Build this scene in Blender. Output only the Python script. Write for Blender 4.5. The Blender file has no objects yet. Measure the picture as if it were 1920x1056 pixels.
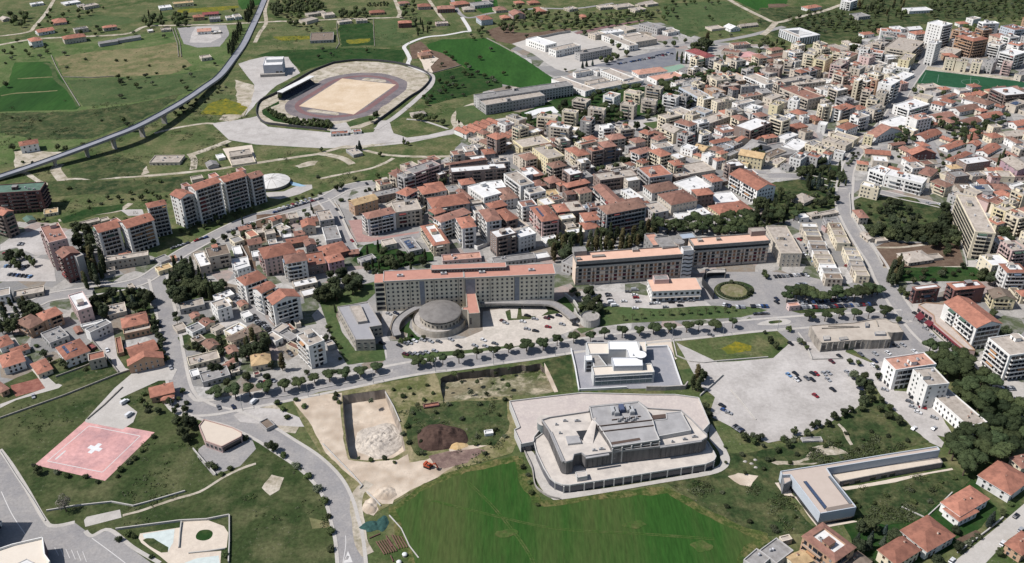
import bpy, bmesh, math, random
from mathutils import Vector, Matrix, noise
from mathutils.geometry import tessellate_polygon
random.seed(11)
R = random.Random(5)
SC = bpy.context.scene
COL = SC.collection
# ---------------------------------------------------------------- camera model
CAMH, TH, FPX = 320.0, math.radians(31.0), 1663.0
CS, SN = math.cos(TH), math.sin(TH)
def W(px, py, z=0.0):
    x = (px - 960.0) / FPX; y = (py - 528.0) / FPX
    d = (CAMH - z) / (SN + y * CS)
    return Vector((x * d, d * (CS - y * SN), z))
def proj(p):
    zc = p[1] * CS - (p[2] - CAMH) * SN
    return 960 + FPX * p[0] / zc, 528 - FPX * (p[1] * SN + (p[2] - CAMH) * CS) / zc, zc
def height_at(px, py, dpx):
    lo, hi = 0.2, 90.0
    for _ in range(40):
        m = (lo + hi) / 2
        g = W(px, py, m)
        if proj((g.x, g.y, 0))[1] - py < dpx: lo = m
        else: hi = m
    return lo
ZO = {'F': (0, 0, 1.0)}
for _i, _c in enumerate('abcdefghijklmnop'):
    ZO[_c] = (480 * (_i % 4), 264 * (_i // 4), 4.0)
ZO['S'] = (480, 90, 4.8); ZO['X'] = (690, 420, 4.8); ZO['Y'] = (1050, 400, 4.8); ZO['Q'] = (940, 720, 4.3636); ZO['L'] = (1060, 610, 8.0)
ZO['A'] = (420, 470, 8.0); ZO['B'] = (420, 590, 8.0); ZO['C'] = (1480, 580, 6.857); ZO['T'] = (1540, 100, 7.385); ZO['U'] = (1440, 190, 7.385)
ZO['V'] = (1640, 190, 7.385); ZO['Z'] = (1240, 190, 7.385); ZO['K'] = (1700, 260, 8.727); ZO['M'] = (1360, 90, 7.385)
def PX(t, x, y):
    o = ZO[t]
    return o[0] + x / o[2], o[1] + y / o[2]
def WT(t, x, y, z=0.0):
    return W(*PX(t, x, y), z)
def pts(t, s, z=0.0):
    v = [float(q) for q in s.replace(',', ' ').split()]
    return [WT(t, v[i], v[i + 1], z) for i in range(0, len(v), 2)]
# ---------------------------------------------------------------- materials
ALB = 0.62
def lin(c):
    c = c / 255.0
    return c / 12.92 if c <= 0.04045 else ((c + 0.055) / 1.055) ** 2.4
SAT = .8
def rgb(c, k=ALB, sat=None):
    sat = SAT if sat is None else sat
    g = .3 * c[0] + .55 * c[1] + .15 * c[2]
    c = [g + (q - g) * sat for q in c]
    return (min(.85, lin(c[0]) * k), min(.85, lin(c[1]) * k), min(.85, lin(c[2]) * k), 1)
MATS = {}
def node(nt, t, **kw):
    n = nt.nodes.new(t)
    for k, v in kw.items(): setattr(n, k, v)
    return n
def mix(nt, fac, a, b, blend='MIX'):
    m = node(nt, 'ShaderNodeMix', data_type='RGBA', blend_type=blend)
    if isinstance(fac, (int, float)): m.inputs[0].default_value = fac
    else: nt.links.new(fac, m.inputs[0])
    for i, q in ((6, a), (7, b)):
        if isinstance(q, tuple): m.inputs[i].default_value = q
        else: nt.links.new(q, m.inputs[i])
    return m.outputs[2]
def ramp(nt, src, a, b):
    m = node(nt, 'ShaderNodeMapRange'); m.clamp = True
    nt.links.new(src, m.inputs[0]); m.inputs[1].default_value = a; m.inputs[2].default_value = b
    return m.outputs[0]
def base_mat(name, rough=0.9, spec=0.25):
    m = bpy.data.materials.new(name); m.use_nodes = True
    nt = m.node_tree; b = nt.nodes['Principled BSDF']
    b.inputs['Roughness'].default_value = rough
    b.inputs['Specular IOR Level'].default_value = spec
    return m, nt, b
def coords(nt, kind='Object', scale=(1, 1, 1), rot=0):
    tc = node(nt, 'ShaderNodeTexCoord')
    mp = node(nt, 'ShaderNodeMapping'); mp.inputs['Scale'].default_value = scale; mp.inputs['Rotation'].default_value = (0, 0, rot)
    nt.links.new(tc.outputs[kind], mp.inputs[0])
    return mp.outputs[0]
def nz(nt, vec, scale, detail=4, rough=.55):
    n = node(nt, 'ShaderNodeTexNoise'); n.inputs['Scale'].default_value = scale; n.inputs['Detail'].default_value = detail; n.inputs['Roughness'].default_value = rough
    nt.links.new(vec, n.inputs['Vector']); return n.outputs['Fac']
def mat(name, c, c2=None, scale=.4, amt=.5, stretch=(1, 1, 1), rough=.9, tint=.18, spec=.2, metal=0, k=ALB):
    """plain building material: two tones mixed by noise, each object its own slight tint"""
    if name in MATS: return MATS[name]
    m, nt, b = base_mat(name, rough, spec)
    b.inputs['Metallic'].default_value = metal
    a = rgb(c, k); d = rgb(c2, k) if c2 else tuple(q * .68 for q in a[:3]) + (1,)
    v = coords(nt, 'Object', stretch)
    f = ramp(nt, nz(nt, v, scale, 6, .65), .38, .68)
    km = node(nt, 'ShaderNodeMath', operation='MULTIPLY'); nt.links.new(f, km.inputs[0]); km.inputs[1].default_value = amt
    col = mix(nt, km.outputs[0], a, d)
    if tint:
        oi = node(nt, 'ShaderNodeObjectInfo')
        mr = node(nt, 'ShaderNodeMapRange'); nt.links.new(oi.outputs['Random'], mr.inputs[0]); mr.inputs[3].default_value = 1 - tint; mr.inputs[4].default_value = 1 + tint * .6
        vm = node(nt, 'ShaderNodeVectorMath', operation='SCALE'); nt.links.new(col, vm.inputs[0]); nt.links.new(mr.outputs[0], vm.inputs['Scale'])
        col = vm.outputs[0]
    nt.links.new(col, b.inputs['Base Color'])
    MATS[name] = m; return m
def ground_mat(name, cols, s1=.02, s2=.12, s3=.9, fine=.25, stretch=(1, 1, 1), rot=0, bump=.0, sharp=.12, stone=0):
    """ground: three colours in patches of several sizes plus fine grain"""
    if name in MATS: return MATS[name]
    m, nt, b = base_mat(name, .95, .1)
    v = coords(nt, 'Object', stretch, rot)
    a, c, d = [rgb(q, ALB, 1.0) for q in cols]
    f1 = ramp(nt, nz(nt, v, s1, 6, .62), .5 - sharp, .5 + sharp)
    f2 = ramp(nt, nz(nt, v, s2, 7, .68), .54 - sharp, .56 + sharp)
    col = mix(nt, f1, a, c)
    col = mix(nt, f2, col, d)
    if stone:
        s_ = node(nt, 'ShaderNodeMath', operation='MULTIPLY'); nt.links.new(ramp(nt, nz(nt, v, .5, 6, .75), .6, .66), s_.inputs[0]); nt.links.new(ramp(nt, nz(nt, v, .025, 4, .6), .47, .58), s_.inputs[1])
        s2_ = node(nt, 'ShaderNodeMath', operation='MULTIPLY'); nt.links.new(s_.outputs[0], s2_.inputs[0]); s2_.inputs[1].default_value = stone
        col = mix(nt, s2_.outputs[0], col, rgb((176, 164, 146)))
    g = ramp(nt, nz(nt, v, s3, 5, .7), .3, .7)
    lo = 1 - fine; mr = node(nt, 'ShaderNodeMapRange'); nt.links.new(g, mr.inputs[0]); mr.inputs[3].default_value = lo; mr.inputs[4].default_value = 1 + fine * .8
    vm = node(nt, 'ShaderNodeVectorMath', operation='SCALE'); nt.links.new(col, vm.inputs[0]); nt.links.new(mr.outputs[0], vm.inputs['Scale'])
    nt.links.new(vm.outputs[0], b.inputs['Base Color'])
    if bump:
        bp = node(nt, 'ShaderNodeBump'); bp.inputs['Strength'].default_value = bump; bp.inputs['Distance'].default_value = .6
        nt.links.new(nz(nt, v, s3 * .6, 6, .7), bp.inputs['Height']); nt.links.new(bp.outputs[0], b.inputs['Normal'])
    MATS[name] = m; return m
def plots_mat(name, bands, scale=.055):
    """town ground: yards, courts and plots as cells with straight borders"""
    m, nt, b = base_mat(name, .95, .1)
    v = coords(nt, 'Object')
    vo = node(nt, 'ShaderNodeTexVoronoi'); vo.inputs['Scale'].default_value = scale; nt.links.new(v, vo.inputs['Vector'])
    sp = node(nt, 'ShaderNodeSeparateColor'); nt.links.new(vo.outputs['Color'], sp.inputs[0])
    cr = node(nt, 'ShaderNodeValToRGB'); cr.color_ramp.interpolation = 'CONSTANT'
    e = cr.color_ramp.elements
    for i, (p, c) in enumerate(bands):
        q = e[i] if i < 2 else e.new(p)
        q.position = p; q.color = rgb(c)
    nt.links.new(sp.outputs[0], cr.inputs[0])
    col = mix(nt, ramp(nt, nz(nt, v, .16, 6, .7), .45, .7), cr.outputs[0], rgb((150, 146, 138)))
    mr = node(nt, 'ShaderNodeMapRange'); nt.links.new(nz(nt, v, .7, 5, .75), mr.inputs[0]); mr.inputs[1].default_value = .3; mr.inputs[2].default_value = .7; mr.inputs[3].default_value = .78; mr.inputs[4].default_value = 1.15
    vm = node(nt, 'ShaderNodeVectorMath', operation='SCALE'); nt.links.new(col, vm.inputs[0]); nt.links.new(mr.outputs[0], vm.inputs['Scale'])
    nt.links.new(vm.outputs[0], b.inputs['Base Color'])
    MATS[name] = m; return m
WALLS = {'c': ('cream', (222, 207, 176)), 'w': ('white', (228, 225, 218)), 'g': ('grey', (172, 168, 164)), 'p': ('pink', (206, 174, 166)),
         'y': ('yellow', (224, 208, 162)), 'o': ('orange', (188, 148, 116)), 'b': ('beige', (200, 186, 166)), 'r': ('brick red', (124, 84, 80)),
         'n': ('brown', (142, 122, 112)), 'v': ('mauve', (172, 140, 148)), 'u': ('pale blue', (190, 198, 206))}
ROOFS = {'t': ('terracotta', (196, 124, 98)), 'd': ('faded terracotta', (176, 122, 102)), 'g': ('grey', (166, 162, 158)), 'w': ('white', (240, 238, 234)),
         'b': ('beige', (202, 188, 172)), 's': ('pink', (226, 164, 138)), 'y': ('ochre', (222, 184, 130)), 'e': ('green', (96, 130, 112)),
         'n': ('brown', (150, 130, 112)), 'r': ('red', (166, 82, 80)), 'q': ('brown tiled', (164, 120, 100))}
def wall_mat(k):
    return mat('plaster ' + WALLS[k][0], WALLS[k][1], None, .35, .5, (1, 1, .35), k=.86)
def roof_mat(k):
    c = ROOFS[k][1]
    if k in 'tdrq': return mat('roof tiles ' + ROOFS[k][0], c, (c[0] * .74, c[1] * .74, c[2] * .76), .35, .85, tint=.3)
    if k == 'w': return mat('roof coat white', c, (205, 202, 198), .25, .7, tint=.05)
    return mat('roof felt ' + ROOFS[k][0], c, (c[0] * .74, c[1] * .72, c[2] * .7), .3, .75, tint=.15)
GLASS = mat('window glass', (52, 58, 68), (30, 34, 42), .2, .8, rough=.12, tint=.3, spec=.6)
FRAMES = [mat('frame white', (225, 222, 215), tint=.05), mat('shutter brown', (110, 78, 60)), mat('shutter green', (70, 92, 78)), mat('frame grey', (150, 148, 146))]
CONC = mat('concrete', (190, 182, 172), (150, 142, 134), .5, .8)
WHITE = mat('white paint', (240, 240, 238), (205, 205, 205), .3, .5, tint=0)
DARKM = mat('dark metal', (60, 62, 66), tint=.1, rough=.5)
SOLAR = mat('solar glass', (78, 96, 128), (52, 62, 90), 1.2, .8, rough=.25, spec=.6)
# ---------------------------------------------------------------- mesh helper
class MB:
    def __init__(s): s.v = []; s.f = []; s.m = []
    def quad(s, a, b, c, d, m=0):
        n = len(s.v); s.v += [tuple(a), tuple(b), tuple(c), tuple(d)]; s.f.append((n, n + 1, n + 2, n + 3)); s.m.append(m)
    def poly(s, ps, m=0):
        n = len(s.v); s.v += [tuple(p) for p in ps]; s.f.append(tuple(range(n, n + len(ps)))); s.m.append(m)
    def box(s, x0, x1, y0, y1, z0, z1, m=0, mt=None, bottom=False):
        if mt is None: mt = m
        A = [(x0, y0), (x1, y0), (x1, y1), (x0, y1)]
        s.prism([Vector((p[0], p[1], 0)) for p in A], z0, z1, m, mt, bottom)
    def prism(s, ps, z0, z1, m=0, mt=None, bottom=False, top=True):
        if mt is None: mt = m
        ps = [Vector((p[0], p[1])) for p in ps]
        ar = sum(ps[i].x * ps[(i + 1) % len(ps)].y - ps[(i + 1) % len(ps)].x * ps[i].y for i in range(len(ps)))
        if ar < 0: ps = ps[::-1]
        n = len(ps)
        for i in range(n):
            a, b = ps[i], ps[(i + 1) % n]
            s.quad((a.x, a.y, z0), (b.x, b.y, z0), (b.x, b.y, z1), (a.x, a.y, z1), m)
        if top: s.cap(ps, z1, mt)
        if bottom: s.cap(ps, z0, m, True)
        return ps
    def cap(s, ps, z, m=0, flip=False):
        if len(ps) <= 4:
            q = [(p[0], p[1], z) for p in ps]; s.poly(q[::-1] if flip else q, m); return
        tri = tessellate_polygon([[Vector((p[0], p[1], 0)) for p in ps]])
        n = len(s.v); s.v += [(p[0], p[1], z) for p in ps]
        for t in tri:
            a, b, c = [ps[i] for i in t]
            cr = (b[0] - a[0]) * (c[1] - a[1]) - (b[1] - a[1]) * (c[0] - a[0])
            t = tuple(t) if (cr > 0) != flip else tuple(t[::-1])
            s.f.append(tuple(n + i for i in t)); s.m.append(m)
    def cyl(s, cx, cy, r0, r1, z0, z1, n=12, m=0, mt=None, top=True):
        if mt is None: mt = m
        A = [(math.cos(i * 2 * math.pi / n), math.sin(i * 2 * math.pi / n)) for i in range(n)]
        for i in range(n):
            a, b = A[i], A[(i + 1) % n]
            s.quad((cx + r0 * a[0], cy + r0 * a[1], z0), (cx + r0 * b[0], cy + r0 * b[1], z0), (cx + r1 * b[0], cy + r1 * b[1], z1), (cx + r1 * a[0], cy + r1 * a[1], z1), m)
        if top: s.poly([(cx + r1 * a[0], cy + r1 * a[1], z1) for a in A], mt)
    def mesh(s, name, mats, off=None):
        me = bpy.data.meshes.new(name)
        v = s.v if off is None else [(p[0] - off[0], p[1] - off[1], p[2] - off[2]) for p in s.v]
        me.from_pydata(v, [], s.f)
        for q in (mats if isinstance(mats, (list, tuple)) else [mats]): me.materials.append(q)
        me.polygons.foreach_set('material_index', s.m)
        me.update(); return me
def link(name, me, parent=None, loc=None, rz=None, sc=None):
    o = bpy.data.objects.new(name, me); COL.objects.link(o)
    if parent is not None: o.parent = parent
    if loc is not None: o.location = loc
    if rz: o.rotation_euler = (0, 0, rz)
    if sc is not None: o.scale = sc
    return o
def wpart(mb, name, root, mats, up=None, kind=None):
    """mesh written in world coordinates, parented to an unrotated root"""
    base = Vector(root.location) if root else Vector((0, 0, 0))
    o = link(name, mb.mesh(name, mats, base), up or root)
    if kind: o['kind'] = kind
    return o
THINGS = []   # (object, description, x, y)
def thing(name, loc, desc, cat, group=None, rz=0, label=None):
    o = bpy.data.objects.new(name, None); COL.objects.link(o); o.location = loc; o.empty_display_size = .5
    if rz: o.rotation_euler = (0, 0, rz)
    o['category'] = cat
    if group: o['group'] = group
    if label: o['label'] = label
    else: THINGS.append((o, desc, loc[0], loc[1]))
    return o
def tagm(o, desc, cat, group=None, label=None, at=None):
    o['category'] = cat
    if group: o['group'] = group
    if label: o['label'] = label
    else:
        p = at or o.location; THINGS.append((o, desc, p[0], p[1]))
    return o
# ---------------------------------------------------------------- ground patches
PATCH = []
HOLES = []
def inpoly(x, y, ps):
    c = False; n = len(ps)
    for i in range(n):
        a, b = ps[i], ps[i - 1]
        if (a[1] > y) != (b[1] > y) and x < (b[0] - a[0]) * (y - a[1]) / (b[1] - a[1]) + a[0]: c = not c
    return c
def smooth(ps, closed=True, k=6):
    n = len(ps); out = []
    for i in range(n if closed else n - 1):
        p0 = ps[i - 1] if closed or i > 0 else ps[i]; p1 = ps[i]; p2 = ps[(i + 1) % n]; p3 = ps[(i + 2) % n] if closed or i + 2 < n else p2
        for j in range(k):
            t = j / k
            out.append(.5 * ((2 * p1) + (p2 - p0) * t + (2 * p0 - 5 * p1 + 4 * p2 - p3) * t * t + (3 * p1 - p0 - 3 * p2 + p3) * t ** 3))
    if not closed: out.append(ps[-1].copy())
    return out
def jag(ps, amp, step=3.0):
    out = []; n = len(ps)
    for i in range(n):
        a, b = ps[i], ps[(i + 1) % n]; k = max(1, min(60, int((b - a).length / step)))
        for j in range(k):
            p = a.lerp(b, j / k)
            d = noise.noise_vector(Vector((p.x * .06, p.y * .06, 3.1))) * amp + noise.noise_vector(Vector((p.x * .3, p.y * .3, 9.1))) * amp * .5
            out.append(Vector((p.x + d.x, p.y + d.y, 0)))
    return out
def layer_z(ps):
    x0 = min(p.x for p in ps); x1 = max(p.x for p in ps); y0 = min(p.y for p in ps); y1 = max(p.y for p in ps)
    z = .02
    for (a, b, c, d, q) in PATCH:
        if x0 < b and x1 > a and y0 < d and y1 > c: z = max(z, q + .012)
    PATCH.append((x0, x1, y0, y1, z)); return z
def patch(name, ps, m, rough=0, round_=False, holes=None, kind='structure'):
    if round_: ps = smooth(ps)
    if rough: ps = jag(ps, rough)
    z = layer_z(ps)
    loops = [[Vector((p.x, p.y, 0)) for p in ps]] + [[Vector((p.x, p.y, 0)) for p in h] for h in (holes or [])]
    flat = [p for l in loops for p in l]
    tri = tessellate_polygon(loops)
    me = bpy.data.meshes.new(name)
    f = []
    for t in tri:
        a, b, c = [flat[i] for i in t]
        f.append(tuple(t) if (b.x - a.x) * (c.y - a.y) - (b.y - a.y) * (c.x - a.x) > 0 else tuple(t[::-1]))
    me.from_pydata([(p.x, p.y, z) for p in flat], [], f); me.materials.append(m); me.update()
    o = link(name, me); o['kind'] = kind
    return o
def ribbon(ps, w, sm=True, k=5):
    if sm: ps = smooth(ps, False, k)
    L, Rr = [], []
    n = len(ps)
    for i in range(n):
        a = ps[max(0, i - 1)]; b = ps[min(n - 1, i + 1)]
        d = (b - a); d.z = 0; d.normalize(); q = Vector((-d.y, d.x, 0))
        ww = w if not callable(w) else w(i / (n - 1))
        L.append(ps[i] + q * ww / 2); Rr.append(ps[i] - q * ww / 2)
    return L, Rr
ROADS = []
def road(name, ps, w, m, side=0, sm=None, kind='structure', rough=0):
    if w > 3.5: ROADS.append((smooth(ps, False, 3), w / 2 + side))
    L, Rr = ribbon(ps, w)
    if rough: L = jag(L, rough, 3)[:-1] if False else [p + noise.noise_vector(p * .15) * rough for p in L]; Rr = [p + noise.noise_vector(p * .17) * rough for p in Rr]
    z = layer_z(L + Rr)
    mb = MB()
    for i in range(len(L) - 1):
        a, b, c, d = Rr[i], Rr[i + 1], L[i + 1], L[i]
        mb.quad((a.x, a.y, z), (b.x, b.y, z), (c.x, c.y, z), (d.x, d.y, z))
    o = link(name, mb.mesh(name, m)); o['kind'] = kind
    if side:
        for sgn, E in ((1, L), (-1, Rr)):
            mb = MB(); c = smooth(ps, False, 5)
            for i in range(len(E) - 1):
                a, b = E[i], E[i + 1]
                n0 = (E[i] - c[i]).normalized() * side; n1 = (E[i + 1] - c[i + 1]).normalized() * side
                a2, b2 = a + n0, b + n1
                t = z + .13
                q = [(a.x, a.y, t), (b.x, b.y, t), (b2.x, b2.y, t), (a2.x, a2.y, t)]
                if sgn < 0: q = q[::-1]
                mb.poly(q if sgn > 0 else q, 0)
                mb.quad((a.x, a.y, 0), (b.x, b.y, 0), (b.x, b.y, t), (a.x, a.y, t)); mb.quad((b2.x, b2.y, 0), (a2.x, a2.y, 0), (a2.x, a2.y, t), (b2.x, b2.y, t))
            s = link('pavement', mb.mesh('pavement', sm)); s['kind'] = 'structure'
    return o
def wall_line(name, ps, h, th, m, desc, cat='wall', z0=0, group=None, label=None, sm=False):
    """one free-standing wall as a thing of its own"""
    if sm: ps = smooth(ps, False, 4)
    L, Rr = ribbon(ps, th, False)
    mb = MB(); n = len(L)
    for i in range(n - 1):
        a, b, c, d = Rr[i], Rr[i + 1], L[i + 1], L[i]
        mb.quad((a.x, a.y, z0), (b.x, b.y, z0), (b.x, b.y, h), (a.x, a.y, h))
        mb.quad((c.x, c.y, z0), (d.x, d.y, z0), (d.x, d.y, h), (c.x, c.y, h))
        mb.quad((a.x, a.y, h), (b.x, b.y, h), (c.x, c.y, h), (d.x, d.y, h))
    for i, fl in ((0, 0), (n - 1, 1)):
        a, b = (L[i], Rr[i]) if not fl else (Rr[i], L[i])
        mb.quad((a.x, a.y, z0), (b.x, b.y, z0), (b.x, b.y, h), (a.x, a.y, h))
    o = link(name, mb.mesh(name, m))
    mid = ps[len(ps) // 2]
    return tagm(o, desc, cat, group, label, at=mid)
# ---------------------------------------------------------------- unit meshes
def unit_window(i):
    mb = MB()
    e = .13
    mb.box(-.5, -.5 + e, -.1, .0, -.5, .5, 0); mb.box(.5 - e, .5, -.1, .0, -.5, .5, 0)
    mb.box(-.5 + e, .5 - e, -.1, 0, .5 - e, .5, 0); mb.box(-.5 + e, .5 - e, -.14, 0, -.5, -.5 + e * .8, 0)
    mb.quad((-.5 + e, -.03, -.5), (.5 - e, -.03, -.5), (.5 - e, -.03, .5), (-.5 + e, -.03, .5), 1)
    return mb.mesh('window', [FRAMES[i], GLASS])
WIN = [unit_window(i) for i in range(4)]
def unit_shut(i):
    mb = MB(); mb.box(-.5, .5, -.1, 0, -.5, .5, 0)
    for k in range(4): mb.box(-.44, .44, -.13, -.1, -.42 + k * .22, -.3 + k * .22, 0)
    return mb.mesh('window', [FRAMES[i]])
def unit_awning(c):
    mb = MB(); mb.poly([(-.5, -1.5, 1.75), (.5, -1.5, 1.75), (.5, -.05, 2.45), (-.5, -.05, 2.45)]); mb.poly([(-.5, -.05, 2.4), (.5, -.05, 2.4), (.5, -1.5, 1.7), (-.5, -1.5, 1.7)]); mb.quad((-.5, -1.5, 1.45), (.5, -1.5, 1.45), (.5, -1.5, 1.75), (-.5, -1.5, 1.75))
    return mb.mesh('awning', mat('awning %d %d %d' % c, c, tint=.1))
SHUT = [unit_shut(i) for i in range(4)]
def unit_plain(m):
    mb = MB(); mb.box(-.5, .5, -.08, 0, -.5, .5, 0); return mb.mesh('opening', m)
WDARK = unit_plain(GLASS)
def unit_balcony(m, m2):
    mb = MB(); D = 1.4
    mb.box(-.5, .5, -D, 0, -.12, .08, 1, bottom=True)
    mb.box(-.5, .5, -D, -D + .1, .08, 1.0, 0); mb.box(-.5, -.49, -D + .1, 0, .08, 1.0, 0); mb.box(.49, .5, -D + .1, 0, .08, 1.0, 0)
    return mb.mesh('balcony', [m, m2])
AWN_ = [unit_awning(c) for c in ((80, 110, 92), (196, 140, 92), (216, 208, 192), (150, 70, 66), (110, 128, 150))]
BALC = {}
def balcony_mesh(k):
    if k not in BALC: BALC[k] = unit_balcony(wall_mat(k), CONC)
    return BALC[k]
def unit_tank():
    mb = MB(); mb.cyl(0, 0, .6, .6, 0, 1.3, 10, 0); mb.cyl(0, 0, .6, .2, 1.3, 1.5, 10, 0); return mb.mesh('water_tank', mat('tank plastic', (205, 205, 208), tint=.3))
TANK = unit_tank()
def unit_chim():
    mb = MB(); mb.box(-.35, .35, -.35, .35, -.6, 1.2, 0); mb.box(-.45, .45, -.45, .45, 1.2, 1.35, 1, bottom=True); return mb.mesh('chimney', [wall_mat('b'), roof_mat('d')])
CHIM = unit_chim()
def unit_ac():
    mb = MB(); mb.box(-.9, .9, -.6, .6, 0, 1.1, 0); mb.cyl(0, 0, .45, .45, 1.1, 1.2, 8, 1); return mb.mesh('air_conditioner', [mat('ac casing', (190, 190, 190)), DARKM])
ACU = unit_ac()
def unit_solar():
    mb = MB(); mb.poly([(-.5, -.5, .25), (.5, -.5, .25), (.5, .5, .9), (-.5, .5, .9)], 0); mb.poly([(-.5, .5, .86), (.5, .5, .86), (.5, -.5, .2), (-.5, -.5, .2)], 1)
    mb.box(-.45, -.4, -.4, -.35, 0, .3, 1); mb.box(.4, .45, -.4, -.35, 0, .3, 1); mb.box(-.45, -.4, .35, .4, 0, .82, 1); mb.box(.4, .45, .35, .4, 0, .82, 1)
    return mb.mesh('solar_panel', [SOLAR, DARKM])
SOL = unit_solar()
NUM = ['', 'one', 'two', 'three', 'four', 'five', 'six', 'seven', 'eight', 'nine', 'ten', 'eleven', 'twelve']
# ---------------------------------------------------------------- buildings
BUILT = []
def facade(root, a, b, h, wk, flags, fl, dist, big=False):
    """windows and balconies on the faces turned towards the camera"""
    fh = h / fl
    faces = [((0, -b / 2), 0, a, 'l'), ((a / 2, 0), math.pi / 2, b, 'r')]
    rz = root.rotation_euler[2]
    # west face also shows when the building stands right of the camera
    for ang, c, w, k in ((math.pi, (0, b / 2), a, 'q'), (-math.pi / 2, (-a / 2, 0), b, 'q')):
        nx = math.cos(rz + ang - math.pi / 2); ny = math.sin(rz + ang - math.pi / 2)
        cx = root.location.x + c[0] * math.cos(rz) - c[1] * math.sin(rz); cy = root.location.y + c[0] * math.sin(rz) + c[1] * math.cos(rz)
        if nx * -cx + ny * -cy > .12 * math.hypot(cx, cy): faces.append((c, ang, w, k))
    wi = R.choice((0, 0, 1, 2, 3, 3)); wm = WIN[wi]; sm_ = SHUT[R.choice((1, 2, 3, wi))]; aw = R.choice(AWN_); vw, vh = R.uniform(.9, 1.25), R.uniform(.9, 1.2)
    n = 0; extra = []
    for (c, ang, w, k) in faces:
        pitch = R.uniform(2.7, 3.5) if dist < 800 else R.uniform(3.4, 4.4)
        nb = int((w - 1) / pitch)
        if nb < 1: continue
        bal = ('b' in flags) or ('b' + k in flags); log = 'D' + k in flags
        ux, uy = math.cos(ang), math.sin(ang)
        pat = [R.random() for _ in range(nb + 1)]
        i = 0; runs = []
        if bal and fl > 1:
            while i < nb:
                L = R.choice((2, 2, 3, 4)) if R.random() < .8 else 0
                if L == 0: i += 1; continue
                L = min(L, nb - i); runs.append((i, L)); i += L + R.choice((0, 0, 1))
        for f in range(fl):
            zc = f * fh + fh * .52
            for j in range(nb):
                if pat[j] < .1 and not big and not log: continue
                t = (j - (nb - 1) / 2) * pitch
                inb = any(r0 <= j < r0 + L for r0, L in runs) and f > 0
                ww, hh = (1.15 * vw, 1.45 * vh)
                zz = zc
                if inb: ww, hh, zz = pitch * R.choice((.55, .8, .92)), 2.3, f * fh + 1.2
                elif f == 0:
                    if fl >= 4: ww, hh, zz = 2.1, 2.3, 1.3
                    elif pat[j] > .8: ww, hh, zz = 1.2, 2.2, 1.15
                if log and f > 0: ww, hh, zz, inb = pitch - .35, 2.2, f * fh + 1.35, True
                if dist > 800: ww *= 1.1
                loc = (c[0] + ux * t, c[1] + uy * t, zz)
                me = WDARK if (inb or (f == 0 and fl >= 4)) else (sm_ if R.random() < .28 else wm)
                if n < 100: link('window', me, root, loc, ang, (ww, 1, hh))
                else: extra.append((loc, ang, ww, hh))
                n += 1
        for r0, L in runs:
            t = (r0 + (L - 1) / 2 - (nb - 1) / 2) * pitch
            for f in range(1, fl):
                o = link('balcony', balcony_mesh('g' if 'G' in flags else (R.choice((wk, wk, 'w')) if 'm' in flags else wk)), root, (c[0] + ux * t, c[1] + uy * t, f * fh), ang, (L * pitch - .3, 1, 1))
                if R.random() < .14: link('awning', aw, root, (c[0] + ux * t, c[1] + uy * t, f * fh), ang, (min(L, 2) * pitch * .8, 1, 1))
    if extra:
        mb = MB()
        for (l, ang, ww, hh) in extra:
            ux, uy = math.cos(ang) * ww / 2, math.sin(ang) * ww / 2; nx, ny = math.sin(ang) * .06, -math.cos(ang) * .06
            mb.quad((l[0] - ux + nx, l[1] - uy + ny, l[2] - hh / 2), (l[0] + ux + nx, l[1] + uy + ny, l[2] - hh / 2), (l[0] + ux + nx, l[1] + uy + ny, l[2] + hh / 2), (l[0] - ux + nx, l[1] - uy + ny, l[2] + hh / 2))
        o = link('window', mb.mesh('window', GLASS), root); o['kind'] = 'stuff'
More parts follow.
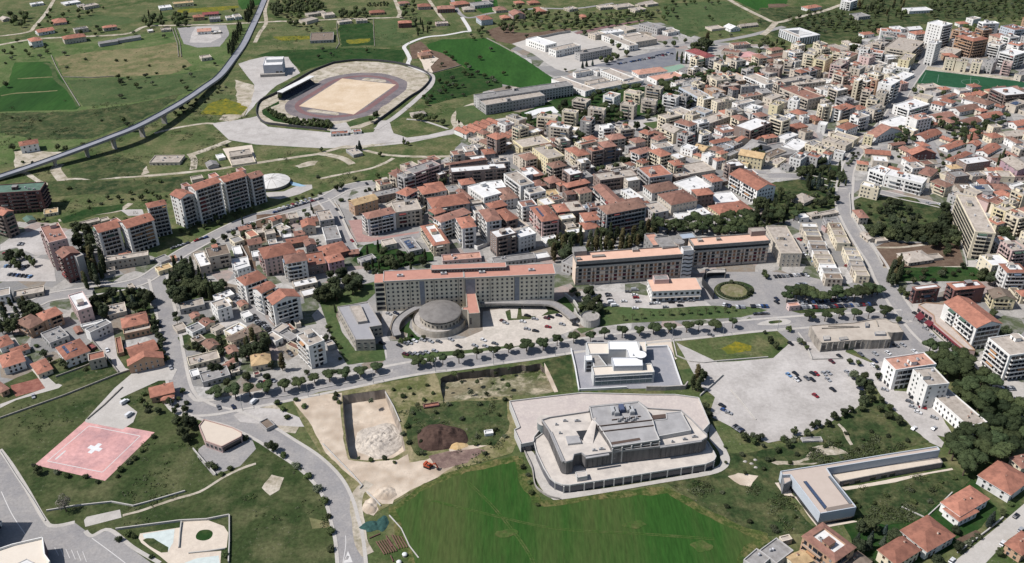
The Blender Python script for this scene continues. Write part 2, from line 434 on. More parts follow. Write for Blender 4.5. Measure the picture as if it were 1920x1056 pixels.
def shell(root, a, b, h, shape, wk, rk, flags, fl, dist):
    wm, rm = wall_mat(wk), roof_mat(rk)
    x, y = a / 2, b / 2
    alongx = a >= b
    if 'x' in flags: alongx = True
    if 'y' in flags: alongx = False
    mb = MB(); mr = MB(); roof = None
    if shape == 'F' or shape == 'S':
        mb.box(-x, x, -y, y, 0, h, 0); p = .75 if shape == 'F' else .15
        th = .3; O = [(-x - .06, -y - .06), (x + .06, -y - .06), (x + .06, y + .06), (-x - .06, y + .06)]; I = [(-x + th, -y + th), (x - th, -y + th), (x - th, y - th), (-x + th, y - th)]
        for i in range(4):
            o0, o1, i0, i1 = O[i], O[(i + 1) % 4], I[i], I[(i + 1) % 4]
            mr.quad((*o0, h - .25), (*o1, h - .25), (*o1, h + p), (*o0, h + p), 1); mr.quad((*o0, h + p), (*o1, h + p), (*i1, h + p), (*i0, h + p), 1); mr.quad((*i1, h + .05), (*i0, h + .05), (*i0, h + p), (*i1, h + p), 1)
            mr.quad((*o1, h - .25), (*o0, h - .25), (*I[i], h - .25), (*I[(i + 1) % 4], h - .25), 1)
        mr.quad((*I[0], h + .05), (*I[1], h + .05), (*I[2], h + .05), (*I[3], h + .05), 0)
    elif shape == 'G':
        rise = (b if alongx else a) * .5 * .38; ov = .5; t = .22
        mb.box(-x, x, -y, y, 0, h, 0)
        if alongx:
            for s in (-1, 1): mb.poly([(s * x, -y, h), (s * x, y, h), (s * x, 0, h + rise)][::s], 0)
            for s in (-1, 1):
                d = -ov * rise / y
                q = [(-x - ov, s * (y + ov), h + d), (x + ov, s * (y + ov), h + d), (x + ov, 0, h + rise), (-x - ov, 0, h + rise)]
                if s > 0: q = q[::-1]
                mr.poly([(p[0], p[1], p[2] + t) for p in q], 0); mr.poly(q[::-1], 0)
                e = q[:2] if s < 0 else q[2:]
                mr.quad(e[0], e[1], (e[1][0], e[1][1], e[1][2] + t), (e[0][0], e[0][1], e[0][2] + t), 0)
            for s in (-1, 1):
                X = s * (x + ov); d = -ov * rise / y
                for yy in (-1, 1):
                    q = [(X, yy * (y + ov), h + d), (X, 0, h + rise), (X, 0, h + rise + t), (X, yy * (y + ov), h + d + t)]
                    mr.poly(q, 0)
        else:
            for s in (-1, 1): mb.poly([(x, s * y, h), (-x, s * y, h), (0, s * y, h + rise)][::s], 0)
            for s in (-1, 1):
                d = -ov * rise / x
                q = [(s * (x + ov), y + ov, h + d), (s * (x + ov), -y - ov, h + d), (0, -y - ov, h + rise), (0, y + ov, h + rise)]
                if s > 0: q = q[::-1]
                mr.poly([(p[0], p[1], p[2] + t) for p in q], 0); mr.poly(q[::-1], 0)
                mr.quad((s * (x + ov), -y - ov, h + d), (s * (x + ov), y + ov, h + d), (s * (x + ov), y + ov, h + d + t), (s * (x + ov), -y - ov, h + d + t), 0)
            for s in (-1, 1):
                Y = s * (y + ov); d = -ov * rise / x
                for xx in (-1, 1): mr.poly([(xx * (x + ov), Y, h + d), (0, Y, h + rise), (0, Y, h + rise + t), (xx * (x + ov), Y, h + d + t)], 0)
    elif shape == 'H':
        ov = .6; X, Y = x + ov, y + ov; m = min(X, Y); rise = m * .36; z0 = h + .05
        mb.box(-x, x, -y, y, 0, h, 0)
        c = [(-X, -Y, z0), (X, -Y, z0), (X, Y, z0), (-X, Y, z0)]
        if X >= Y: r0, r1 = (-(X - m * .95), 0, z0 + rise), (X - m * .95, 0, z0 + rise)
        else: r0, r1 = (0, -(Y - m * .95), z0 + rise), (0, Y - m * .95, z0 + rise)
        if X >= Y:
            mr.poly([c[0], c[1], r1, r0]); mr.poly([c[1], c[2], r1]); mr.poly([c[2], c[3], r0, r1]); mr.poly([c[3], c[0], r0])
        else:
            mr.poly([c[0], c[1], r0]); mr.poly([c[1], c[2], r1, r0]); mr.poly([c[2], c[3], r1]); mr.poly([c[3], c[0], r0, r1])
        mr.box(-X, X, -Y, Y, z0 - .25, z0 - .004, 1, bottom=True)
    elif shape == 'X':
        mb.box(-x, x, -y, y, 0, h, 0)
        ov = .5; k = min(x, y) * .42; rise = k * .4
        O = [(-x - ov, -y - ov), (x + ov, -y - ov), (x + ov, y + ov), (-x - ov, y + ov)]; I = [(-x + k, -y + k), (x - k, -y + k), (x - k, y - k), (-x + k, y - k)]
        for i in range(4):
            o0, o1, i0, i1 = O[i], O[(i + 1) % 4], I[i], I[(i + 1) % 4]
            mr.quad((*o0, h + .05), (*o1, h + .05), (*i1, h + rise), (*i0, h + rise), 0); mr.quad((*o0, h - .2), (*o1, h - .2), (*o1, h + .046), (*o0, h + .046), 1)
            mr.quad((*i1, h + .2), (*i0, h + .2), (*i0, h + rise), (*i1, h + rise), 1)
        mr.quad((*I[0], h + .2), (*I[1], h + .2), (*I[2], h + .2), (*I[3], h + .2), 2); mr.poly([(*p, h - .2) for p in O[::-1]], 1)
    link('wall', mb.mesh('wall', wm), root)
    roof = link('roof', mr.mesh('roof', [rm, wm if shape != 'X' else wm, roof_mat('w')]), root)
    # roof furniture
    if 'n' in flags: return roof
    if shape in 'FX' and min(a, b) > 6:
        lim = .32 if shape == 'F' else .18
        if h > 8 and min(a, b) > 8:
            hx, hy = R.uniform(-lim, lim) * a, R.uniform(-lim, lim) * b
            hw, hd = min(R.uniform(3, 5), a * .4), min(R.uniform(3, 5), b * .4)
            m2 = MB(); m2.box(-hw / 2, hw / 2, -hd / 2, hd / 2, .1, 2.6, 0); m2.box(-hw / 2 - .2, hw / 2 + .2, -hd / 2 - .2, hd / 2 + .2, 2.6, 2.8, 1, bottom=True); m2.box(-.5, .5, -hd / 2 - .05, -hd / 2, .15, 2.1, 2)
            link('stair_hut', m2.mesh('stair_hut', [wm, roof_mat(R.choice(('g', 'b', 't', rk))), DARKM]), roof, (hx, hy, h))
        for _ in range(R.randint(1, 4) if a * b > 90 else R.randint(0, 1)):
            k = R.random(); p = (R.uniform(-.4, .4) * (a - 2) * lim * 3, R.uniform(-.4, .4) * (b - 2) * lim * 3, h + .05)
            if k < .4: link('water_tank', TANK, roof, p, R.random())
            elif k < .75: link('air_conditioner', ACU, roof, p, R.choice((0, 1.57)))
            else: link('chimney', CHIM, roof, p)
    if shape in 'HG' and min(a, b) > 5:
        for _ in range(R.randint(1, 2)):
            link('chimney', CHIM, roof, (R.uniform(-.3, .3) * a, R.uniform(-.3, .3) * b, h + min(a, b) * .09 + .2))
    if 's' in flags:
        k = max(2, int(a * b / 60)); k = min(k, 8)
        for i in range(k):
            link('solar_panel', SOL, roof, (-a * .3 + a * .6 * (i + .5) / k, -b * .12, h + (.1 if shape == 'F' else min(a, b) * .09)), 0, (a * .6 / k * .85, b * .45, 1))
    return roof
def bdesc(shape, wk, rk, fl, kind, flags):
    rt = {'F': 'flat', 'S': 'flat', 'G': 'gabled', 'H': 'hipped', 'X': 'rimmed'}[shape]
    w = WALLS[wk][0]; r = ROOFS[rk][0]
    kind = kind.replace('town_house', 'house').replace('apartment_block', 'block')
    if shape == 'X': tail = 'with %s-rimmed terrace' % r.replace('faded ', '')
    else: tail = 'with %s %s roof' % (rt, r)
    st = (NUM[min(fl, 12)] + '-storey ') if fl > 1 else 'low '
    return '%s%s %s %s' % (st, w, kind.replace('_', ' '), tail)
GROUPS = {'apartment_block': 'apartment blocks of the town', 'town_house': 'town houses', 'house': 'low houses', 'shed': 'sheds and ruins', 'villa': 'pitched-roof houses', 'outbuilding': 'low flat-roofed outbuildings'}
def building(t, shape, wk, rk, c, hz, flags=(), kind=None, label=None, fl=None, hm=None):
    (lx, ly), (bx, by), (rx, ry) = [PX(t, c[i], c[i + 1]) for i in (0, 2, 4)]
    h = hm if hm else height_at(bx, by, hz / ZO[t][2])
    P1, P2, P3 = W(lx, ly, h), W(bx, by, h), W(rx, ry, h)
    u = P2 - P1; v = P3 - P2; lu, lv = u.length, v.length
    au = math.atan2(u.y, u.x); av = math.atan2(v.y, v.x) - math.pi / 2
    d = (av - au + math.pi) % (2 * math.pi) - math.pi
    if d > math.pi / 2: d = math.pi / 2
    if d < -math.pi / 2: d = -math.pi / 2
    ang = au + d * lv / (lu + lv)
    ex = Vector((math.cos(ang), math.sin(ang), 0)); ey = Vector((-ex.y, ex.x, 0))
    a = max(3.0, u.dot(ex)); b = max(3.0, v.dot(ey))
    cen = P2 - ex * a / 2 + ey * b / 2
    return make(cen.x, cen.y, ang, a, b, h, shape, wk, rk, flags, kind, label, fl)
def make(cx, cy, ang, a, b, h, shape, wk, rk, flags=(), kind=None, label=None, fl=None):
    rw = [f for f in flags if f.startswith('row')]
    if rw:
        n = int(rw[0][3:-1]); ax = rw[0][-1]; fx = [f for f in flags if not f.startswith('row')]
        ex = Vector((math.cos(ang), math.sin(ang))); ey = Vector((-ex.y, ex.x))
        for i in range(n):
            k = (i + .5) / n - .5
            o = ex * (k * a) if ax == 'u' else ey * (k * b)
            jx = R.uniform(-.6, .6)
            o2 = (ey if ax == 'u' else ex) * jx
            make(cx + o.x + o2.x, cy + o.y + o2.y, ang, a / n - .05 if ax == 'u' else a, b if ax == 'u' else b / n - .05, h + R.uniform(-.7, .7) - (0 if len(rw[0]) else 0), shape, R.choice(wk), R.choice(rk), fx, kind, None, fl)
        return
    wk = wk[0]; rk = rk[0]
    if rk == 't' and shape in 'GHX' and kind is None and (math.hypot(cx, cy) > 430 or cy > 480):
        q_ = R.random(); rk = 'd' if q_ < .24 else ('q' if q_ < .36 else 't')
    fl = fl or max(1, round(h / 3.15))
    dist = math.hypot(cx, cy)
    if kind is None: kind = 'apartment_block' if fl >= 4 else ('town_house' if fl == 3 else ('villa' if shape in 'GH' else ('outbuilding' if fl == 1 else 'house')))
    if 'n' in flags and fl < 3 and kind in ('house', 'villa', 'outbuilding'): kind = 'shed'
    desc = bdesc(shape, wk, rk, fl, kind, flags)
    root = thing(kind, (cx, cy, 0), desc, kind.replace('_', ' ').replace('apartment block', 'building').replace('town house', 'house'), GROUPS.get(kind), ang, label)
    shell(root, a, b, h, shape, wk, rk, flags, fl, dist)
    if 'n' not in flags: facade(root, a, b, h, wk, flags, fl, dist)
    r = math.hypot(a, b) / 2
    BUILT.append((cx, cy, ang, a / 2, b / 2, h))
    return root
def blds(t, txt):
    for ln in txt.strip().splitlines():
        q = ln.split()
        if not q or q[0].startswith('#'): continue
        c = [float(k) for k in q[3:9]]
        fl = tuple(q[10].split(',')) if len(q) > 10 else ()
        kind = None
        for f in fl:
            if f.startswith('k='): kind = f[2:]
        building(t, q[0], q[1], q[2], c, float(q[9]), tuple(f for f in fl if not f.startswith('k=')), kind)
def corners(cx, cy, an, a, b):
    c, s = math.cos(an), math.sin(an)
    return [(cx + x * c - y * s, cy + x * s + y * c) for x, y in ((-a, -b), (a, -b), (a, b), (-a, b))]
def clash(cx, cy, an, a, b, pad):
    r = math.hypot(a, b)
    me = corners(cx, cy, an, a + pad, b + pad)
    for (x, y, n, p, q, h) in BUILT:
        if (x - cx) ** 2 + (y - cy) ** 2 > (r + math.hypot(p, q) + pad) ** 2: continue
        ot = corners(x, y, n, p, q); sep = False
        for ang in (an, an + 1.5708, n, n + 1.5708):
            ux, uy = math.cos(ang), math.sin(ang)
            A = [u * ux + v * uy for u, v in me]; B = [u * ux + v * uy for u, v in ot]
            if max(A) < min(B) or max(B) < min(A): sep = True; break
        if not sep: return True
    for ps, hw in ROADS:
        for i in range(len(ps) - 1):
            p, d = ps[i], ps[i + 1] - ps[i]; L = d.length_squared or 1
            t = max(0, min(1, ((cx - p.x) * d.x + (cy - p.y) * d.y) / L))
            if math.hypot(cx - p.x - d.x * t, cy - p.y - d.y * t) < hw + min(a, b) + .5: return True
    return False
def infill(t, poly, n, floors, wk, rk, shapes='FFHG', size=(7, 13), pad=1.0, flags=()):
    P_ = pts(t, poly); x0, x1 = min(p.x for p in P_), max(p.x for p in P_); y0, y1 = min(p.y for p in P_), max(p.y for p in P_); got = 0
    for _ in range(n * 40):
        if got >= n: break
        x, y = R.uniform(x0, x1), R.uniform(y0, y1)
        if not inpoly(x, y, P_): continue
        nb = min(BUILT, key=lambda q: (q[0] - x) ** 2 + (q[1] - y) ** 2); an = nb[2] + R.choice((0, 0, 1.5708)) + R.uniform(-.05, .05)
        a, b = R.uniform(*size) / 2, R.uniform(*size) / 2
        if R.random() < .3: a *= 1.5
        if clash(x, y, an, a, b, pad): continue
        fl = R.choice(floors); sh = R.choice(shapes); rk_ = R.choice(rk) if sh == 'F' else R.choice('tttd')
        an = an % 3.14159
        if an > 1.5708: an -= 3.14159
        make(x, y, an, a * 2, b * 2, fl * 3.1 + R.uniform(-.2, .5), sh, R.choice(wk), rk_, flags if fl < 4 else ('b',)); got += 1
    return got
def inside_building(x, y, pad=.5):
    for (cx, cy, an, a, b, h) in BUILT:
        dx, dy = x - cx, y - cy
        if abs(dx) > 70 or abs(dy) > 70: continue
        p = dx * math.cos(an) + dy * math.sin(an); q = -dx * math.sin(an) + dy * math.cos(an)
        if abs(p) < a + pad and abs(q) < b + pad: return True
    return False
# ---------------------------------------------------------------- trees
def leaf_mat(name, c, c2):
    if name in MATS: return MATS[name]
    m, nt, b = base_mat(name, .85, .1)
    v = coords(nt, 'Object')
    f = ramp(nt, nz(nt, v, .45, 4, .7), .36, .66)
    col = mix(nt, f, rgb(c, .48), rgb(c2, .5))
    oi = node(nt, 'ShaderNodeObjectInfo'); mr = node(nt, 'ShaderNodeMapRange'); nt.links.new(oi.outputs['Random'], mr.inputs[0]); mr.inputs[3].default_value = .6; mr.inputs[4].default_value = 1.5
    fr = node(nt, 'ShaderNodeMath', operation='FRACT'); mu = node(nt, 'ShaderNodeMath', operation='MULTIPLY'); nt.links.new(oi.outputs['Random'], mu.inputs[0]); mu.inputs[1].default_value = 7.3; nt.links.new(mu.outputs[0], fr.inputs[0])
    mh = node(nt, 'ShaderNodeMath', operation='MULTIPLY'); nt.links.new(fr.outputs[0], mh.inputs[0]); mh.inputs[1].default_value = .45
    col = mix(nt, mh.outputs[0], col, rgb((88, 92, 48), .5))
    vm = node(nt, 'ShaderNodeVectorMath', operation='SCALE'); nt.links.new(col, vm.inputs[0]); nt.links.new(mr.outputs[0], vm.inputs['Scale'])
    nt.links.new(vm.outputs[0], b.inputs['Base Color'])
    MATS[name] = m; return m
LEAF = {'pine': leaf_mat('pine needles', (52, 70, 42), (74, 92, 54)), 'dark': leaf_mat('dark foliage', (50, 62, 42), (76, 88, 56)), 'green': leaf_mat('green foliage', (66, 86, 44), (96, 114, 60)),
        'olive': leaf_mat('grey green foliage', (82, 92, 70), (112, 120, 92)), 'brown': leaf_mat('brownish foliage', (92, 84, 54), (122, 106, 66)), 'blue': leaf_mat('blue green foliage', (58, 76, 72), (84, 102, 96)),
        'bare': leaf_mat('bare twigs', (120, 112, 104), (150, 140, 130))}
BARK = mat('bark', (110, 92, 76), (78, 64, 54), 2, .7)
def ico(mb, c, r, m, rr, sub=1, disp=.18):
    bm = bmesh.new(); bmesh.ops.create_icosphere(bm, subdivisions=sub, radius=1)
    o = rr.uniform(0, 50); n0 = len(mb.v)
    for v in bm.verts:
        d = 1 + noise.noise(v.co * 1.9 + Vector((o, o, 0))) * disp * 2
        mb.v.append((c[0] + v.co.x * r[0] * d, c[1] + v.co.y * r[1] * d, c[2] + v.co.z * r[2] * d))
    bm.verts.index_update()
    for f in bm.faces: mb.f.append(tuple(n0 + v.index for v in f.verts)); mb.m.append(m)
    bm.free()
def leaves(mb, c, r, n, s, m, rr, low=-.5):
    for _ in range(n):
        z = rr.uniform(low, 1); a = rr.uniform(0, 6.283); q = math.sqrt(max(0, 1 - z * z)); k = rr.uniform(.82, 1.13)
        nrm = Vector((q * math.cos(a), q * math.sin(a), z))
        p = Vector((c[0] + nrm.x * r[0] * k, c[1] + nrm.y * r[1] * k, c[2] + nrm.z * r[2] * k))
        nn = (nrm + Vector((rr.uniform(-.7, .7), rr.uniform(-.7, .7), rr.uniform(-.3, .9)))).normalized()
        t = nn.orthogonal().normalized(); b = nn.cross(t); w = s * rr.uniform(.6, 1.3)
        ca, sa = math.cos(a * 7), math.sin(a * 7); t, b = t * ca + b * sa, b * ca - t * sa
        mb.quad(p - t * w - b * w * .6, p + t * w * .8 - b * w * .5, p + t * w + b * w * .6, p - t * w * .7 + b * w * .7, m)
def trunk_mesh(h, r, limbs, rr, spread=.5):
    mb = MB(); mb.cyl(0, 0, r, r * .65, -.2, h, 7, 0)
    for i in range(limbs):
        a = rr.uniform(0, 6.28) if limbs < 2 else i * 6.283 / limbs + rr.uniform(-.4, .4)
        z0 = h * rr.uniform(.65, .95); L = h * spread * rr.uniform(.6, 1)
        d = Vector((math.cos(a), math.sin(a), .9)); p0 = Vector((0, 0, z0)); p1 = p0 + d * L
        s = Vector((-d.y, d.x, 0)) * r * .4; u = Vector((0, 0, r * .4))
        for q, w in ((s, u), (u, -s), (-s, -u), (-u, s)): mb.quad(p0 + q, p0 + w, p1 + w * .4, p1 + q * .4)
    return mb.mesh('trunk', BARK)
TREES = {}
def crown(kind, seed):
    rr = random.Random(seed); mb = MB()
    if kind == 'umbrella_pine':     # unit: height about 8, crown 7 wide
        for i in range(7):
            a = i * .9; d = rr.uniform(.8, 2.4) if i else 0
            c = (d * math.cos(a), d * math.sin(a), 5.9 + rr.uniform(-.6, .8) - d * .22); r = (rr.uniform(1.1, 2.1), rr.uniform(1.1, 2.1), rr.uniform(.9, 1.5))
            ico(mb, c, (r[0] * .95, r[1] * .95, r[2] * .92), 0, rr, 2, .12); leaves(mb, c, r, 95, .24, 0, rr, -.6)
        return mb.mesh('crown', LEAF['pine']), trunk_mesh(5.2, .28, 4, rr, .25)
    if kind == 'broadleaf_tree':    # height 9, crown 7
        for i in range(9):
            a = i * 2.4; d = rr.uniform(1.0, 2.3) if i else 0; z = rr.uniform(3.2, 6.9)
            c = (d * math.cos(a), d * math.sin(a), z); k = rr.uniform(1.2, 1.9) * (1.1 if z < 5.5 else .9)
            ico(mb, c, (k * .85, k * .85, k * .8), 0, rr, 2, .2); leaves(mb, c, (k, k, k * .95), 80, .32, 0, rr, -.7)
        return mb.mesh('crown', LEAF[rr.choice(('dark', 'green', 'dark'))]), trunk_mesh(4.2, .3, 4, rr, .4)
    if kind == 'tall_tree':         # eucalypt: height 14, loose
        for i in range(12):
            a = i * 2.4; z = 3.5 + i * .85 + rr.uniform(-.5, .5); d = rr.uniform(.5, 1.7) * (1 - i * .05)
            c = (d * math.cos(a), d * math.sin(a), z); k = rr.uniform(.9, 1.6)
            ico(mb, c, (k * .75, k * .75, k * 1.0), 0, rr, 2, .25); leaves(mb, c, (k, k, k * 1.3), 65, .34, 0, rr, -.8)
        return mb.mesh('crown', LEAF[('dark', 'brown', 'olive')[seed % 3]]), trunk_mesh(9, .32, 3, rr, .15)
    if kind == 'cypress_tree':      # height 12, 2.6 wide
        for i in range(9):
            z = 1.5 + i * 1.15; k = 1.25 * (1 - (i / 9.5) ** 2.2) + .2
            c = (rr.uniform(-.15, .15), rr.uniform(-.15, .15), z)
            ico(mb, c, (k * .9, k * .9, 1.1), 0, rr, 1, .12); leaves(mb, c, (k, k, 1.2), 45, .26, 0, rr, -.9)
        return mb.mesh('crown', LEAF['dark']), trunk_mesh(2, .22, 0, rr)
    if kind == 'spruce_tree':       # height 10, conic 5 wide
        for i in range(10):
            z = 1.6 + i * .9; k = 2.5 * (1 - i / 10.5) + .2
            for j in range(4):
                a = j * 1.57 + i; c = (k * .45 * math.cos(a), k * .45 * math.sin(a), z)
                ico(mb, c, (k * .5, k * .5, .55), 0, rr, 1, .2); leaves(mb, c, (k * .6, k * .6, .6), 16, .3, 0, rr, -.9)
        return mb.mesh('crown', LEAF['blue']), trunk_mesh(2, .25, 0, rr)
    if kind == 'olive_tree':        # height 4.5, 4 wide
        for i in range(6):
            a = i * 1.3; d = rr.uniform(.5, 1.2); c = (d * math.cos(a), d * math.sin(a), rr.uniform(2, 3.3)); k = rr.uniform(.8, 1.2)
            ico(mb, c, (k * .8, k * .8, k * .7), 0, rr, 1, .2); leaves(mb, c, (k, k, k * .9), 55, .26, 0, rr, -.7)
        return mb.mesh('crown', LEAF[('olive', 'dark', 'green')[seed % 3]]), trunk_mesh(1.8, .22, 3, rr, .4)
    if kind == 'shrub':             # height 2, 2.6 wide
        for i in range(4):
            a = i * 1.6; d = rr.uniform(.2, .8); c = (d * math.cos(a), d * math.sin(a), rr.uniform(.6, 1.1)); k = rr.uniform(.6, 1)
            ico(mb, c, (k * .85, k * .85, k * .8), 0, rr, 1, .25); leaves(mb, c, (k, k, k), 40, .22, 0, rr, -.4)
        return mb.mesh('crown', LEAF[('green', 'dark', 'olive')[seed % 3]]), None
    if kind == 'bare_tree':
        for i in range(8):
            a = i * 2.4; d = rr.uniform(.5, 2); c = (d * math.cos(a), d * math.sin(a), rr.uniform(3.2, 6.2)); k = rr.uniform(1, 1.7)
            leaves(mb, c, (k, k, k), 150, .16, 0, rr, -.9)
        return mb.mesh('crown', LEAF['bare']), trunk_mesh(4.5, .25, 5, rr, .45)
    if kind == 'palm_tree':         # height 5
        for i in range(14):
            a = i * 2.4; L = rr.uniform(1.3, 1.9); up = rr.uniform(.1, .9); d = Vector((math.cos(a), math.sin(a), 0)); s = Vector((-d.y, d.x, 0)) * .28
            p0 = Vector((0, 0, 3.2)); p1 = p0 + d * L * .55 + Vector((0, 0, up * .8)); p2 = p0 + d * L + Vector((0, 0, up * .8 - .7))
            mb.quad(p0 - s * .3, p0 + s * .3, p1 + s, p1 - s, 0); mb.quad(p1 - s, p1 + s, p2 + s * .2, p2 - s * .2, 0)
        return mb.mesh('crown', LEAF['green']), trunk_mesh(3.3, .2, 0, rr)
TH_ = {'umbrella_pine': 7.4, 'broadleaf_tree': 8.4, 'tall_tree': 14.2, 'cypress_tree': 12.2, 'spruce_tree': 10.4, 'olive_tree': 4.2, 'shrub': 1.9, 'bare_tree': 7.2, 'palm_tree': 4.2}
TW_ = {'umbrella_pine': 6.6, 'broadleaf_tree': 7.2, 'tall_tree': 5.4, 'cypress_tree': 2.6, 'spruce_tree': 5.2, 'olive_tree': 4, 'shrub': 2.8, 'bare_tree': 6, 'palm_tree': 3.4}
TDESC = {'umbrella_pine': 'round-crowned umbrella pine', 'broadleaf_tree': 'bushy green broadleaf tree', 'tall_tree': 'tall loose-crowned tree', 'cypress_tree': 'narrow dark cypress', 'spruce_tree': 'blue-green conical spruce', 'olive_tree': 'small grey-green olive tree', 'shrub': 'low green shrub', 'bare_tree': 'leafless grey tree', 'palm_tree': 'short young palm'}
TCAT = {'shrub': 'shrub'}
TPOS = []
TSPEC = []
def tree(kind, x, y, h, w=None, group=None, desc=None, label=None, z=0):
    TSPEC.append((kind, x, y, h, w, group, desc, label, z)); TPOS.append((x, y))
def grow():
    """the 300 nearest of a kind stand as trees of their own, what is left of the far woods is one stuff object"""
    by = {}
    for t in TSPEC: by.setdefault(t[0], []).append(t)
    far = []
    for k, L in by.items():
        L.sort(key=lambda t: math.hypot(t[1], t[2]) / t[3])
        for t in L[:298]: grow_one(*t)
        far += L[298:]
    print('trees', {k: len(v) for k, v in by.items()}, 'far', len(far))
    if far:
        mb = MB(); rr = random.Random(9)
        for (kind, x, y, h, w, *_r) in far:
            r = h * .36
            for i in range(4):
                a = i * 2.1 + x; c = (x + r * .5 * math.cos(a) * (i > 0), y + r * .5 * math.sin(a) * (i > 0), h * (.52 + .1 * (i % 2))); q = (r * .62, r * .62, h * .3)
                m = rr.choice((0, 0, 1)); ico(mb, c, q, m, rr, 1, .25); leaves(mb, c, (q[0] * 1.1, q[1] * 1.1, q[2] * 1.1), 26, .5, m, rr, -.6)
            mb.cyl(x, y, .3, .2, -.1, h * .4, 5, 2)
        o = link('woods', mb.mesh('woods', [LEAF['dark'], LEAF['green'], BARK])); o['kind'] = 'stuff'
def grow_one(kind, x, y, h, w=None, group=None, desc=None, label=None, z=0):
    if kind not in TREES: TREES[kind] = [crown(kind, s) for s in (3, 4, 5, 6, 7)]
    cm, tm = R.choice(TREES[kind])
    s = h / TH_[kind]; sw = (w / TW_[kind]) if w else s * R.uniform(.9, 1.12)
    o = thing(kind, (x, y, z), desc or TDESC[kind], TCAT.get(kind, 'tree'), group or kind.replace('_', ' ') + 's of the town', R.uniform(0, 6.28), label)
    o.scale = (sw, sw, s)
    link('crown', cm, o)
    if tm: link('trunk', tm, o)
    return o
def trees(t, kind, h, s, zf=.62, w=None, group=None, desc=None):
    """trees by the picture point of the middle of each crown"""
    v = [float(q) for q in s.replace(',', ' ').split()]
    for i in range(0, len(v), 2):
        hh = h * R.uniform(.8, 1.2); p = WT(t, v[i], v[i + 1], hh * zf)
        tree(kind, p.x, p.y, hh, w and w * R.uniform(.74, 1.22), group, desc)
def fill(t, kinds, gap, h, poly, group=None, zf=.6, skip_b=True, mx=400):
    """a stand of single trees inside an outline read at crown height"""
    P = pts(t, poly, h * zf)
    x0 = min(p.x for p in P); x1 = max(p.x for p in P); y0 = min(p.y for p in P); y1 = max(p.y for p in P)
    got = []
    for _ in range(int((x1 - x0) * (y1 - y0) / gap / gap * 9) + 20):
        x, y = R.uniform(x0, x1), R.uniform(y0, y1)
        if not inpoly(x, y, P): continue
        if any((x - a) ** 2 + (y - b) ** 2 < gap * gap for a, b in got): continue
        if skip_b and inside_building(x, y, 1.2): continue
        got.append((x, y))
        if len(got) >= mx: break
    for x, y in got:
        k = R.choice(kinds); hh = h * R.uniform(.75, 1.2)
        if k in ('olive_tree', 'shrub'): hh = min(hh, TH_[k] * R.uniform(.9, 1.5))
        if k == 'cypress_tree': hh *= 1.15
        tree(k, x, y, hh, None if k != 'tall_tree' else hh * .45, group)
# ---------------------------------------------------------------- cars
TYRE = mat('tyre rubber', (40, 40, 42), tint=0)
CARC = {'k': ('black', (34, 36, 42)), 'w': ('white', (235, 235, 235)), 's': ('silver', (170, 172, 176)), 'g': ('grey', (105, 108, 114)), 'b': ('blue', (44, 84, 150)), 'r': ('red', (168, 34, 44)), 'l': ('light blue', (110, 160, 215)), 'd': ('dark blue', (32, 44, 76)), 'm': ('maroon', (100, 34, 44)), 'o': ('orange', (205, 100, 50))}
def car_mesh(k, van=False):
    nm, c = CARC[k]
    pm = mat('car paint ' + nm, c, None, .3, .08, rough=.35, tint=.08, spec=.5)
    mb = MB(); L, Wd = (5.2, 2.0) if van else (4.3, 1.76)
    prof = [(-L / 2, .35), (L / 2, .35), (L / 2, .72), (L / 2 - .25, .86), (L * .2, .96), (-L / 2 + .15, 1.0), (-L / 2, .85)] if not van else [(-L / 2, .4), (L / 2, .4), (L / 2, .95), (L * .34, 1.15), (-L / 2, 1.15)]
    w = Wd / 2
    n = len(prof)
    for i in range(n):
        a, b = prof[i], prof[(i + 1) % n]
        mb.quad((b[0], -w, b[1]), (a[0], -w, a[1]), (a[0], w, a[1]), (b[0], w, b[1]), 0)
    mb.poly([(p[0], -w, p[1]) for p in prof], 0); mb.poly([(p[0], w, p[1]) for p in prof[::-1]], 0)
    if van: bot, top, zb, zt = (-L / 2 + .02, L * .34), (-L / 2 + .1, L * .2), 1.14, 2.15
    else: bot, top, zb, zt = (-L / 2 + .35, L * .2), (-L / 2 + .85, L * .03), .96, 1.45
    wt = w * .84
    B = [(bot[0], -w + .04), (bot[1], -w + .04), (bot[1], w - .04), (bot[0], w - .04)]; T = [(top[0], -wt), (top[1], -wt), (top[1], wt), (top[0], wt)]
    for i in range(4):
        j = (i + 1) % 4
        mb.quad((*B[i], zb), (*B[j], zb), (*T[j], zt), (*T[i], zt), 1 if not (van and i in (0, 2, 3)) else 0)
    mb.poly([(*p, zt) for p in T], 0)
    for x in (-L * .31, L * .31):
        for s in (-1, 1):
            A = [(x + .33 * math.cos(q * .7854), .33 + .33 * math.sin(q * .7854)) for q in range(8)]
            y0, y1 = s * (w + .02), s * (w - .25)
            mb.poly([(p[0], y0, p[1]) for p in (A if s < 0 else A[::-1])], 2)
            for q in range(8):
                p0, p1 = A[q], A[(q + 1) % 8]; mb.quad((p0[0], y0, p0[1]), (p1[0], y0, p1[1]), (p1[0], y1, p1[1]), (p0[0], y1, p0[1]), 2)
    return mb.mesh('parked_car', [pm, GLASS, TYRE])
CARM = {}
def car(x, y, ang, k=None, van=False, z=None):
    if k is None: k = R.choice('kkwwssgggbrddkls')
    if (k, van) not in CARM: CARM[(k, van)] = car_mesh(k, van)
    z = .06 if z is None else z
    for (a, b, c, d, q) in PATCH:
        if a < x < b and c < y < d: z = max(z, q)
    o = link('parked_van' if van else 'parked_car', CARM[(k, van)], None, (x, y, z), ang)
    tagm(o, CARC[k][0] + (' parked van' if van else ' parked car'), 'van' if van else 'car', 'vehicles parked about the town')
    return o
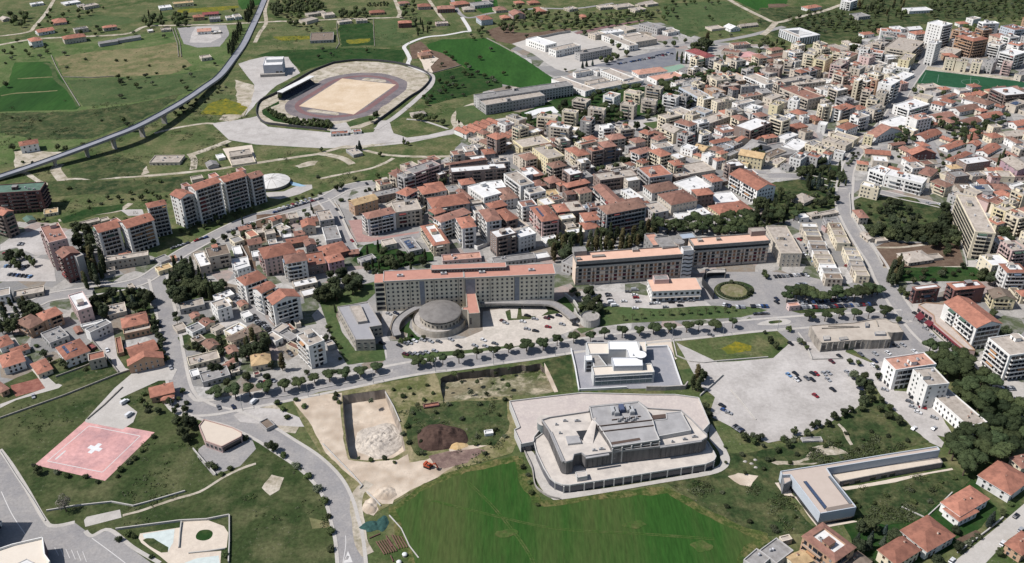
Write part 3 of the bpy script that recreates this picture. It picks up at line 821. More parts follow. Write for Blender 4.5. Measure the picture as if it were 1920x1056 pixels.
def cars(t, s, ang=0, van=False):
    """s: x y colour triples; heading in degrees on the ground"""
    q = s.replace(',', ' ').split()
    for i in range(0, len(q), 3):
        p = WT(t, float(q[i]), float(q[i + 1]), .6); car(p.x, p.y, math.radians(ang + R.uniform(-6, 6)), q[i + 2], van)
def carrow(t, x0, y0, x1, y1, n, across=True, cols=None, miss=.08):
    a, b = WT(t, x0, y0, .5), WT(t, x1, y1, .5); d = b - a; an = math.atan2(d.y, d.x) + (math.pi / 2 if across else 0)
    for i in range(n):
        if R.random() < miss: continue
        p = a.lerp(b, (i + .5) / n); car(p.x, p.y, an + R.uniform(-.07, .07), cols[i % len(cols)] if cols else None)
# ================================================================ GROUND
GR = ground_mat('rough grass', [(92, 102, 64), (70, 88, 48), (122, 118, 84)], .014, .055, .45, .38, bump=.5, sharp=.09, stone=.75)
GR2 = ground_mat('scrubby grass', [(70, 84, 50), (46, 64, 36), (100, 100, 68)], .03, .1, .45, .42, bump=.6, sharp=.09, stone=.5)
MEAD = ground_mat('meadow', [(80, 98, 60), (62, 82, 46), (98, 106, 70)], .02, .08, .45, .3, sharp=.09, stone=.25)
DMEAD = ground_mat('dark meadow', [(44, 74, 34), (36, 64, 28), (66, 82, 46)], .02, .09, .45, .34, sharp=.09)
BFIELD = ground_mat('crop green', [(48, 90, 34), (60, 98, 44), (42, 76, 32)], .012, .04, .35, .22, (1, .3, 1), .5, sharp=.16)
BFIELD2 = ground_mat('crop green dark', [(46, 84, 34), (66, 100, 46), (38, 68, 30)], .03, .02, .4, .22, (1, .15, 1), -.1, sharp=.14)
DRY = ground_mat('dry grass', [(124, 122, 86), (98, 104, 66), (146, 132, 100)], .02, .07, .4, .3, sharp=.1, stone=.5)
SOIL = ground_mat('ploughed soil', [(112, 92, 78), (98, 80, 68), (126, 108, 92)], .03, .12, .6, .2)
DSOIL = ground_mat('dark soil', [(84, 66, 58), (70, 54, 50), (100, 80, 70)], .05, .2, .7, .25, bump=.5)
YEL = ground_mat('flowering grass', [(104, 110, 46), (150, 136, 40), (84, 98, 46)], .08, .25, .8, .25)
URB = plots_mat('town plots', [(0, (184, 178, 170)), (.26, (156, 153, 150)), (.46, (150, 134, 116)), (.56, (92, 102, 70)), (.72, (178, 156, 146)), (.8, (200, 195, 188)), (.9, (142, 140, 138))])
PALE = ground_mat('pale gravel', [(204, 198, 192), (192, 186, 180), (176, 170, 164)], .02, .07, .5, .14)
SAND = ground_mat('quarry sand', [(226, 210, 190), (206, 188, 168), (176, 158, 138)], .04, .1, .4, .22, bump=.4, sharp=.1)
PATHM = ground_mat('dirt track', [(206, 196, 180), (186, 174, 156), (150, 142, 118)], .04, .12, .5, .22, sharp=.09)
ASPH = ground_mat('street asphalt', [(160, 157, 155), (146, 143, 143), (174, 169, 164)], .03, .12, .8, .16)
ASPD = ground_mat('dark asphalt', [(128, 130, 136), (118, 120, 128), (142, 142, 144)], .03, .1, .8, .08)
ROADB = ground_mat('highway asphalt', [(152, 154, 162), (142, 144, 152), (162, 162, 166)], .03, .1, .8, .07)
PAVE = ground_mat('pavement slabs', [(196, 190, 182), (184, 178, 170), (206, 200, 192)], .05, .2, 1.2, .1)
PLAZA = ground_mat('plaza stone', [(204, 192, 184), (196, 184, 178), (214, 202, 192)], .05, .2, .8, .07)
CREAM = ground_mat('cream paving', [(222, 208, 190), (212, 198, 182), (230, 216, 198)], .06, .3, 1, .06)
PINKC = ground_mat('pink court paint', [(230, 178, 172), (218, 166, 160), (184, 146, 146)], .05, .06, .5, .16, sharp=.1)
TRED = ground_mat('red track', [(146, 112, 110), (132, 100, 100), (124, 104, 104)], .04, .2, .9, .1)
TGRY = ground_mat('track grey', [(128, 122, 124), (112, 106, 110), (146, 134, 132)], .04, .1, .6, .14)
PITCH = ground_mat('pitch clay', [(222, 200, 172), (210, 186, 156), (230, 210, 184)], .02, .06, .5, .1)
TURF = ground_mat('football turf', [(44, 88, 60), (38, 80, 54), (50, 94, 66)], .05, .15, .5, .08)
RED = ground_mat('red earth', [(150, 98, 86), (132, 86, 76), (170, 120, 104)], .1, .3, .8, .2)
GCOURT = mat('green court', (140, 176, 150), tint=0)
LINE = mat('line paint', (226, 222, 216), (196, 190, 186), .8, .5, tint=0)
PIT1 = pts('F', '641,742 721,731 751,795 760,845 735,861 690,863 656,860 645,795')
PIT1 = jag(PIT1, .7, 3)
_p2 = pts('F', '822,712 850,699 1015,681 1048,733 1005,741 960,742 832,754'); _d2 = [-4.0, -5.5, -5, -2.0, .02, .02, .02]
PIT2, PITD = [], []
for _i in range(7):
    _a, _b2 = _p2[_i], _p2[(_i + 1) % 7]; _k = max(1, int((_b2 - _a).length / 3))
    for _j in range(_k):
        _q = _a.lerp(_b2, _j / _k); _z = _d2[_i] + (_d2[(_i + 1) % 7] - _d2[_i]) * _j / _k; _v = noise.noise_vector(Vector((_q.x * .16, _q.y * .16, 1)))
        PIT2.append(Vector((_q.x + _v.x * 2.0, _q.y + _v.y * 2.0, 0))); PITD.append(min(.02, _z + (_v.z * 1.6 if _z < -.5 else 0)))
def ground():
    G = 5000
    outer = [Vector((-G, -600, 0)), Vector((G, -600, 0)), Vector((G, 7000, 0)), Vector((-G, 7000, 0))]
    loops = [outer, PIT1, PIT2]; flat = [p for l in loops for p in l]
    tri = tessellate_polygon(loops); f = []
    for t in tri:
        a, b, c = [flat[i] for i in t]
        f.append(tuple(t) if (b.x - a.x) * (c.y - a.y) - (b.y - a.y) * (c.x - a.x) > 0 else tuple(t[::-1]))
    me = bpy.data.meshes.new('ground'); me.from_pydata([(p.x, p.y, 0) for p in flat], [], f); me.materials.append(GR); me.update()
    o = link('ground', me); o['kind'] = 'structure'
ground()
def P(name, m, t, s, rough=0, rd=False, holes=None):
    return patch(name, pts(t, s), m, rough, rd, holes)
P('town_ground', URB, 'F', '640,350 760,332 850,290 870,250 960,240 1000,215 890,195 960,92 1000,66 1240,42 1330,78 1440,85 1460,112 1560,88 1680,58 2040,62 2140,300 2140,640 1980,880 1870,740 1800,600 1700,606 1560,602 1440,610 1060,652 700,706 440,757 360,764 312,682 180,636 0,770 -110,780 -110,400 100,420 300,486 500,404', 3)
GRD = ground_mat('dark rough grass', [(76, 86, 52), (54, 70, 38), (100, 102, 70)], .02, .06, .45, .4, bump=.5, sharp=.09, stone=.4)
P('field', GRD, 'F', '-100,770 180,640 310,690 360,764 500,800 600,880 640,960 650,1100 -100,1100', 1)
GRL = ground_mat('light pasture', [(94, 112, 66), (76, 98, 52), (116, 122, 82)], .015, .06, .45, .34, bump=.4, sharp=.09, stone=.5)
P('field', GRL, 'F', '-200,60 120,80 400,50 470,45 440,105 400,150 300,210 180,260 60,300 -200,340', 2)
# --- countryside, upper left
P('field', BFIELD2, 'a', '110,470 370,462 400,500 475,600 600,800 575,822 -80,842 -80,700 60,625', 1)
road('field_strip', pts('a', '130,592 260,585 400,578 430,585'), 3, DRY, rough=1); road('field_strip', pts('a', '10,718 120,700 260,692 430,680'), 3, DRY, rough=1); road('field_strip', pts('a', '330,470 390,500 420,590 520,680 590,800'), 5, MEAD, rough=1.5)
P('field', DRY, 'a', '410,430 760,380 1060,360 1320,318 1365,430 1450,490 1280,560 700,588 480,575', 1.5)
P('field', MEAD, 'a', '500,602 700,592 1290,562 1620,515 1650,545 1390,700 900,785 622,800', 1.5)
P('field', MEAD, 'a', '545,160 700,110 960,130 1050,160 830,200 620,190', 3)
P('flower_meadow', YEL, 'a', '1330,72 1780,42 1790,58 1600,92 1340,96', 2)
P('field', BFIELD2, 'a', '1780,-20 2000,-20 1960,30 1820,75 1790,40', 1)
P('field', BFIELD, 'b', '1640,-30 1800,-30 1822,85 1700,100 1640,60', 1)
P('field', DMEAD, 'b', '620,190 870,170 890,340 640,350', 2)
P('field', MEAD, 'b', '890,150 1055,150 1060,240 1180,260 1120,340 890,350', 2)
P('flower_meadow', YEL, 'b', '120,275 400,268 405,296 180,306', 3)
P('flower_meadow', YEL, 'b', '680,300 850,288 845,318 690,332', 3)
P('meadow', DMEAD, 'b', '0,420 130,380 420,370 760,360 1110,375 1120,440 1100,470 760,450 560,470 440,500 340,540 240,440', 2)
P('field', BFIELD, 'F', '799,84 830,74 914,72 963,98 1040,148 1036,158 975,165 900,150 868,123 806,96', 1.5)
P('ploughed_yard', SOIL, 'b', '1150,340 1230,308 1300,370 1400,400 1540,490 1320,550 1262,440 1165,442', 1)
P('meadow', DMEAD, 'b', '1330,552 1545,502 1840,610 1840,655 1560,725 1300,785 1235,730', 2)
P('field', BFIELD, 'F', '1362,-6 1480,-6 1470,18 1420,20', 1)
P('field', SOIL, 'd', '0,30 120,28 170,42 0,80', 1)
P('meadow', MEAD, 'c', '1110,30 1600,10 1820,130 1560,180 1340,280 1240,240 1120,110', 3)
P('wooded_slope', GR2, 'd', '-60,60 560,40 900,-40 2200,-60 2200,140 1640,130 1180,180 830,230 560,300 380,330 60,300 -60,200', 4)
P('brown_yard', SOIL, 'c', '0,240 120,250 440,210 440,240 260,270 0,330', 2)
P('brown_yard', SOIL, 'b', '1730,230 1930,170 1930,330 1800,310', 2)
# rural lanes upper part
road('road', pts('F', '-20,88 60,74 125,70 235,64 272,50 320,48 400,46 470,43 530,40 560,42'), 6, PATHM)
road('road', pts('F', '-20,70 50,61 66,48 88,22 104,-6'), 5, PATHM)
road('road', pts('F', '505,-8 497,18 499,43 488,60 478,80'), 5, PATHM)
road('road', pts('F', '560,40 640,36 745,33 752,32 738,-6'), 5, PATHM)
road('road', pts('F', '800,-6 828,33 836,38'), 5, PATHM)
road('road', pts('F', '845,-6 870,32 920,25 960,21 1010,16 1080,16 1150,6'), 6, ASPH)
road('track', pts('F', '745,34 752,20'), 4, PATHM)
road('road', pts('F', '1355,-8 1385,10 1425,30 1455,42 1490,34 1540,22 1580,8'), 7, PATHM)
road('road', pts('F', '1220,98 1280,84 1330,80 1400,68 1440,58 1470,50'), 9, ASPH)
road('road', pts('F', '1455,42 1440,58 1430,66'), 8, PATHM)
P('factory_yard', ASPH, 'a', '1330,210 1600,190 1700,190 1720,260 1650,350 1480,358 1380,330', 1)
P('factory_court', PALE, 'a', '1470,200 1640,200 1660,280 1580,320 1420,320 1440,250', 1)
# --- plazas by the stadium
P('gravel_lot', PALE, 'F', '397,232 470,221 485,217 488,228 502,238 612,248 650,252 700,248 712,226 729,226 738,250 770,261 850,242 902,228 903,236 862,249 762,269 690,276 600,278 480,271 428,262', .6)
P('gravel_lot', PALE, 'F', '446,120 470,112 497,106 540,107 563,137 520,160 482,192 458,219 470,190 478,160 462,140', 1)
P('gravel_verge', PATHM, 'F', '440,150 478,160 472,190 455,218 430,228 410,226 445,190', 2)
P('stadium_ground', PATHM, 'S', '210,700 90,680 20,625 12,560 45,485 170,425 330,325 480,235 580,190 700,145 900,122 1100,128 1300,155 1480,205 1550,255 1555,300 1485,380 1375,450 1245,550 1095,660 950,720 650,745', 0)
P('grass_bank', DMEAD, 'S', '55,560 130,520 205,480 210,505 100,548 180,590 300,650 420,690 700,700 640,725 420,705 160,660 60,600', .6)
P('grass_bank', MEAD, 'S', '815,670 930,630 1010,610 1130,600 1060,650 850,712', 1)
# running track from the pitch
_c = [WT('S', *q) for q in ((775, 275), (1260, 330), (880, 600), (385, 525))]
PC = (_c[0] + _c[1] + _c[2] + _c[3]) / 4
PE = ((_c[1] - _c[2]) + (_c[0] - _c[3])).normalized(); PN = Vector((-PE.y, PE.x, 0))
PL = ((_c[1] - _c[2]).length + (_c[0] - _c[3]).length) / 4; PW = ((_c[0] - _c[1]).length + (_c[3] - _c[2]).length) / 4
def stadium(rad, half, n=28, sh=0):
    out = []
    for s in (1, -1):
        for i in range(n + 1):
            a = -math.pi / 2 + math.pi * i / n
            out.append(PC + PE * s * (half + rad * .92 * math.cos(a)) + PN * s * rad * math.sin(a) + PN * sh)
    return out
patch('track_apron', jag(stadium(PW + 18, PL - 17), 2.0), TGRY)
patch('running_track', stadium(PW + 8.5, PL - 18), TRED)
patch('track_infield', stadium(PW + 2.2, PL - 18), TGRY)
patch('sand_patch', smooth([PC - PE * (PL + 9) + PN * v for v in (-18, 0, 17)] + [PC - PE * (PL + 2) + PN * v for v in (14, 0, -15)]), PATHM, .8)
patch('sand_patch', smooth([PC + PE * (PL + 2) + PN * v for v in (-18, 0, 10)] + [PC + PE * (PL + 10) + PN * v for v in (8, 0, -14)]), PATHM, .8)
patch('clay_pitch', [_c[3], _c[2], _c[1], _c[0]], PITCH)
P('stadium_gate_yard', PALE, 'S', '700,690 810,670 860,735 880,760 760,790 660,745', .4)
# dirt tracks middle left
road('dirt_track', pts('F', '-10,332 40,322 84,345 118,338 132,336 200,334 300,328 400,318 440,312 480,306 560,294 600,288 640,276 660,276 720,290 790,294 850,293'), 4.5, PATHM, rough=.6)
road('dirt_track', pts('F', '118,338 104,318 112,308'), 9, PATHM)
road('dirt_track', pts('F', '640,276 690,274 740,262'), 6, PATHM)
road('dirt_track', pts('F', '600,288 640,296 660,308'), 7, PATHM, rough=.6)
road('dirt_track', pts('F', '356,288 364,300 362,318'), 6, PATHM)
road('dirt_track', pts('F', '360,290 400,276 430,264'), 7, PATHM)
road('dirt_track', pts('F', '290,250 330,240 380,232 400,232'), 4, PATHM)
road('dirt_track', pts('F', '850,246 870,208 862,222 866,236 880,243'), 4, PATHM)
road('dirt_track', pts('F', '890,194 862,206 850,222 856,238 880,246'), 5, PATHM)
P('bare_patch', PATHM, 'f', '290,190 420,150 480,150 440,180 320,205', 2.5)
road('dirt_track', pts('f', '480,285 650,250 850,210 960,170 1030,130'), 3.5, PATHM, rough=.8)
P('farm_court', PATHM, 'e', '100,80 180,70 460,85 480,130 300,160 110,205', 1.5)
P('farm_court', CREAM, 'e', '1670,60 1890,30 1925,160 1740,195', .5)
P('bare_patch', PATHM, 'e', '1060,180 1100,180 1120,240 1060,260', 1.5)
P('meadow', GR2, 'e', '360,310 540,290 900,300 1430,260 1420,370 1000,400 700,400 380,420', 2)
P('meadow', GR2, 'e', '520,210 740,130 900,110 1110,180 1060,260 700,290 540,270', 2)
P('ruin_slab', PAVE, 'a', '530,1000 625,945 735,962 640,1020', 0)
P('verge', GR2, 'a', '0,850 500,840 900,800 1380,700 1200,830 900,960 700,1040 300,1050 0,1000', 3)
P('flower_meadow', YEL, 'a', '1560,780 1700,740 1860,800 1800,860 1500,860', 4)
# white lane beside the stadium
road('white_lane', pts('b', '1545,130 1602,228 1560,238 1420,264 1300,275 1215,296 1115,345 1130,390 1152,440 1140,485 1190,510 1262,540'), 5, mat('lane concrete', (226, 222, 216), tint=0))
road('lane', pts('b', '1262,540 1320,570 1310,640 1230,720 1140,800 1040,880 960,930 900,970'), 6, PALE)
P('villa_court', CREAM, 'b', '1210,390 1330,420 1370,440 1310,500 1330,550 1265,530', 1)
road('path', pts('b', '1130,895 1260,910 1440,968'), 3, PALE)
road('road', pts('F', '700,268 760,262 830,252 865,241 900,232 960,222'), 8, PALE)
# --- school grounds upper right
P('school_yard', PAVE, 'c', '0,330 130,290 430,230 480,250 620,290 860,360 880,400 700,480 540,500 400,540 330,520 150,400', .5)
P('red_strip', TRED, 'c', '465,246 700,196 985,148 990,158 860,180 690,215 490,258')
P('car_park', ASPD, 'c', '560,500 700,470 1010,400 1220,360 1240,420 1330,470 1140,500 1180,520 900,545 700,500', .5)
P('sports_court', GCOURT, 'c', '1130,510 1270,482 1300,500 1200,545 1150,545')
P('turf_field', TURF, 'd', '1160,522 1900,612 1985,640 1700,692 1120,622')
P('field_edge', PATHM, 'd', '1150,510 1180,495 1920,595 1920,612 1170,520')
PLN = mat('turf line', (120, 150, 130), tint=0)
road('pitch_line', pts('d', '1522,575 1515,650'), .45, PLN); road('pitch_line', pts('d', '1280,560 1270,620'), .45, PLN); road('pitch_line', pts('d', '1185,545 1150,612'), .45, PLN)
road('pitch_line', pts('d', '1570,598 1585,620 1550,640 1480,632 1450,610 1490,598 1570,598'), .45, PLN)
P('playground', PINKC, 'c', '1690,400 1780,385 1860,410 1840,440 1720,460')
# palazzine gardens
P('garden', DMEAD, 'c', '0,880 60,850 330,740 480,700 700,680 1000,650 1320,700 1390,760 1280,840 1180,800 860,900 560,950 200,960', 2)
P('garden', MEAD, 'c', '980,930 1110,895 1160,910 1060,970', 1)
P('white_terrace', mat('white gravel', (240, 240, 238), tint=0), 'c', '90,850 200,815 310,800 350,840 320,860 290,830 150,870')
P('court', PALE, 'c', '540,940 700,920 980,900 1180,860 1180,900 980,925 1040,975 700,985 540,975', .5)
P('garden', DMEAD, 'c', '290,1000 460,950 540,990 500,1056 280,1056', 2)
P('garden', MEAD, 'b', '1500,810 1620,790 1750,880 1560,930 1500,890', 1)
road('street', pts('F', '905,236 950,226 990,222 1040,214 1090,232 1150,232 1210,222'), 6, ASPH)
# --- main roads
BLVD = pts('F', '330,742 352,764 400,764 440,757 500,746 560,734 620,722 680,710 740,697 800,687 860,680 940,669 1000,661 1070,650 1130,642 1200,633 1270,626 1330,620 1400,612 1450,608 1530,602 1640,596 1700,592')
road('boulevard', BLVD, 11.5, ASPH, 2.2, PAVE)
road('street', pts('F', '296,520 303,548 316,610 326,670 338,728 356,758'), 10, ASPH, 2, PAVE)
road('street', pts('F', '350,752 385,772 440,786 495,812 530,834 580,867 617,904 637,942 647,979 655,1012 661,1075'), 11, ASPH, 1.8, PAVE)
road('avenue', pts('F', '-30,590 20,578 62,570 100,556 200,542 262,528 300,505 330,482 375,456 430,428 480,407 545,392 605,374 640,356 668,348 700,344'), 10, ASPH, 1.6, PAVE)
road('street', pts('F', '605,374 625,400 640,435 655,465 664,474'), 8, ASPH, 1.5, PAVE)
road('street', pts('F', '664,474 700,462 790,440'), 8, ASPH)
P('bottom_left_street', ASPH, 'm', '-40,190 80,330 200,520 330,735 400,785 560,752 640,812 690,852 820,808 1000,960 1240,1130 -200,1130 -200,520')
road('pavement_edge', pts('m', '0,205 80,310 200,500 330,725 400,778 560,750'), 2.2, PAVE)
road('pavement_edge', pts('m', '640,815 690,852 820,806 1000,940 1200,1056'), 2.0, PAVE)
road('line_marking', pts('m', '690,870 800,950 940,1056'), .35, LINE); road('line_marking', pts('m', '10,520 90,690 190,840'), .35, LINE)
for _k in range(6):
    road('bay_line', pts('m', '%d,%d %d,%d' % (410 + _k * 42, 940 + _k * 6, 440 + _k * 42, 1000 + _k * 10)), .25, LINE)
P('traffic_hatch', LINE, 'n', '655,1056 690,965 705,1000 725,1050', 0)
P('traffic_hatch', ASPH, 'n', '665,1035 682,1000 700,1005 690,1030', 0)
road('line_marking', pts('n', '672,850 672,930 652,1056'), .3, LINE)
P('beige_slab', PAVE, 'm', '630,735 650,710 900,655 912,715 640,785')
# right hand streets
road('street', pts('F', '1740,100 1728,125 1710,150 1695,175 1680,200 1662,225 1638,252 1612,280 1592,312 1586,345'), 9, ASPH, 1.5, PAVE)
road('street', pts('F', '1586,330 1583,384 1595,416 1620,459 1645,496 1660,528 1685,570 1710,602 1740,635 1775,660 1815,672'), 11, ASPH, 2, PAVE)
road('street', pts('F', '1440,330 1480,330 1520,334 1560,345 1590,350'), 10, ASPH, 1.5, PAVE)
road('street', pts('F', '1650,360 1700,372 1740,380 1800,395'), 7, ASPH, 1.5, PAVE)
P('roundabout_ground', ASPH, 'h', '420,350 520,320 690,320 680,370 640,400 520,400')
P('square_garden', GR2, 'h', '205,230 290,200 440,180 560,190 590,260 560,320 440,330 330,330 240,250', 1)
P('park', GR2, 'h', '640,450 700,420 880,420 1060,420 1120,440 1150,470 1320,480 1420,720 1400,800 1280,800 1200,760 900,740 760,690 650,560', 1)
P('wood_floor', GR2, 'h', '0,330 60,310 240,290 500,330 520,440 520,500 200,580 0,640', 1)
P('ruin_yard', SOIL, 'h', '790,800 900,760 1200,770 1420,760 1480,940 1080,950 860,945', 1)
road('path', pts('h', '780,800 1000,800 1240,770'), 2.5, PATHM); road('path', pts('h', '860,950 1100,955 1480,945'), 2, PATHM)
P('verge', DMEAD, 'h', '900,950 1480,950 1500,930 1560,960 1920,960 1920,1056 900,1056', 1.5)
P('car_court', PAVE, 'h', '1480,900 1700,890 1800,930 1740,965 1490,945')
# hospital forecourts
P('car_park', PALE, 'F', '1070,560 1090,545 1170,548 1215,555 1225,570 1320,562 1335,575 1450,570 1445,580 1400,590 1330,578 1240,584 1180,580 1130,576', .3)
P('roundabout_drive', ASPH, 'F', '1310,530 1345,510 1420,510 1470,540 1480,560 1500,600 1420,602 1350,570 1320,565')
P('car_park', ASPH, 'F', '1420,505 1520,520 1600,540 1660,535 1700,590 1640,592 1520,600 1470,590 1440,560')
P('grass_slope', MEAD, 'k', '640,190 720,185 1100,205 1500,180 1800,190 1920,215 1720,270 1300,290 900,310 640,345 520,390 480,350 640,340 600,240', .6)
P('grass_slope', DMEAD, 'k', '330,150 400,110 480,215 440,240 400,190', .4)
P('white_court', ground_mat('court gravel', [(224, 214, 202), (206, 196, 184), (190, 182, 170)], .03, .08, .5, .16), 'F', '905,585 960,575 1050,580 1090,600 1085,615 1020,640 950,652 850,660 790,662 745,665 735,655 790,640 870,635 905,620', .4)
P('court', PALE, 'F', '720,560 830,555 740,585 725,630 745,660 735,700 720,670 715,600', .3)
P('drive_mouth', ASPH, 'F', '722,640 745,640 755,655 790,680 740,692 700,700 726,670')
P('planting_bed', GR2, 'X', '1235,790 1280,770 1290,850 1340,850 1350,760 1375,755 1385,830 1520,830 1460,860 1260,870', .3)
P('planting_bed', GR2, 'X', '1560,830 1620,790 1600,740 1680,735 1750,780 1750,800', .4)
P('planting_bed', MEAD, 'F', '752,664 790,661 860,658 940,650 960,648 960,653 870,668 790,675 757,672', .3)
P('planting_bed', DMEAD, 'j', '1080,370 1160,290 1150,340 1210,410 1260,430 1130,470 1140,390', .4)
P('garden', MEAD, 'j', '460,130 520,90 900,0 900,80 830,150 620,190 600,260 650,380 745,520 965,505 970,590 690,628 640,560 560,380', .8)
P('flower_meadow', GR, 'k', '1205,430 1830,385 1920,530 1540,600 1440,610 1310,600 1250,570', .5)
P('flower_meadow', YEL, 'k', '1560,500 1700,460 1800,480 1800,520 1620,550', 2.5)
P('garden', MEAD, 'k', '1240,670 1340,650 1370,700 1360,790 1280,790', .5)
P('great_car_park', PALE, 'F', '1268,642 1345,680 1450,672 1485,640 1500,610 1590,650 1585,660 1655,690 1618,720 1625,750 1600,770 1500,820 1440,830 1400,815 1330,780 1340,745 1310,720 1300,700', .5)
P('car_park', ASPH, 'F', '1440,606 1500,600 1690,594 1760,660 1740,690 1655,690 1590,650 1500,640 1480,640')
P('school_court', PALE, 'l', '660,620 860,600 860,830 960,820 1100,830 1300,1010 1400,1180 1250,1150 1060,1000 950,880 780,760 700,690', .5)
P('drive', PALE, 'F', '1625,700 1655,690 1680,740 1720,780 1770,830 1765,840 1730,825 1700,790 1660,755', .3)
P('island', PAVE, 'l', '0,290 100,280 170,295 150,320 60,330 -80,325', .2, True)
P('island_grass', GR2, 'l', '10,300 90,292 100,308 20,318', .2, True)
P('fountain_lawn', GR2, 'Y', '1385,690 1420,640 1500,615 1620,615 1720,650 1750,700 1720,750 1640,785 1520,785 1420,750', 0, True)
P('hedge_strip', GR2, 'l', '170,220 280,210 560,195 600,205 560,225 240,240', .4)
P('shop_court', PAVE, 'l', '1080,160 1150,150 1530,520 1500,560 1420,540 1200,330 1100,240')
P('garden_court', PAVE, 'l', '1460,560 1650,540 1700,720 1920,760 1920,900 1700,820 1560,650')
P('lane', PAVE, 'p', '1340,1090 1700,800 1980,560 1980,760 1800,880 1600,1090')
P('garden', DMEAD, 'p', '540,720 660,690 900,770 1100,720 1300,600 1540,420 1640,560 1720,640 1600,790 1420,940 1100,1056 700,1056', 1)
P('yard', SOIL, 'p', '1400,880 1560,810 1600,830 1440,930', .5)
# construction site
SITE = pts('F', '548,752 600,735 690,722 760,712 815,700 822,712 832,754 960,742 960,770 975,820 960,850 860,880 800,905 735,945 700,965 680,950 640,900 600,850 570,800')
patch('site_scrub', SITE, ground_mat('site scrub', [(112, 112, 72), (78, 92, 50), (176, 160, 128)], .05, .1, .5, .3), 0, False, [PIT1])
P('site_sand', SAND, 'F', '550,753 585,742 640,738 638,760 641,800 652,862 690,866 745,864 765,852 768,868 800,862 830,850 880,842 900,845 868,862 820,895 770,920 728,945 700,940 685,925 672,905 640,880 610,850 585,800', 1)
P('site_sand', PATHM, 'F', '440,775 470,768 515,758 535,775 560,800 555,812 520,808 480,792', 1.2)
P('site_soil', ground_mat('site soil', [(134, 112, 104), (112, 92, 86), (154, 132, 120)], .06, .2, .6, .25), 'F', '805,856 840,845 890,838 910,846 870,868 830,880 812,872', 2)
P('site_soil', DSOIL, 'F', '850,790 880,790 880,830 850,835', 2)
road('dirt_track', pts('F', '842,842 880,838 910,832 935,818 938,800 920,790'), 4, SAND, rough=.5)
road('dirt_track', pts('F', '693,905 672,925 668,950 672,985 676,1015 690,1040'), 6, PATHM, rough=.6)
P('rubble_bed', SAND, 'F', '700,920 725,912 745,925 735,945 715,945 703,935', 1)
P('rubble_bed', SAND, 'F', '682,940 695,932 708,955 700,968 685,962', 1)
P('scrub_plot', GR2, 'F', '765,762 830,757 950,748 958,800 930,835 880,836 850,800 800,850 775,850 760,800', 2)
P('scrub_plot', GR2, 'F', '1015,681 1070,660 1075,735 1050,735', 1)
P('pale_mound', SAND, 'k', '240,610 260,640 350,830 320,835 250,690', .6)
BIGF = ground_mat('sown field', [(46, 84, 32), (55, 91, 38), (86, 92, 54)], .009, .02, .8, .3, (1, .13, 1), .35, sharp=.11)
P('big_field', BIGF, 'F', '735,950 800,908 860,883 975,856 985,905 1000,928 1022,942 1150,925 1247,914 1300,945 1385,987 1437,1003 1400,1035 1370,1110 800,1110 765,1040', 2.2)
P('scrub_plot', GR2, 'F', '1250,905 1340,880 1350,850 1400,850 1450,840 1500,830 1620,760 1650,750 1740,830 1560,880 1463,890 1470,930 1540,1000 1440,1003 1385,985 1300,940', 1.5)
P('bare_patch', SAND, 'F', '1365,895 1385,888 1420,892 1405,912 1385,910', 2)
P('bare_patch', PATHM, 'p', '330,190 430,180 560,210 620,240 420,260 240,300 330,300 400,310 100,330 40,320 300,270', 3)
road('path', pts('p', '525,15 570,60 600,130 625,170'), 2, PATHM, rough=.5)
P('scrub_plot', GR2, 'p', '470,500 1100,430 1400,350 1540,420 1300,600 1080,740 900,770 680,740 660,640', 1.5)
P('concrete_apron', CREAM, 'p', '50,455 160,450 180,540 370,770 640,740 690,745 380,800 300,700 210,560 120,550', .2)
P('concrete_apron', CREAM, 'p', '540,490 700,470 960,420 1380,345 1390,358 1200,390 960,450 580,512', .2)
# helipad and left bottom
P('helipad', PINKC, 'F', '65,872 163,787 290,811 197,902')
_h = [W(*q) for q in ((89, 865), (167, 799), (263, 818), (192, 886))]
for _i in range(4): road('helipad_line', [_h[_i], _h[(_i + 1) % 4]], .45, LINE)
P('helipad_line', LINE, 'F', '103,861 105,863 124,846 122,845')
_hc = W(178, 841); _e1 = (_h[1] - _h[0]).normalized(); _e2 = Vector((_e1.y, -_e1.x, 0))
def cross(c, e, f, L, w): return [c + e * p * w / 2 * 1 + f * q for p, q in ((-1, L / 2), (1, L / 2))]
_w, _L = 1.3, 4.0
_q = [(_w, _L), (_w, _w), (_L, _w), (_L, -_w), (_w, -_w), (_w, -_L), (-_w, -_L), (-_w, -_w), (-_L, -_w), (-_L, _w), (-_w, _w), (-_w, _L)]
patch('helipad_cross', [_hc + _e1 * a + _e2 * b for a, b in _q], WHITE)
P('helipad_drive', PAVE, 'i', '640,1040 860,800 990,690 1240,620 1330,660 1290,740 1190,745 960,850 900,880 1030,980 1000,1056 920,1110 640,1056')
P('shop_forecourt', ASPH, 'm', '1490,200 1530,170 1660,200 1870,100 1900,150 1920,200 1800,330 1650,380 1600,400 1480,260')
P('cement_yard', PALE, 'i', '1750,1000 1900,940 2100,960 2240,1020 2280,1090 2060,1080 1800,1056', .5)
road('dirt_track', pts('m', '920,700 1100,650 1300,580 1500,520 1700,400 1830,340 1920,310'), 1.6, PATHM, rough=.3)
P('garden_plaza', CREAM, 'm', '1040,870 1050,835 1350,790 1360,745 1560,735 1680,780 1712,830 1700,940 1420,985 1660,965 1650,1090 1300,1090 1200,1005 1060,905')
P('mint_paving', mat('mint paving', (214, 226, 220), tint=0), 'm', '1070,840 1310,800 1300,900 1260,970 1160,880 1080,870')
P('mint_paving', mat('mint paving', (214, 226, 220), tint=0), 'm', '1380,1056 1480,1020 1640,1000 1650,1070 1500,1080')
P('round_bed', DMEAD, 'm', '1470,850 1500,815 1560,808 1595,830 1580,870 1530,890 1480,880', .2, True)
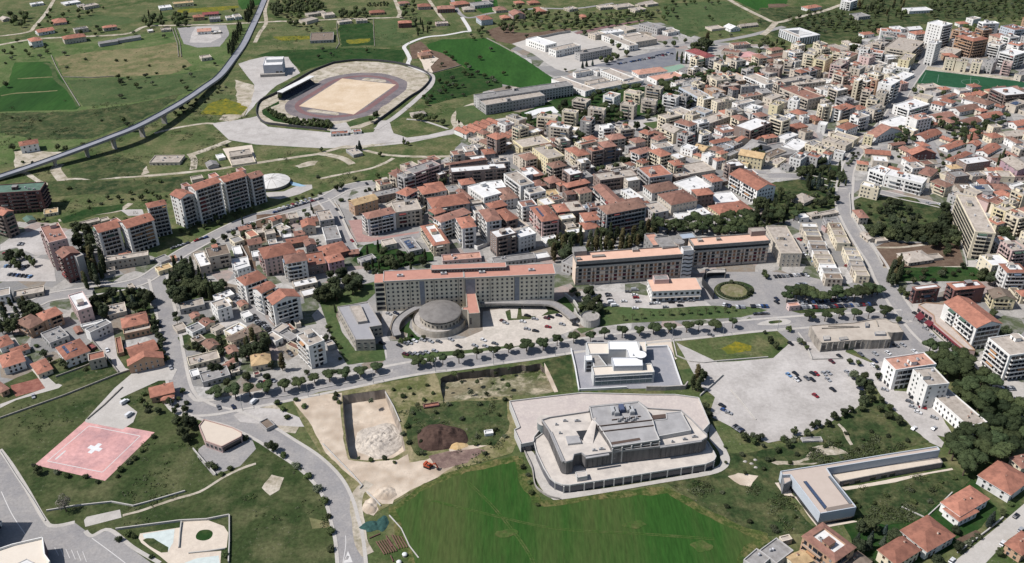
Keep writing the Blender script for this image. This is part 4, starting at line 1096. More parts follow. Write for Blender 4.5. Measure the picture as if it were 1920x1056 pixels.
P('round_bed', GR2, 'm', '1070,885 1100,870 1150,872 1265,940 1260,975 1210,980 1120,930', .2)
P('bare_patch', PATHM, 'n', '50,490 120,400 215,420 180,510 110,550', 1.5); P('bare_patch', DRY, 'n', '400,720 560,750 570,790 430,800', 1)
P('red_pit', RED, 'i', '80,780 290,725 345,800 120,865', .5)
P('lane', PAVE, 'i', '0,430 110,420 200,560 330,690 420,770 490,760 440,800 120,890 0,950 0,920 340,800 270,700 190,610 100,500')
P('villa_court', PALE, 'i', '600,360 780,330 850,370 880,560 940,650 970,660 900,690 760,520 650,400')
P('courtyard', PALE, 'i', '1340,395 1560,330 1700,290 1800,300 1700,340 1520,380 1360,410', .5)
P('garden', GR2, 'i', '380,690 830,580 890,680 500,790 420,760', 1); P('garden', GR2, 'i', '1330,420 1450,380 1700,400 1740,480 1560,520 1400,520', 1)
P('garden', GR2, 'i', '1240,40 1420,0 1680,0 1680,100 1560,150 1340,160 1270,120', 1); P('garden', GR2, 'i', '700,40 1000,50 1100,60 1130,170 1120,260 950,200 780,160 710,80', 1)
P('white_lot', PALE, 'e', '0,780 330,640 345,700 380,850 270,860 120,800 0,830', .5); P('car_park', PALE, 'e', '0,960 280,880 400,900 420,1056 0,1056', .5)
road('dirt_track', pts('e', '440,600 620,560 780,540 900,520 980,470'), 5, PATHM); P('court', PALE, 'e', '900,520 1070,515 1080,560 960,565', .5)
P('verge', DMEAD, 'e', '450,580 700,500 930,480 920,520 700,560 480,620', 1.5)
P('car_park_lane', ASPH, 'A', '-60,640 60,640 240,640 340,800 480,830 500,900 760,1150 900,1300 860,1340 600,1130 340,920 200,860', 0)
P('yard', SOIL, 'e', '1820,700 1920,640 1920,980 1800,860', 1); P('yard', SOIL, 'f', '0,560 230,540 240,700 20,780', 2)
P('garden', DMEAD, 'f', '820,780 940,760 1100,830 1330,830 1330,900 900,990 720,900', 1)
P('pink_court', ground_mat('pink paving', [(176, 142, 134), (166, 132, 126), (186, 152, 142)], .1, .3, 1, .1), 'f', '690,600 790,590 800,700 880,730 1230,680 1240,700 900,760 760,760', .3)
road('street', pts('f', '880,770 1000,745 1240,705'), 6, ASPH)
P('disc_court', PALE, 'f', '60,390 210,380 330,330 420,330 420,360 330,400 180,440 100,430', .5)
P('pool', mat('pool blue', (150, 190, 215), tint=0), 'f', '240,300 330,325 380,340 330,345 270,335')

for s_, w_ in (('790,440 820,400 850,350 905,320 960,290', 6), ('1010,520 985,470 965,430 935,380 905,320', 5), ('1090,480 1060,450 1010,400 975,350 940,300', 5), ('1205,410 1165,360 1115,310 1065,270', 5), ('940,390 1010,380 1100,350 1200,330 1300,310 1440,325', 5.5), ('790,470 900,440 1000,420 1100,400', 5), ('1370,390 1330,340 1290,300 1230,260', 5), ('1300,260 1400,250 1500,240 1590,250 1640,250', 5), ('1240,225 1330,190 1420,160 1530,130', 5), ('1440,240 1420,190 1380,150 1340,120', 5), ('1560,300 1530,240 1500,190 1470,150 1440,120', 5), ('1600,290 1700,270 1800,250 1930,225', 5), ('1690,340 1760,310 1850,290 1930,280', 5), ('1740,250 1760,300 1790,350', 4.5), ('1800,395 1880,420 1950,440', 6)):
    road('street', pts('F', s_), w_, ASPH)

WEED = ground_mat('weedy margin', [(84, 96, 50), (62, 84, 38), (118, 110, 72)], .05, .15, .6, .4, sharp=.09)
for s_, w_ in (('738,952 800,912 860,886 930,868 975,860', 4), ('975,860 985,906 1002,930 1022,944 1150,928 1247,918', 5), ('1247,918 1300,948 1385,990 1437,1006', 4), ('1437,1006 1400,1038 1372,1100', 5), ('735,950 765,1040 800,1110', 4)):
    road('field_margin', pts('F', s_), w_, WEED, rough=2.2)
TRK = ground_mat('wheel track', [(70, 98, 44), (60, 90, 38), (92, 98, 60)], .05, .2, .8, .3)
for s_ in ('800,935 900,960 1040,990 1200,1000 1340,1010', '802,938 901,963 1041,993 1200,1003 1340,1013', '870,900 930,960 990,1040 1010,1100', '874,899 934,959 994,1039 1014,1099'):
    road('wheel_track', pts('F', s_), .6, TRK, rough=.2)
for s_ in ('930,1000 945,993 962,996 968,1004 950,1010', '1170,985 1190,980 1210,985 1190,994', '1300,1022 1325,1014 1340,1026 1312,1034'):
    P('bare_patch', ground_mat('thin crop', [(72, 94, 46), (62, 92, 40), (96, 98, 60)], .06, .2, .7, .3), 'F', s_, 3.0, True)
# ================================================================ BUILDINGS  (shape wall roof  L B R eave corners  wall height in zoom pixels  flags)
blds('a', '''
H w t 225 290 235 315 312 297 45
H b t 470 275 480 297 642 272 38
G g g 735 318 745 330 885 308 24 n
G g g 882 292 890 304 1055 276 22 n
G w t 275 228 285 246 402 222 24
H p t 388 150 400 176 500 164 18
F b g 550 215 560 228 662 212 26
H b t 768 200 776 212 876 198 26
F b b 615 42 632 58 735 34 18
F w w 228 26 236 38 328 24 14
G w s 1472 222 1480 240 1582 236 22
F b w 1580 236 1590 250 1660 242 10
F b b 1490 424 1512 442 1590 432 20
H o t 1442 118 1450 132 1532 126 26
G p r 1505 100 1520 112 1640 106 14
F g g 1560 132 1570 148 1652 144 22
F w b 1690 124 1700 140 1752 134 16
F w b 1750 112 1762 134 1812 126 16
F y y 1290 20 1300 34 1452 22 24
F w w 1185 48 1200 66 1290 56 16
G b b 0 136 20 152 80 140 14
F b b 1200 216 1210 232 1285 226 12
F b w 1105 224 1112 238 1152 232 10
F w w 470 18 490 36 600 14 10
F g b 575 38 590 48 640 40 12 n
''')
blds('b', '''
F g n 406 308 580 302 578 244 18
H o t 848 84 856 100 966 92 16
H r t 1063 160 1070 176 1168 172 36
F p b 1345 168 1352 182 1442 176 18
H p t 1208 34 1216 52 1312 48 24
H r t 1352 50 1364 70 1492 66 30
H u t 1668 124 1690 152 1770 138 42
H b b 1540 56 1560 76 1640 72 18
F b b 330 150 380 166 460 140 20 n
F b b 380 100 392 116 520 92 18
F b b 500 100 512 120 590 108 22
F b b 610 158 624 172 720 160 16
F b b 745 148 752 160 836 156 18
F o t 1245 382 1255 396 1315 386 16
H o t 1214 398 1236 420 1320 408 26
H b b 1150 848 1172 866 1275 852 22
F w t 555 990 562 1012 692 1006 14
F w t 724 978 730 996 792 990 14
G w t 1524 965 1580 1015 1830 912 32 row6v,x
H o t 372 12 380 24 438 18 10
H b t 1065 16 1075 30 1150 22 16
H o t 1840 118 1850 138 1905 128 18
F b b 1700 0 1710 12 1780 4 14
''')
blds('F', '''
G wcb td 906 262 916 272 984 245 9 row8v,x
F g g 880 6 890 12 925 8 5
H o t 846 5 852 10 880 6 5
F y b 972 262 980 278 1028 264 14 b
H b t 925 14 930 20 950 18 5
''')
blds('c', '''
F w w 122 292 250 346 318 320 46
F w b 268 367 330 386 522 346 46
F g g 452 396 510 411 764 371 52
F b b 578 252 625 271 692 252 32
F w b 690 262 880 350 932 332 38
F w w 670 236 700 256 836 236 24
F b b 770 206 860 236 926 216 22
F b b 830 282 930 321 1092 296 40
F w b 820 262 850 286 972 260 20
F g g 950 182 1090 222 1156 206 40
F w b 1130 228 1170 251 1246 231 22
F w b 445 546 480 556 613 536 30
F w b 610 531 640 546 690 531 28
F w b 685 526 836 602 890 576 40
F w b 556 692 990 606 930 576 30
F w b 320 591 550 691 600 661 38
F b b 545 616 585 636 736 606 20
H w s 900 531 950 561 1166 531 26
F w s 1018 576 1085 611 1292 571 30
F w g 1245 541 1300 561 1482 531 22
H w r 1295 381 1450 436 1532 421 72
F c b 183 879 326 894 353 871 102 bl
F c b 365 846 482 852 527 836 100 bl
F b b 565 821 692 832 719 816 100 bl
F b b 445 761 556 776 601 751 86 bl
F w b 677 721 766 736 827 711 76 bl
F b b 805 791 916 802 958 781 100 bl
F c b 840 691 960 716 992 696 72 bl
F b b 965 756 1081 766 1110 751 96 bl
F b b 995 661 1116 676 1147 656 76 bl
F w b 1120 726 1231 741 1277 726 90 bl
F w b 1183 621 1230 636 1442 596 36
F u b 1265 656 1395 736 1477 716 76 bl
H o t 1365 636 1410 651 1462 641 40
F o b 1440 666 1530 706 1607 691 62 br
F n b 1550 636 1580 656 1712 641 62
F g b 1700 641 1722 656 1857 646 52
F o b 1580 556 1690 616 1782 596 42
F w b 1768 566 1900 641 1962 611 62 bl
F c b 1490 756 1540 776 1682 751 82
F w b 1640 776 1690 791 1832 766 70
F b d 1700 716 1740 736 1882 711 42
F w w 1735 811 1830 831 1892 806 82 bl
F w b 1180 826 1290 871 1369 846 52 bl
F u b 1335 821 1450 856 1512 836 52 bl
G c b 1098 958 1212 1000 1308 985 82 b
H w d 1210 921 1330 951 1397 931 124 b
H o d 1050 986 1120 1011 1136 1001 60 b
F c g 1400 986 1440 1011 1492 996 66
F b b 1380 902 1480 931 1646 881 62
X w d 1527 946 1600 986 1692 971 42
F n w 1695 936 1790 986 1912 911 92 b
F g b 1850 521 1930 561 1990 541 52
H b b 180 62 202 86 266 76 20
H o t 172 58 190 88 252 80 20
G p d -10 90 10 118 95 106 30
F b b 400 58 430 76 486 62 16
H o t 512 112 522 130 562 124 18
F b b 650 42 662 62 752 50 16
F b b 770 36 790 62 905 40 14
F b b 900 60 925 84 985 62 16
F b b 1440 205 1500 225 1600 215 12 n
G w w 1605 196 1640 220 1700 206 22
G b b 1700 186 1720 200 1842 184 14
F b d 1570 386 1700 402 1726 380 22
F b d 1640 326 1665 346 1785 330 26
H w t 1600 414 1620 432 1682 424 24
F w w 1550 486 1600 505 1790 476 18
H w t 1790 432 1810 452 1885 440 22
F c s 1690 442 1730 468 1840 452 14
F b b 1000 20 1015 40 1080 22 14
H o t 20 12 30 26 90 18 14
H o t 120 10 130 26 205 18 16
G b b 940 26 960 40 1050 12 14
''')
blds('F', '''
F g g 902 190 1075 161 1070 152 19
F g b 912 199 1022 180 1010 171 17
''')
blds('d', '''
F y b 350 441 430 461 473 421 98 bl
F p b 475 481 546 501 592 456 102 b
F n b -20 511 90 521 132 491 82
F g b 60 601 100 626 332 581 72
F b b 178 621 210 641 432 611 62
F b d 100 661 300 751 402 721 76 bl
F w b 345 661 400 682 522 661 62
F w w 430 601 470 612 537 601 42
F b g 610 511 690 526 737 501 82
F w w 150 756 225 766 252 746 88
F y b 0 791 72 801 142 776 72
F b b -40 731 30 751 117 721 52
F w b 690 565 735 580 770 570 70
F g g 735 545 800 580 840 545 50
H r t 510 666 570 691 642 651 42 b
H g t 495 801 560 831 647 796 92 b
H w t 640 801 680 826 722 801 52
F w g 680 846 740 871 802 831 62 s
F b g 745 806 800 831 867 801 92 br
F w w 970 781 1060 831 1172 771 62 b
F w s 1040 871 1120 906 1232 886 92
F w w 885 901 960 961 1052 891 22
F w w 1185 176 1310 201 1402 186 162 k=tower_block,br
F w w 1205 321 1260 336 1292 311 158 k=tower_block
X o t 1405 271 1540 311 1657 291 125 b
F w t 850 241 1000 246 1016 226 82 bl
H w t 1048 241 1110 261 1217 251 72 br
F w w 940 200 960 225 1012 210 26
G g w 1040 206 1062 226 1142 212 26
H o t 838 216 862 236 932 222 30
F w b 1640 331 1740 346 1802 331 92 b
F w w 1720 396 1850 421 1962 401 104 b
F c b 1330 451 1405 456 1417 441 76
F c b 1412 466 1495 471 1502 451 72
F c b 1525 476 1600 481 1632 461 76
F g g 1635 461 1690 476 1712 451 82
F p b 1760 471 1830 481 1842 466 92 bl
F b b 1285 381 1400 411 1427 371 42
H o t 1335 402 1345 430 1412 420 40
H b t 1660 261 1740 286 1817 276 58
F u d 1765 196 1850 231 1922 211 82 br
F w b 1495 136 1540 151 1587 136 42
H w t 1420 166 1440 182 1497 172 22
F w b 705 346 770 356 842 336 32
F b b 885 351 1080 391 1147 311 82 b
F w t 730 391 860 406 882 386 62 bl
F p b 690 421 760 441 802 421 82
F w w 880 412 900 432 992 416 40
F y b 980 446 1060 461 1102 411 72
F w w 915 501 1060 521 1072 491 22
F w w 945 571 1020 601 1062 551 18
F p t 970 611 1000 636 1032 616 52
F b d 515 411 610 436 673 401 32
F c b 1090 726 1200 751 1242 726 46
G w t 1285 728 1310 742 1402 706 22
H w t 1285 756 1380 776 1422 761 26
H w t 1460 736 1640 791 1692 766 36
G w t 1395 806 1440 841 1556 796 32
G w t 1218 861 1265 896 1377 856 27
G w t 1575 861 1620 891 1742 851 32
G w t 1430 906 1490 941 1572 896 27
G w t 1830 911 1870 946 1962 911 32
F n w 1730 661 1780 721 1892 681 82 b
F b b 1800 771 1860 801 1922 761 52 s
G w t 755 986 830 1031 992 986 27
G w t 1110 1011 1180 1046 1282 991 27
F w w 550 6 620 21 667 1 62 b
F g g 640 104 680 132 742 112 22
F w w 1030 62 1060 88 1222 72 18
H w t 270 48 300 66 382 44 22
H w t 690 246 720 262 792 250 24
H c b 580 306 600 332 632 320 18
F b d 0 412 30 434 152 404 20
H o t 0 446 20 462 122 440 22
F c b 230 412 290 440 342 424 22
F b b 400 346 500 392 602 372 22
F w w 400 620 425 632 470 620 30
F b b 1700 215 1720 235 1800 225 24
F b g 1855 556 1900 571 1960 541 42
F b b 1020 440 1060 462 1120 330 30
F w b 760 466 800 500 862 470 30
F w b 790 560 830 590 905 560 24
F b t 880 640 900 660 960 650 20
G b b 1750 991 1800 1031 1930 1001 22
F w b 1400 670 1440 690 1520 680 22
F b b 1120 640 1180 668 1300 655 14
''')
# the twin towers, the lane of small roofs and the church quarter, read at higher zoom
blds('T', '''
F c w 440 385 520 392 612 360 275 br
F o w 690 365 770 385 800 375 240 b
F w w 800 405 970 452 1068 375 250 br
F b n 735 620 920 660 945 620 50
''')
blds('U', '''
H w t 910 90 1010 120 1090 80 190 bl
F c b 20 250 100 285 230 240 70
F u w 190 220 270 255 360 200 60
H o t 265 330 350 385 540 340 60
H o t 560 200 660 270 745 255 60
F w w 690 320 800 340 830 300 110
H w t 950 350 1080 400 1235 330 130 bl
F w w 140 490 240 540 395 460 50
F b n 420 410 520 450 640 430 90
F b b 750 530 920 580 1000 540 60
F c g 485 605 620 630 780 590 80
F c g 640 655 755 680 900 640 60
F c b 760 680 905 700 980 640 70
F w w 215 610 420 690 510 570 40
F w w 525 770 640 815 690 760 40
F g g -150 640 30 790 400 690 40
F c b 0 850 130 890 245 800 30
F w w 320 550 430 600 515 570 30
F y b 1320 500 1450 510 1490 480 110
G w t 1400 440 1500 500 1830 400 80 x
F b b 1270 620 1360 660 1440 640 20 n
F b b 830 430 870 450 960 440 40
G b y 960 280 1000 300 1110 270 50
F b b 780 90 800 120 900 80 50
F b t 690 160 720 180 780 150 30
''')
blds('Z', '''
G c y 440 650 590 690 690 640 60 x,k=church
F u g 720 640 860 690 1020 650 40
G y y 1075 735 1400 800 1440 720 150 x,k=church
F y y 1075 850 1200 880 1240 820 60
G g g 1100 670 1180 700 1470 580 50 x
F g g 890 590 1000 630 1120 580 40
H w t 690 545 720 590 945 520 40
G b t 1040 530 1060 560 1225 515 60 x
G b t 1225 500 1270 560 1450 510 40 x
H b t 1380 480 1440 520 1610 490 70
F w t 700 470 830 500 840 480 60
F w b 520 470 560 490 680 460 120 br
X w d 760 370 850 440 1040 390 90
F b b 840 480 940 520 1080 490 40
F w w 890 850 950 870 1070 830 40
F w w 580 730 660 780 720 740 110
H w t 690 800 770 830 900 820 120
F b w 840 870 900 900 1080 850 80
F g g 890 740 940 770 1040 700 60
F b b 1290 840 1310 890 1440 850 30
F b n 1400 740 1500 790 1710 690 50
''')
blds('K', '''
F n g 720 545 800 640 980 580 130
F b g 990 560 1080 630 1290 600 90
F b w 1290 540 1320 630 1510 620 60
F c b 1490 535 1530 630 1755 620 80
F p d 1720 540 1770 630 1990 600 60
X b n 830 740 880 850 1100 830 100
F w g 1100 760 1110 850 1390 830 130 s
H w t 1370 740 1440 830 1700 830 60
H w t 1380 880 1660 1000 1850 970 60
F c b 580 560 640 620 700 560 60 n
F w b 60 400 100 500 230 440 120 bl
H b d 205 560 390 620 485 500 110
H c t 430 690 640 800 715 740 160 bl
F n w 830 340 980 430 1370 370 120
H w y 660 440 730 500 890 470 60
H w t 620 350 740 380 1100 250 70
G b t 1310 470 1340 530 1560 520 40
F b b 1500 450 1560 500 1700 460 30
G v b 1740 330 1820 520 2000 420 150
F b b 0 580 40 600 110 500 60
F b g 440 430 500 480 660 430 20
F w w 1700 760 1760 800 1900 740 60
F b d 240 370 300 440 420 400 60
''')
blds('e', '''
F r e -60 402 302 377 347 312 150 b
G n t -60 522 22 562 84 522 172 b
F p d 342 642 366 772 497 722 205 bl
G r d 400 842 470 882 602 847 188 bl
F g b 552 830 575 880 612 850 180 n
G w t 668 647 737 690 906 657 172 b,Dr,G
G w t 915 602 952 657 1146 587 190 br,Dr,G
H w t 1065 477 1112 505 1252 487 222 br,Dr,G
G w t 1278 402 1355 437 1452 397 222 br,Dr,G
G w t 1430 332 1466 372 1642 302 258 br,Dr,G
G w t 1650 272 1682 312 1836 257 232 br,Dr,G
G w t 1845 252 1882 287 1966 252 200 br,Dr,G
F p t 1352 332 1385 352 1432 340 60 n
F p t 1560 258 1590 282 1645 268 60 n
F p t 1768 215 1800 235 1845 222 60 n
F p t 822 602 860 622 912 606 60 n
F b b 772 882 790 912 1112 872 62
H b t 900 850 905 885 985 865 40
F y y 1175 952 1190 987 1292 947 26
F o t 1280 870 1286 895 1328 882 18
F b w 1450 852 1500 952 1582 932 60
F b n 1545 812 1566 882 1727 847 88 b
F w w 1735 802 1760 862 1822 852 14
F w w 1740 892 1750 977 1877 952 24
H w t 130 12 150 42 287 22 56
F b b 1125 162 1346 166 1372 112 18
G g g 1540 168 1560 196 1640 180 20 n
F w w 1620 110 1640 138 1692 126 14 n
F b b 1715 87 1730 126 1892 102 26
F c c 1725 130 1740 190 1916 160 9 n
F b b 580 620 592 642 752 602 22
F b b 750 590 760 612 822 592 16 n
F c y 325 522 330 557 436 542 16
G b e 182 580 200 612 262 590 12 n
F b b 1435 275 1440 300 1525 280 24 n
F b b 815 960 820 985 865 975 24 n
F g g 1180 880 1210 920 1275 880 14 n
F c t 1860 680 1880 730 1930 700 40
'''.replace('F c c', 'F c b'))
blds('f', '''
F p g 1118 217 1180 252 1382 182 118 b,Dr
G n t 1450 167 1456 180 1724 138 92
F n w 1455 205 1466 242 1876 207 102 b
H w t 1244 327 1291 391 1433 373 38
H g t 1282 432 1326 507 1602 467 112 br
F b g 1430 342 1450 392 1537 372 32
G g d 1505 372 1592 447 1632 435 62
F w w 1585 347 1711 432 1842 397 88
H w t 1790 367 1852 447 1962 422 72
F w w 1720 312 1742 367 1872 347 42
F g g 1510 287 1532 322 1627 300 36
G o y 708 447 738 487 906 432 78
F n g 905 427 1092 387 1062 350 48
H w d 795 547 836 587 1047 542 128 b,Dr
F b b 1045 537 1243 517 1190 442 112 b,Dr
H w t 1348 573 1386 613 1602 532 132 b
H w t 1500 582 1546 657 1650 642 152 b
X c w 1232 642 1331 787 1452 767 82 b
H w t 1668 522 1731 607 1842 592 178 b
H n t 1790 527 1882 602 1962 577 122 b
F g g 1098 737 1151 837 1236 807 32 s
F b b 940 752 966 792 1056 772 36
F g b 443 537 481 607 589 592 52
F w g 490 657 526 752 641 737 34
G b t 340 602 346 652 446 637 62
H b t 415 572 421 607 471 602 32
G n t 215 742 236 777 396 752 37
G b t 280 682 291 712 366 702 22
F b b 235 552 251 592 321 582 32
F b b -10 672 2 702 62 692 32
H p t 5 812 62 887 302 842 132 bl
H w t 205 862 226 922 382 897 142 b
F n t 370 852 391 947 527 922 62
H v t 510 872 546 917 662 892 82
H r t 472 797 511 867 692 817 42
G r d 690 822 701 852 772 847 22
F g g 760 887 791 917 902 882 27
F g b 672 72 731 112 802 96 17
F p s 1385 862 1401 907 1692 887 27
F g g 1770 882 1786 922 2102 882 28
F b b 60 640 80 660 110 640 20
F b b 980 475 1010 500 1100 440 20 n
F b b 1590 460 1610 480 1700 470 60
F w b 1620 760 1660 800 1720 760 20 n
'''.replace('X c w', 'X c t'))
blds('g', '''
F y b -2 32 50 62 257 7 38
F y b 150 57 270 142 397 117 122 br
F b b 35 102 50 137 162 97 62
H c t 450 77 491 117 577 97 92 b
F n t 560 57 601 87 692 67 112 b
H n t 650 12 691 52 782 37 112 b
F b t 500 22 521 37 642 7 52
X n t 60 207 151 272 242 257 52
F w b -60 252 65 347 167 322 102 bl
H n t 350 332 416 352 602 327 98 b,Dr
F w b 95 372 136 407 252 377 92 b
F y y 250 377 271 417 352 402 32
F n b 603 252 661 302 947 267 78 br
F g t 940 207 1031 282 1207 257 78 b
G w t 620 347 741 477 832 457 82 bl
H g t 650 492 711 552 1005 492 172 b,Dr
H w t 970 342 1051 392 1257 362 62
H b t 1100 402 1196 482 1387 442 82
H n t 1360 367 1391 412 1507 392 92
H g t 1430 262 1501 312 1580 297 72
F w w 1230 312 1351 392 1502 332 42
G g g 1715 67 1761 97 1932 42 32 x
G w t 1630 252 1841 372 1982 342 108 bl
F w t 1765 227 1791 262 1837 247 32
F w w 1505 397 1531 472 1692 442 26
H y t 1470 492 1561 557 1802 512 22
F w w 1222 547 1241 592 1367 577 16
F w w 1300 502 1371 572 1482 542 22
F w w 815 372 921 447 987 432 42
F g b 990 482 1061 552 1167 522 52
H p t 125 502 226 607 357 592 118 b,s
H n t 310 482 341 537 427 522 92 b
F n b 400 462 431 537 542 517 82
H w t 480 547 546 602 692 602 92
H w t 510 617 546 667 650 647 66
F w w 515 492 561 537 652 517 22
F w w 0 682 51 732 177 697 108
F b b -50 622 21 677 127 642 62
F w w 230 727 256 772 352 747 26
F g w 165 852 186 892 287 872 17 n
H p d 890 72 931 102 1057 72 36
F w b 1060 27 1091 62 1202 37 56
F b b 1230 190 1330 256 1532 226 36
F g g 420 880 470 950 480 870 70
F b b 700 190 740 215 860 195 22
F b b 820 120 850 150 900 110 20 n
F b g 1000 110 1040 140 1180 100 10
''')
blds('h', '''
F b b 0 644 97 850 252 843 95
G b t 735 107 920 110 936 78 32 x
G r t 1050 77 1081 107 1257 92 42 x
G b t 895 22 931 37 1037 27 36
G w t 1295 42 1351 67 1472 17 22
G w t 1560 77 1651 102 1752 47 22
F w w 770 212 876 262 930 222 82 bl
F w w 875 258 1160 326 1202 287 88 bl
F c w 688 342 831 368 872 347 82
F w w 1555 410 1580 422 1620 402 25 n
F y b 1690 497 1781 537 1852 502 132 b
F c b 1790 542 1881 592 1962 562 132 b
F p b 1760 762 1831 832 1932 812 132 b
H b d 652 520 684 578 746 568 52
H b b 183 427 271 467 342 427 27
F b b 390 542 401 567 514 532 17
H b b 312 540 330 568 388 545 22
F w w 220 557 241 587 302 572 32
H b b 985 845 1058 915 1228 882 27
F b b 1100 870 1120 905 1300 870 14 n
G b b 700 692 751 742 792 732 24
F b b 800 735 815 760 892 745 14 n
F b b 300 700 330 720 350 700 20 n
''')

def terrace(t, p0, p1, wz, n, hm, wk, rk):
    """a street of separate low terraced houses along one line of eaves"""
    a, b = WT(t, *p0, hm), WT(t, *p1, hm)
    d = b - a; L = d.length / n; an = math.atan2(d.y, d.x)
    q = (WT(t, p0[0] + wz, p0[1] + wz * .06, hm) - a); e = d.normalized(); nrm = Vector((-e.y, e.x, 0)); dep = abs(q.dot(nrm))
    if q.dot(nrm) < 0: nrm = -nrm
    for i in range(n):
        c = a + d * ((i + .5) / n) + nrm * (dep / 2 + R.uniform(-.5, .5))
        make(c.x, c.y, an, L - .08, dep + R.uniform(-.8, .8), hm + R.uniform(-.9, .9), 'F', R.choice(wk), R.choice(rk), (), 'terraced_house', None, 2)
GROUPS['terraced_house'] = 'terraced houses in rows beside the main street'
terrace('h', (240, 625), (430, 1035), 118, 12, 6.2, 'bbcgw', 'bggnbw')
terrace('h', (420, 575), (520, 770), 100, 4, 6.4, 'bcg', 'bgnw')
terrace('h', (556, 795), (660, 1010), 100, 6, 6.2, 'bcg', 'bgnb')

blds('h', '''
F p d 420 640 432 668 460 655 24 n
''')
blds('i', '''
H o t 118 302 221 352 331 297 76 b
H o t 282 242 331 292 463 237 82 br
F p w 505 112 581 227 692 197 102
F b b 790 192 816 257 952 232 26
H o t 866 290 921 350 1112 330 60
G o t 930 262 950 290 1098 262 30
F o b 850 320 930 400 1140 385 40
G o t 925 505 985 572 1192 520 42
G o t 945 592 962 632 1224 577 62 x
F g g 300 397 376 467 522 412 36
H w t 405 502 496 587 677 527 62 s
H w t -15 562 26 647 187 597 56
H w t -60 442 2 497 102 467 42
G o t 1112 800 1132 870 1307 832 46
H o t 1205 862 1212 890 1300 880 30
F g b 1335 167 1351 217 1537 177 32
F w b 1567 167 1631 222 1742 192 86
H c n 1725 410 1750 455 1925 335 40
F c w 1702 365 1745 410 1840 345 40
F b n 1435 432 1471 467 1542 432 22
F c c 1395 577 1421 637 1652 582 27
F g g 1500 692 1521 762 1727 702 32
F w w 1425 672 1440 722 1502 702 17
F b b 80 82 101 122 327 92 27
F w w 600 330 612 348 775 312 14 n
G r t 545 350 575 388 618 378 12 n
F r r 660 480 690 510 722 490 10 n
F b b 1312 330 1330 380 1400 345 16 n
F b b 1680 610 1700 640 1790 610 20 n
H o t -60 770 10 830 60 800 40
F o t 862 430 885 545 930 535 20 n
F b b 980 20 985 60 1010 40 12 n
'''.replace('F c c', 'F c b'))
blds('A', '''
F w w 125 260 200 300 410 250 250 bl
H w t 215 405 320 525 620 400 290 b
G w t 468 550 560 640 740 520 330 b
G w t 640 705 735 815 1140 690 340 b,x
F b w 1010 480 1060 560 1410 490 60
F b w 1150 610 1190 700 1400 640 20 n
''')
blds('B', '''
F w b 1085 320 1270 490 1510 400 330 b
F w y 1250 410 1290 450 1500 360 40 n
G c n 40 330 110 400 560 250 90
F w w 30 230 110 320 330 180 60
H c y 370 610 420 770 700 740 90
F g b 740 220 830 280 960 170 60
F g g 860 290 1000 400 1100 330 60
F b t 930 150 1020 250 1060 220 40
F c d 990 420 1110 540 1130 470 50
F g b 1530 430 1560 490 1660 440 60 n
F b b 1060 80 1080 160 1150 130 50
G c d -20 760 60 790 210 690 50
F b r 440 880 460 925 545 900 20 n
F b b 100 850 120 890 240 860 40
''')
blds('l', '''
X r t 1078 42 1112 66 1295 48 102 b
X r t 1340 14 1402 64 1632 42 112 b
G y n 1664 66 1692 128 1852 126 78 b,x
F c n 1828 52 1850 104 1902 92 40
H c t 1890 66 1905 110 1980 90 60 b
G w t 1322 157 1566 347 1757 317 168 bl,x,k=hotel,Dr
F w b 1690 422 1812 562 2012 502 185 b,Dr
F w b 1112 662 1196 787 1342 752 170 k=school_building
F w b 1192 796 1502 1092 1622 1042 76 k=school_building
F p s 145 167 161 192 240 182 32
''')
blds('C', '''
F w s 1212 640 1365 792 1890 716 245 Dr,k=school_building
''')
blds('p', '''
H w t 1570 407 1816 542 1992 432 62
H w t 1293 607 1440 700 1667 582 62
H w t 1298 662 1432 738 1602 688 50
H w t 990 817 1192 967 1407 857 64
H c t 808 972 962 1066 1167 977 74
H o t 1795 902 1902 992 2002 882 62
X o d 250 862 502 1044 667 947 122 b
F g g -60 962 62 1064 182 962 42
G c y 130 1010 205 1085 400 1015 40
H b n 550 1052 652 1122 782 1052 42
H c t 1838 262 1902 342 1984 302 60
F g g -200 1050 -80 1110 40 1040 42
F o t 380 905 440 950 495 890 50 n
F b b 90 870 110 900 180 880 30 n
''')
blds('c', '''
F g g 1690 756 1722 812 1826 745 14 n
''')

building('h', 'F', 'c', 'b', [1415, 410, 1553, 686, 1708, 700], 195, ('br', 'Dl', 'Dr', 'm'), 'apartment_block', 'long eight-storey slab block with striped balconies right of the walled park')
infill('F', '1245,215 1300,130 1440,102 1560,97 1690,80 1715,130 1650,240 1580,300 1500,315 1450,330 1380,300 1300,270 1240,262', 130, (2, 2, 3, 4, 4, 5), 'wcbgbc', 'bggbwt', 'FFFFH', (9, 15), .4)
infill('F', '1245,215 1300,130 1440,102 1560,97 1690,80 1715,130 1650,240 1580,300 1500,315 1450,330 1380,300 1300,270 1240,262', 60, (1, 2, 2, 3), 'wcbg', 'bgw', 'FFH', (6, 9), .4)
infill('F', '1610,300 1680,210 1760,165 1920,172 1990,200 1990,340 1850,380 1790,380 1700,355 1605,345', 60, (1, 1, 2, 2), 'wcbwg', 'bgw', 'GHHF')
infill('F', '1800,330 1990,330 1990,470 1860,440 1800,390', 26, (2, 3, 3, 4), 'wcbcp', 'bgw', 'FFHX')
infill('F', '1745,120 1760,62 1990,52 1990,135 1860,122', 16, (3, 4, 5, 6), 'wcbog', 'bgw', 'FFX', (10, 16))
infill('F', '1860,440 1990,430 1990,620 1930,620 1850,520', 9, (3, 4, 5), 'wcbp', 'bgw', 'FFX', (11, 17))
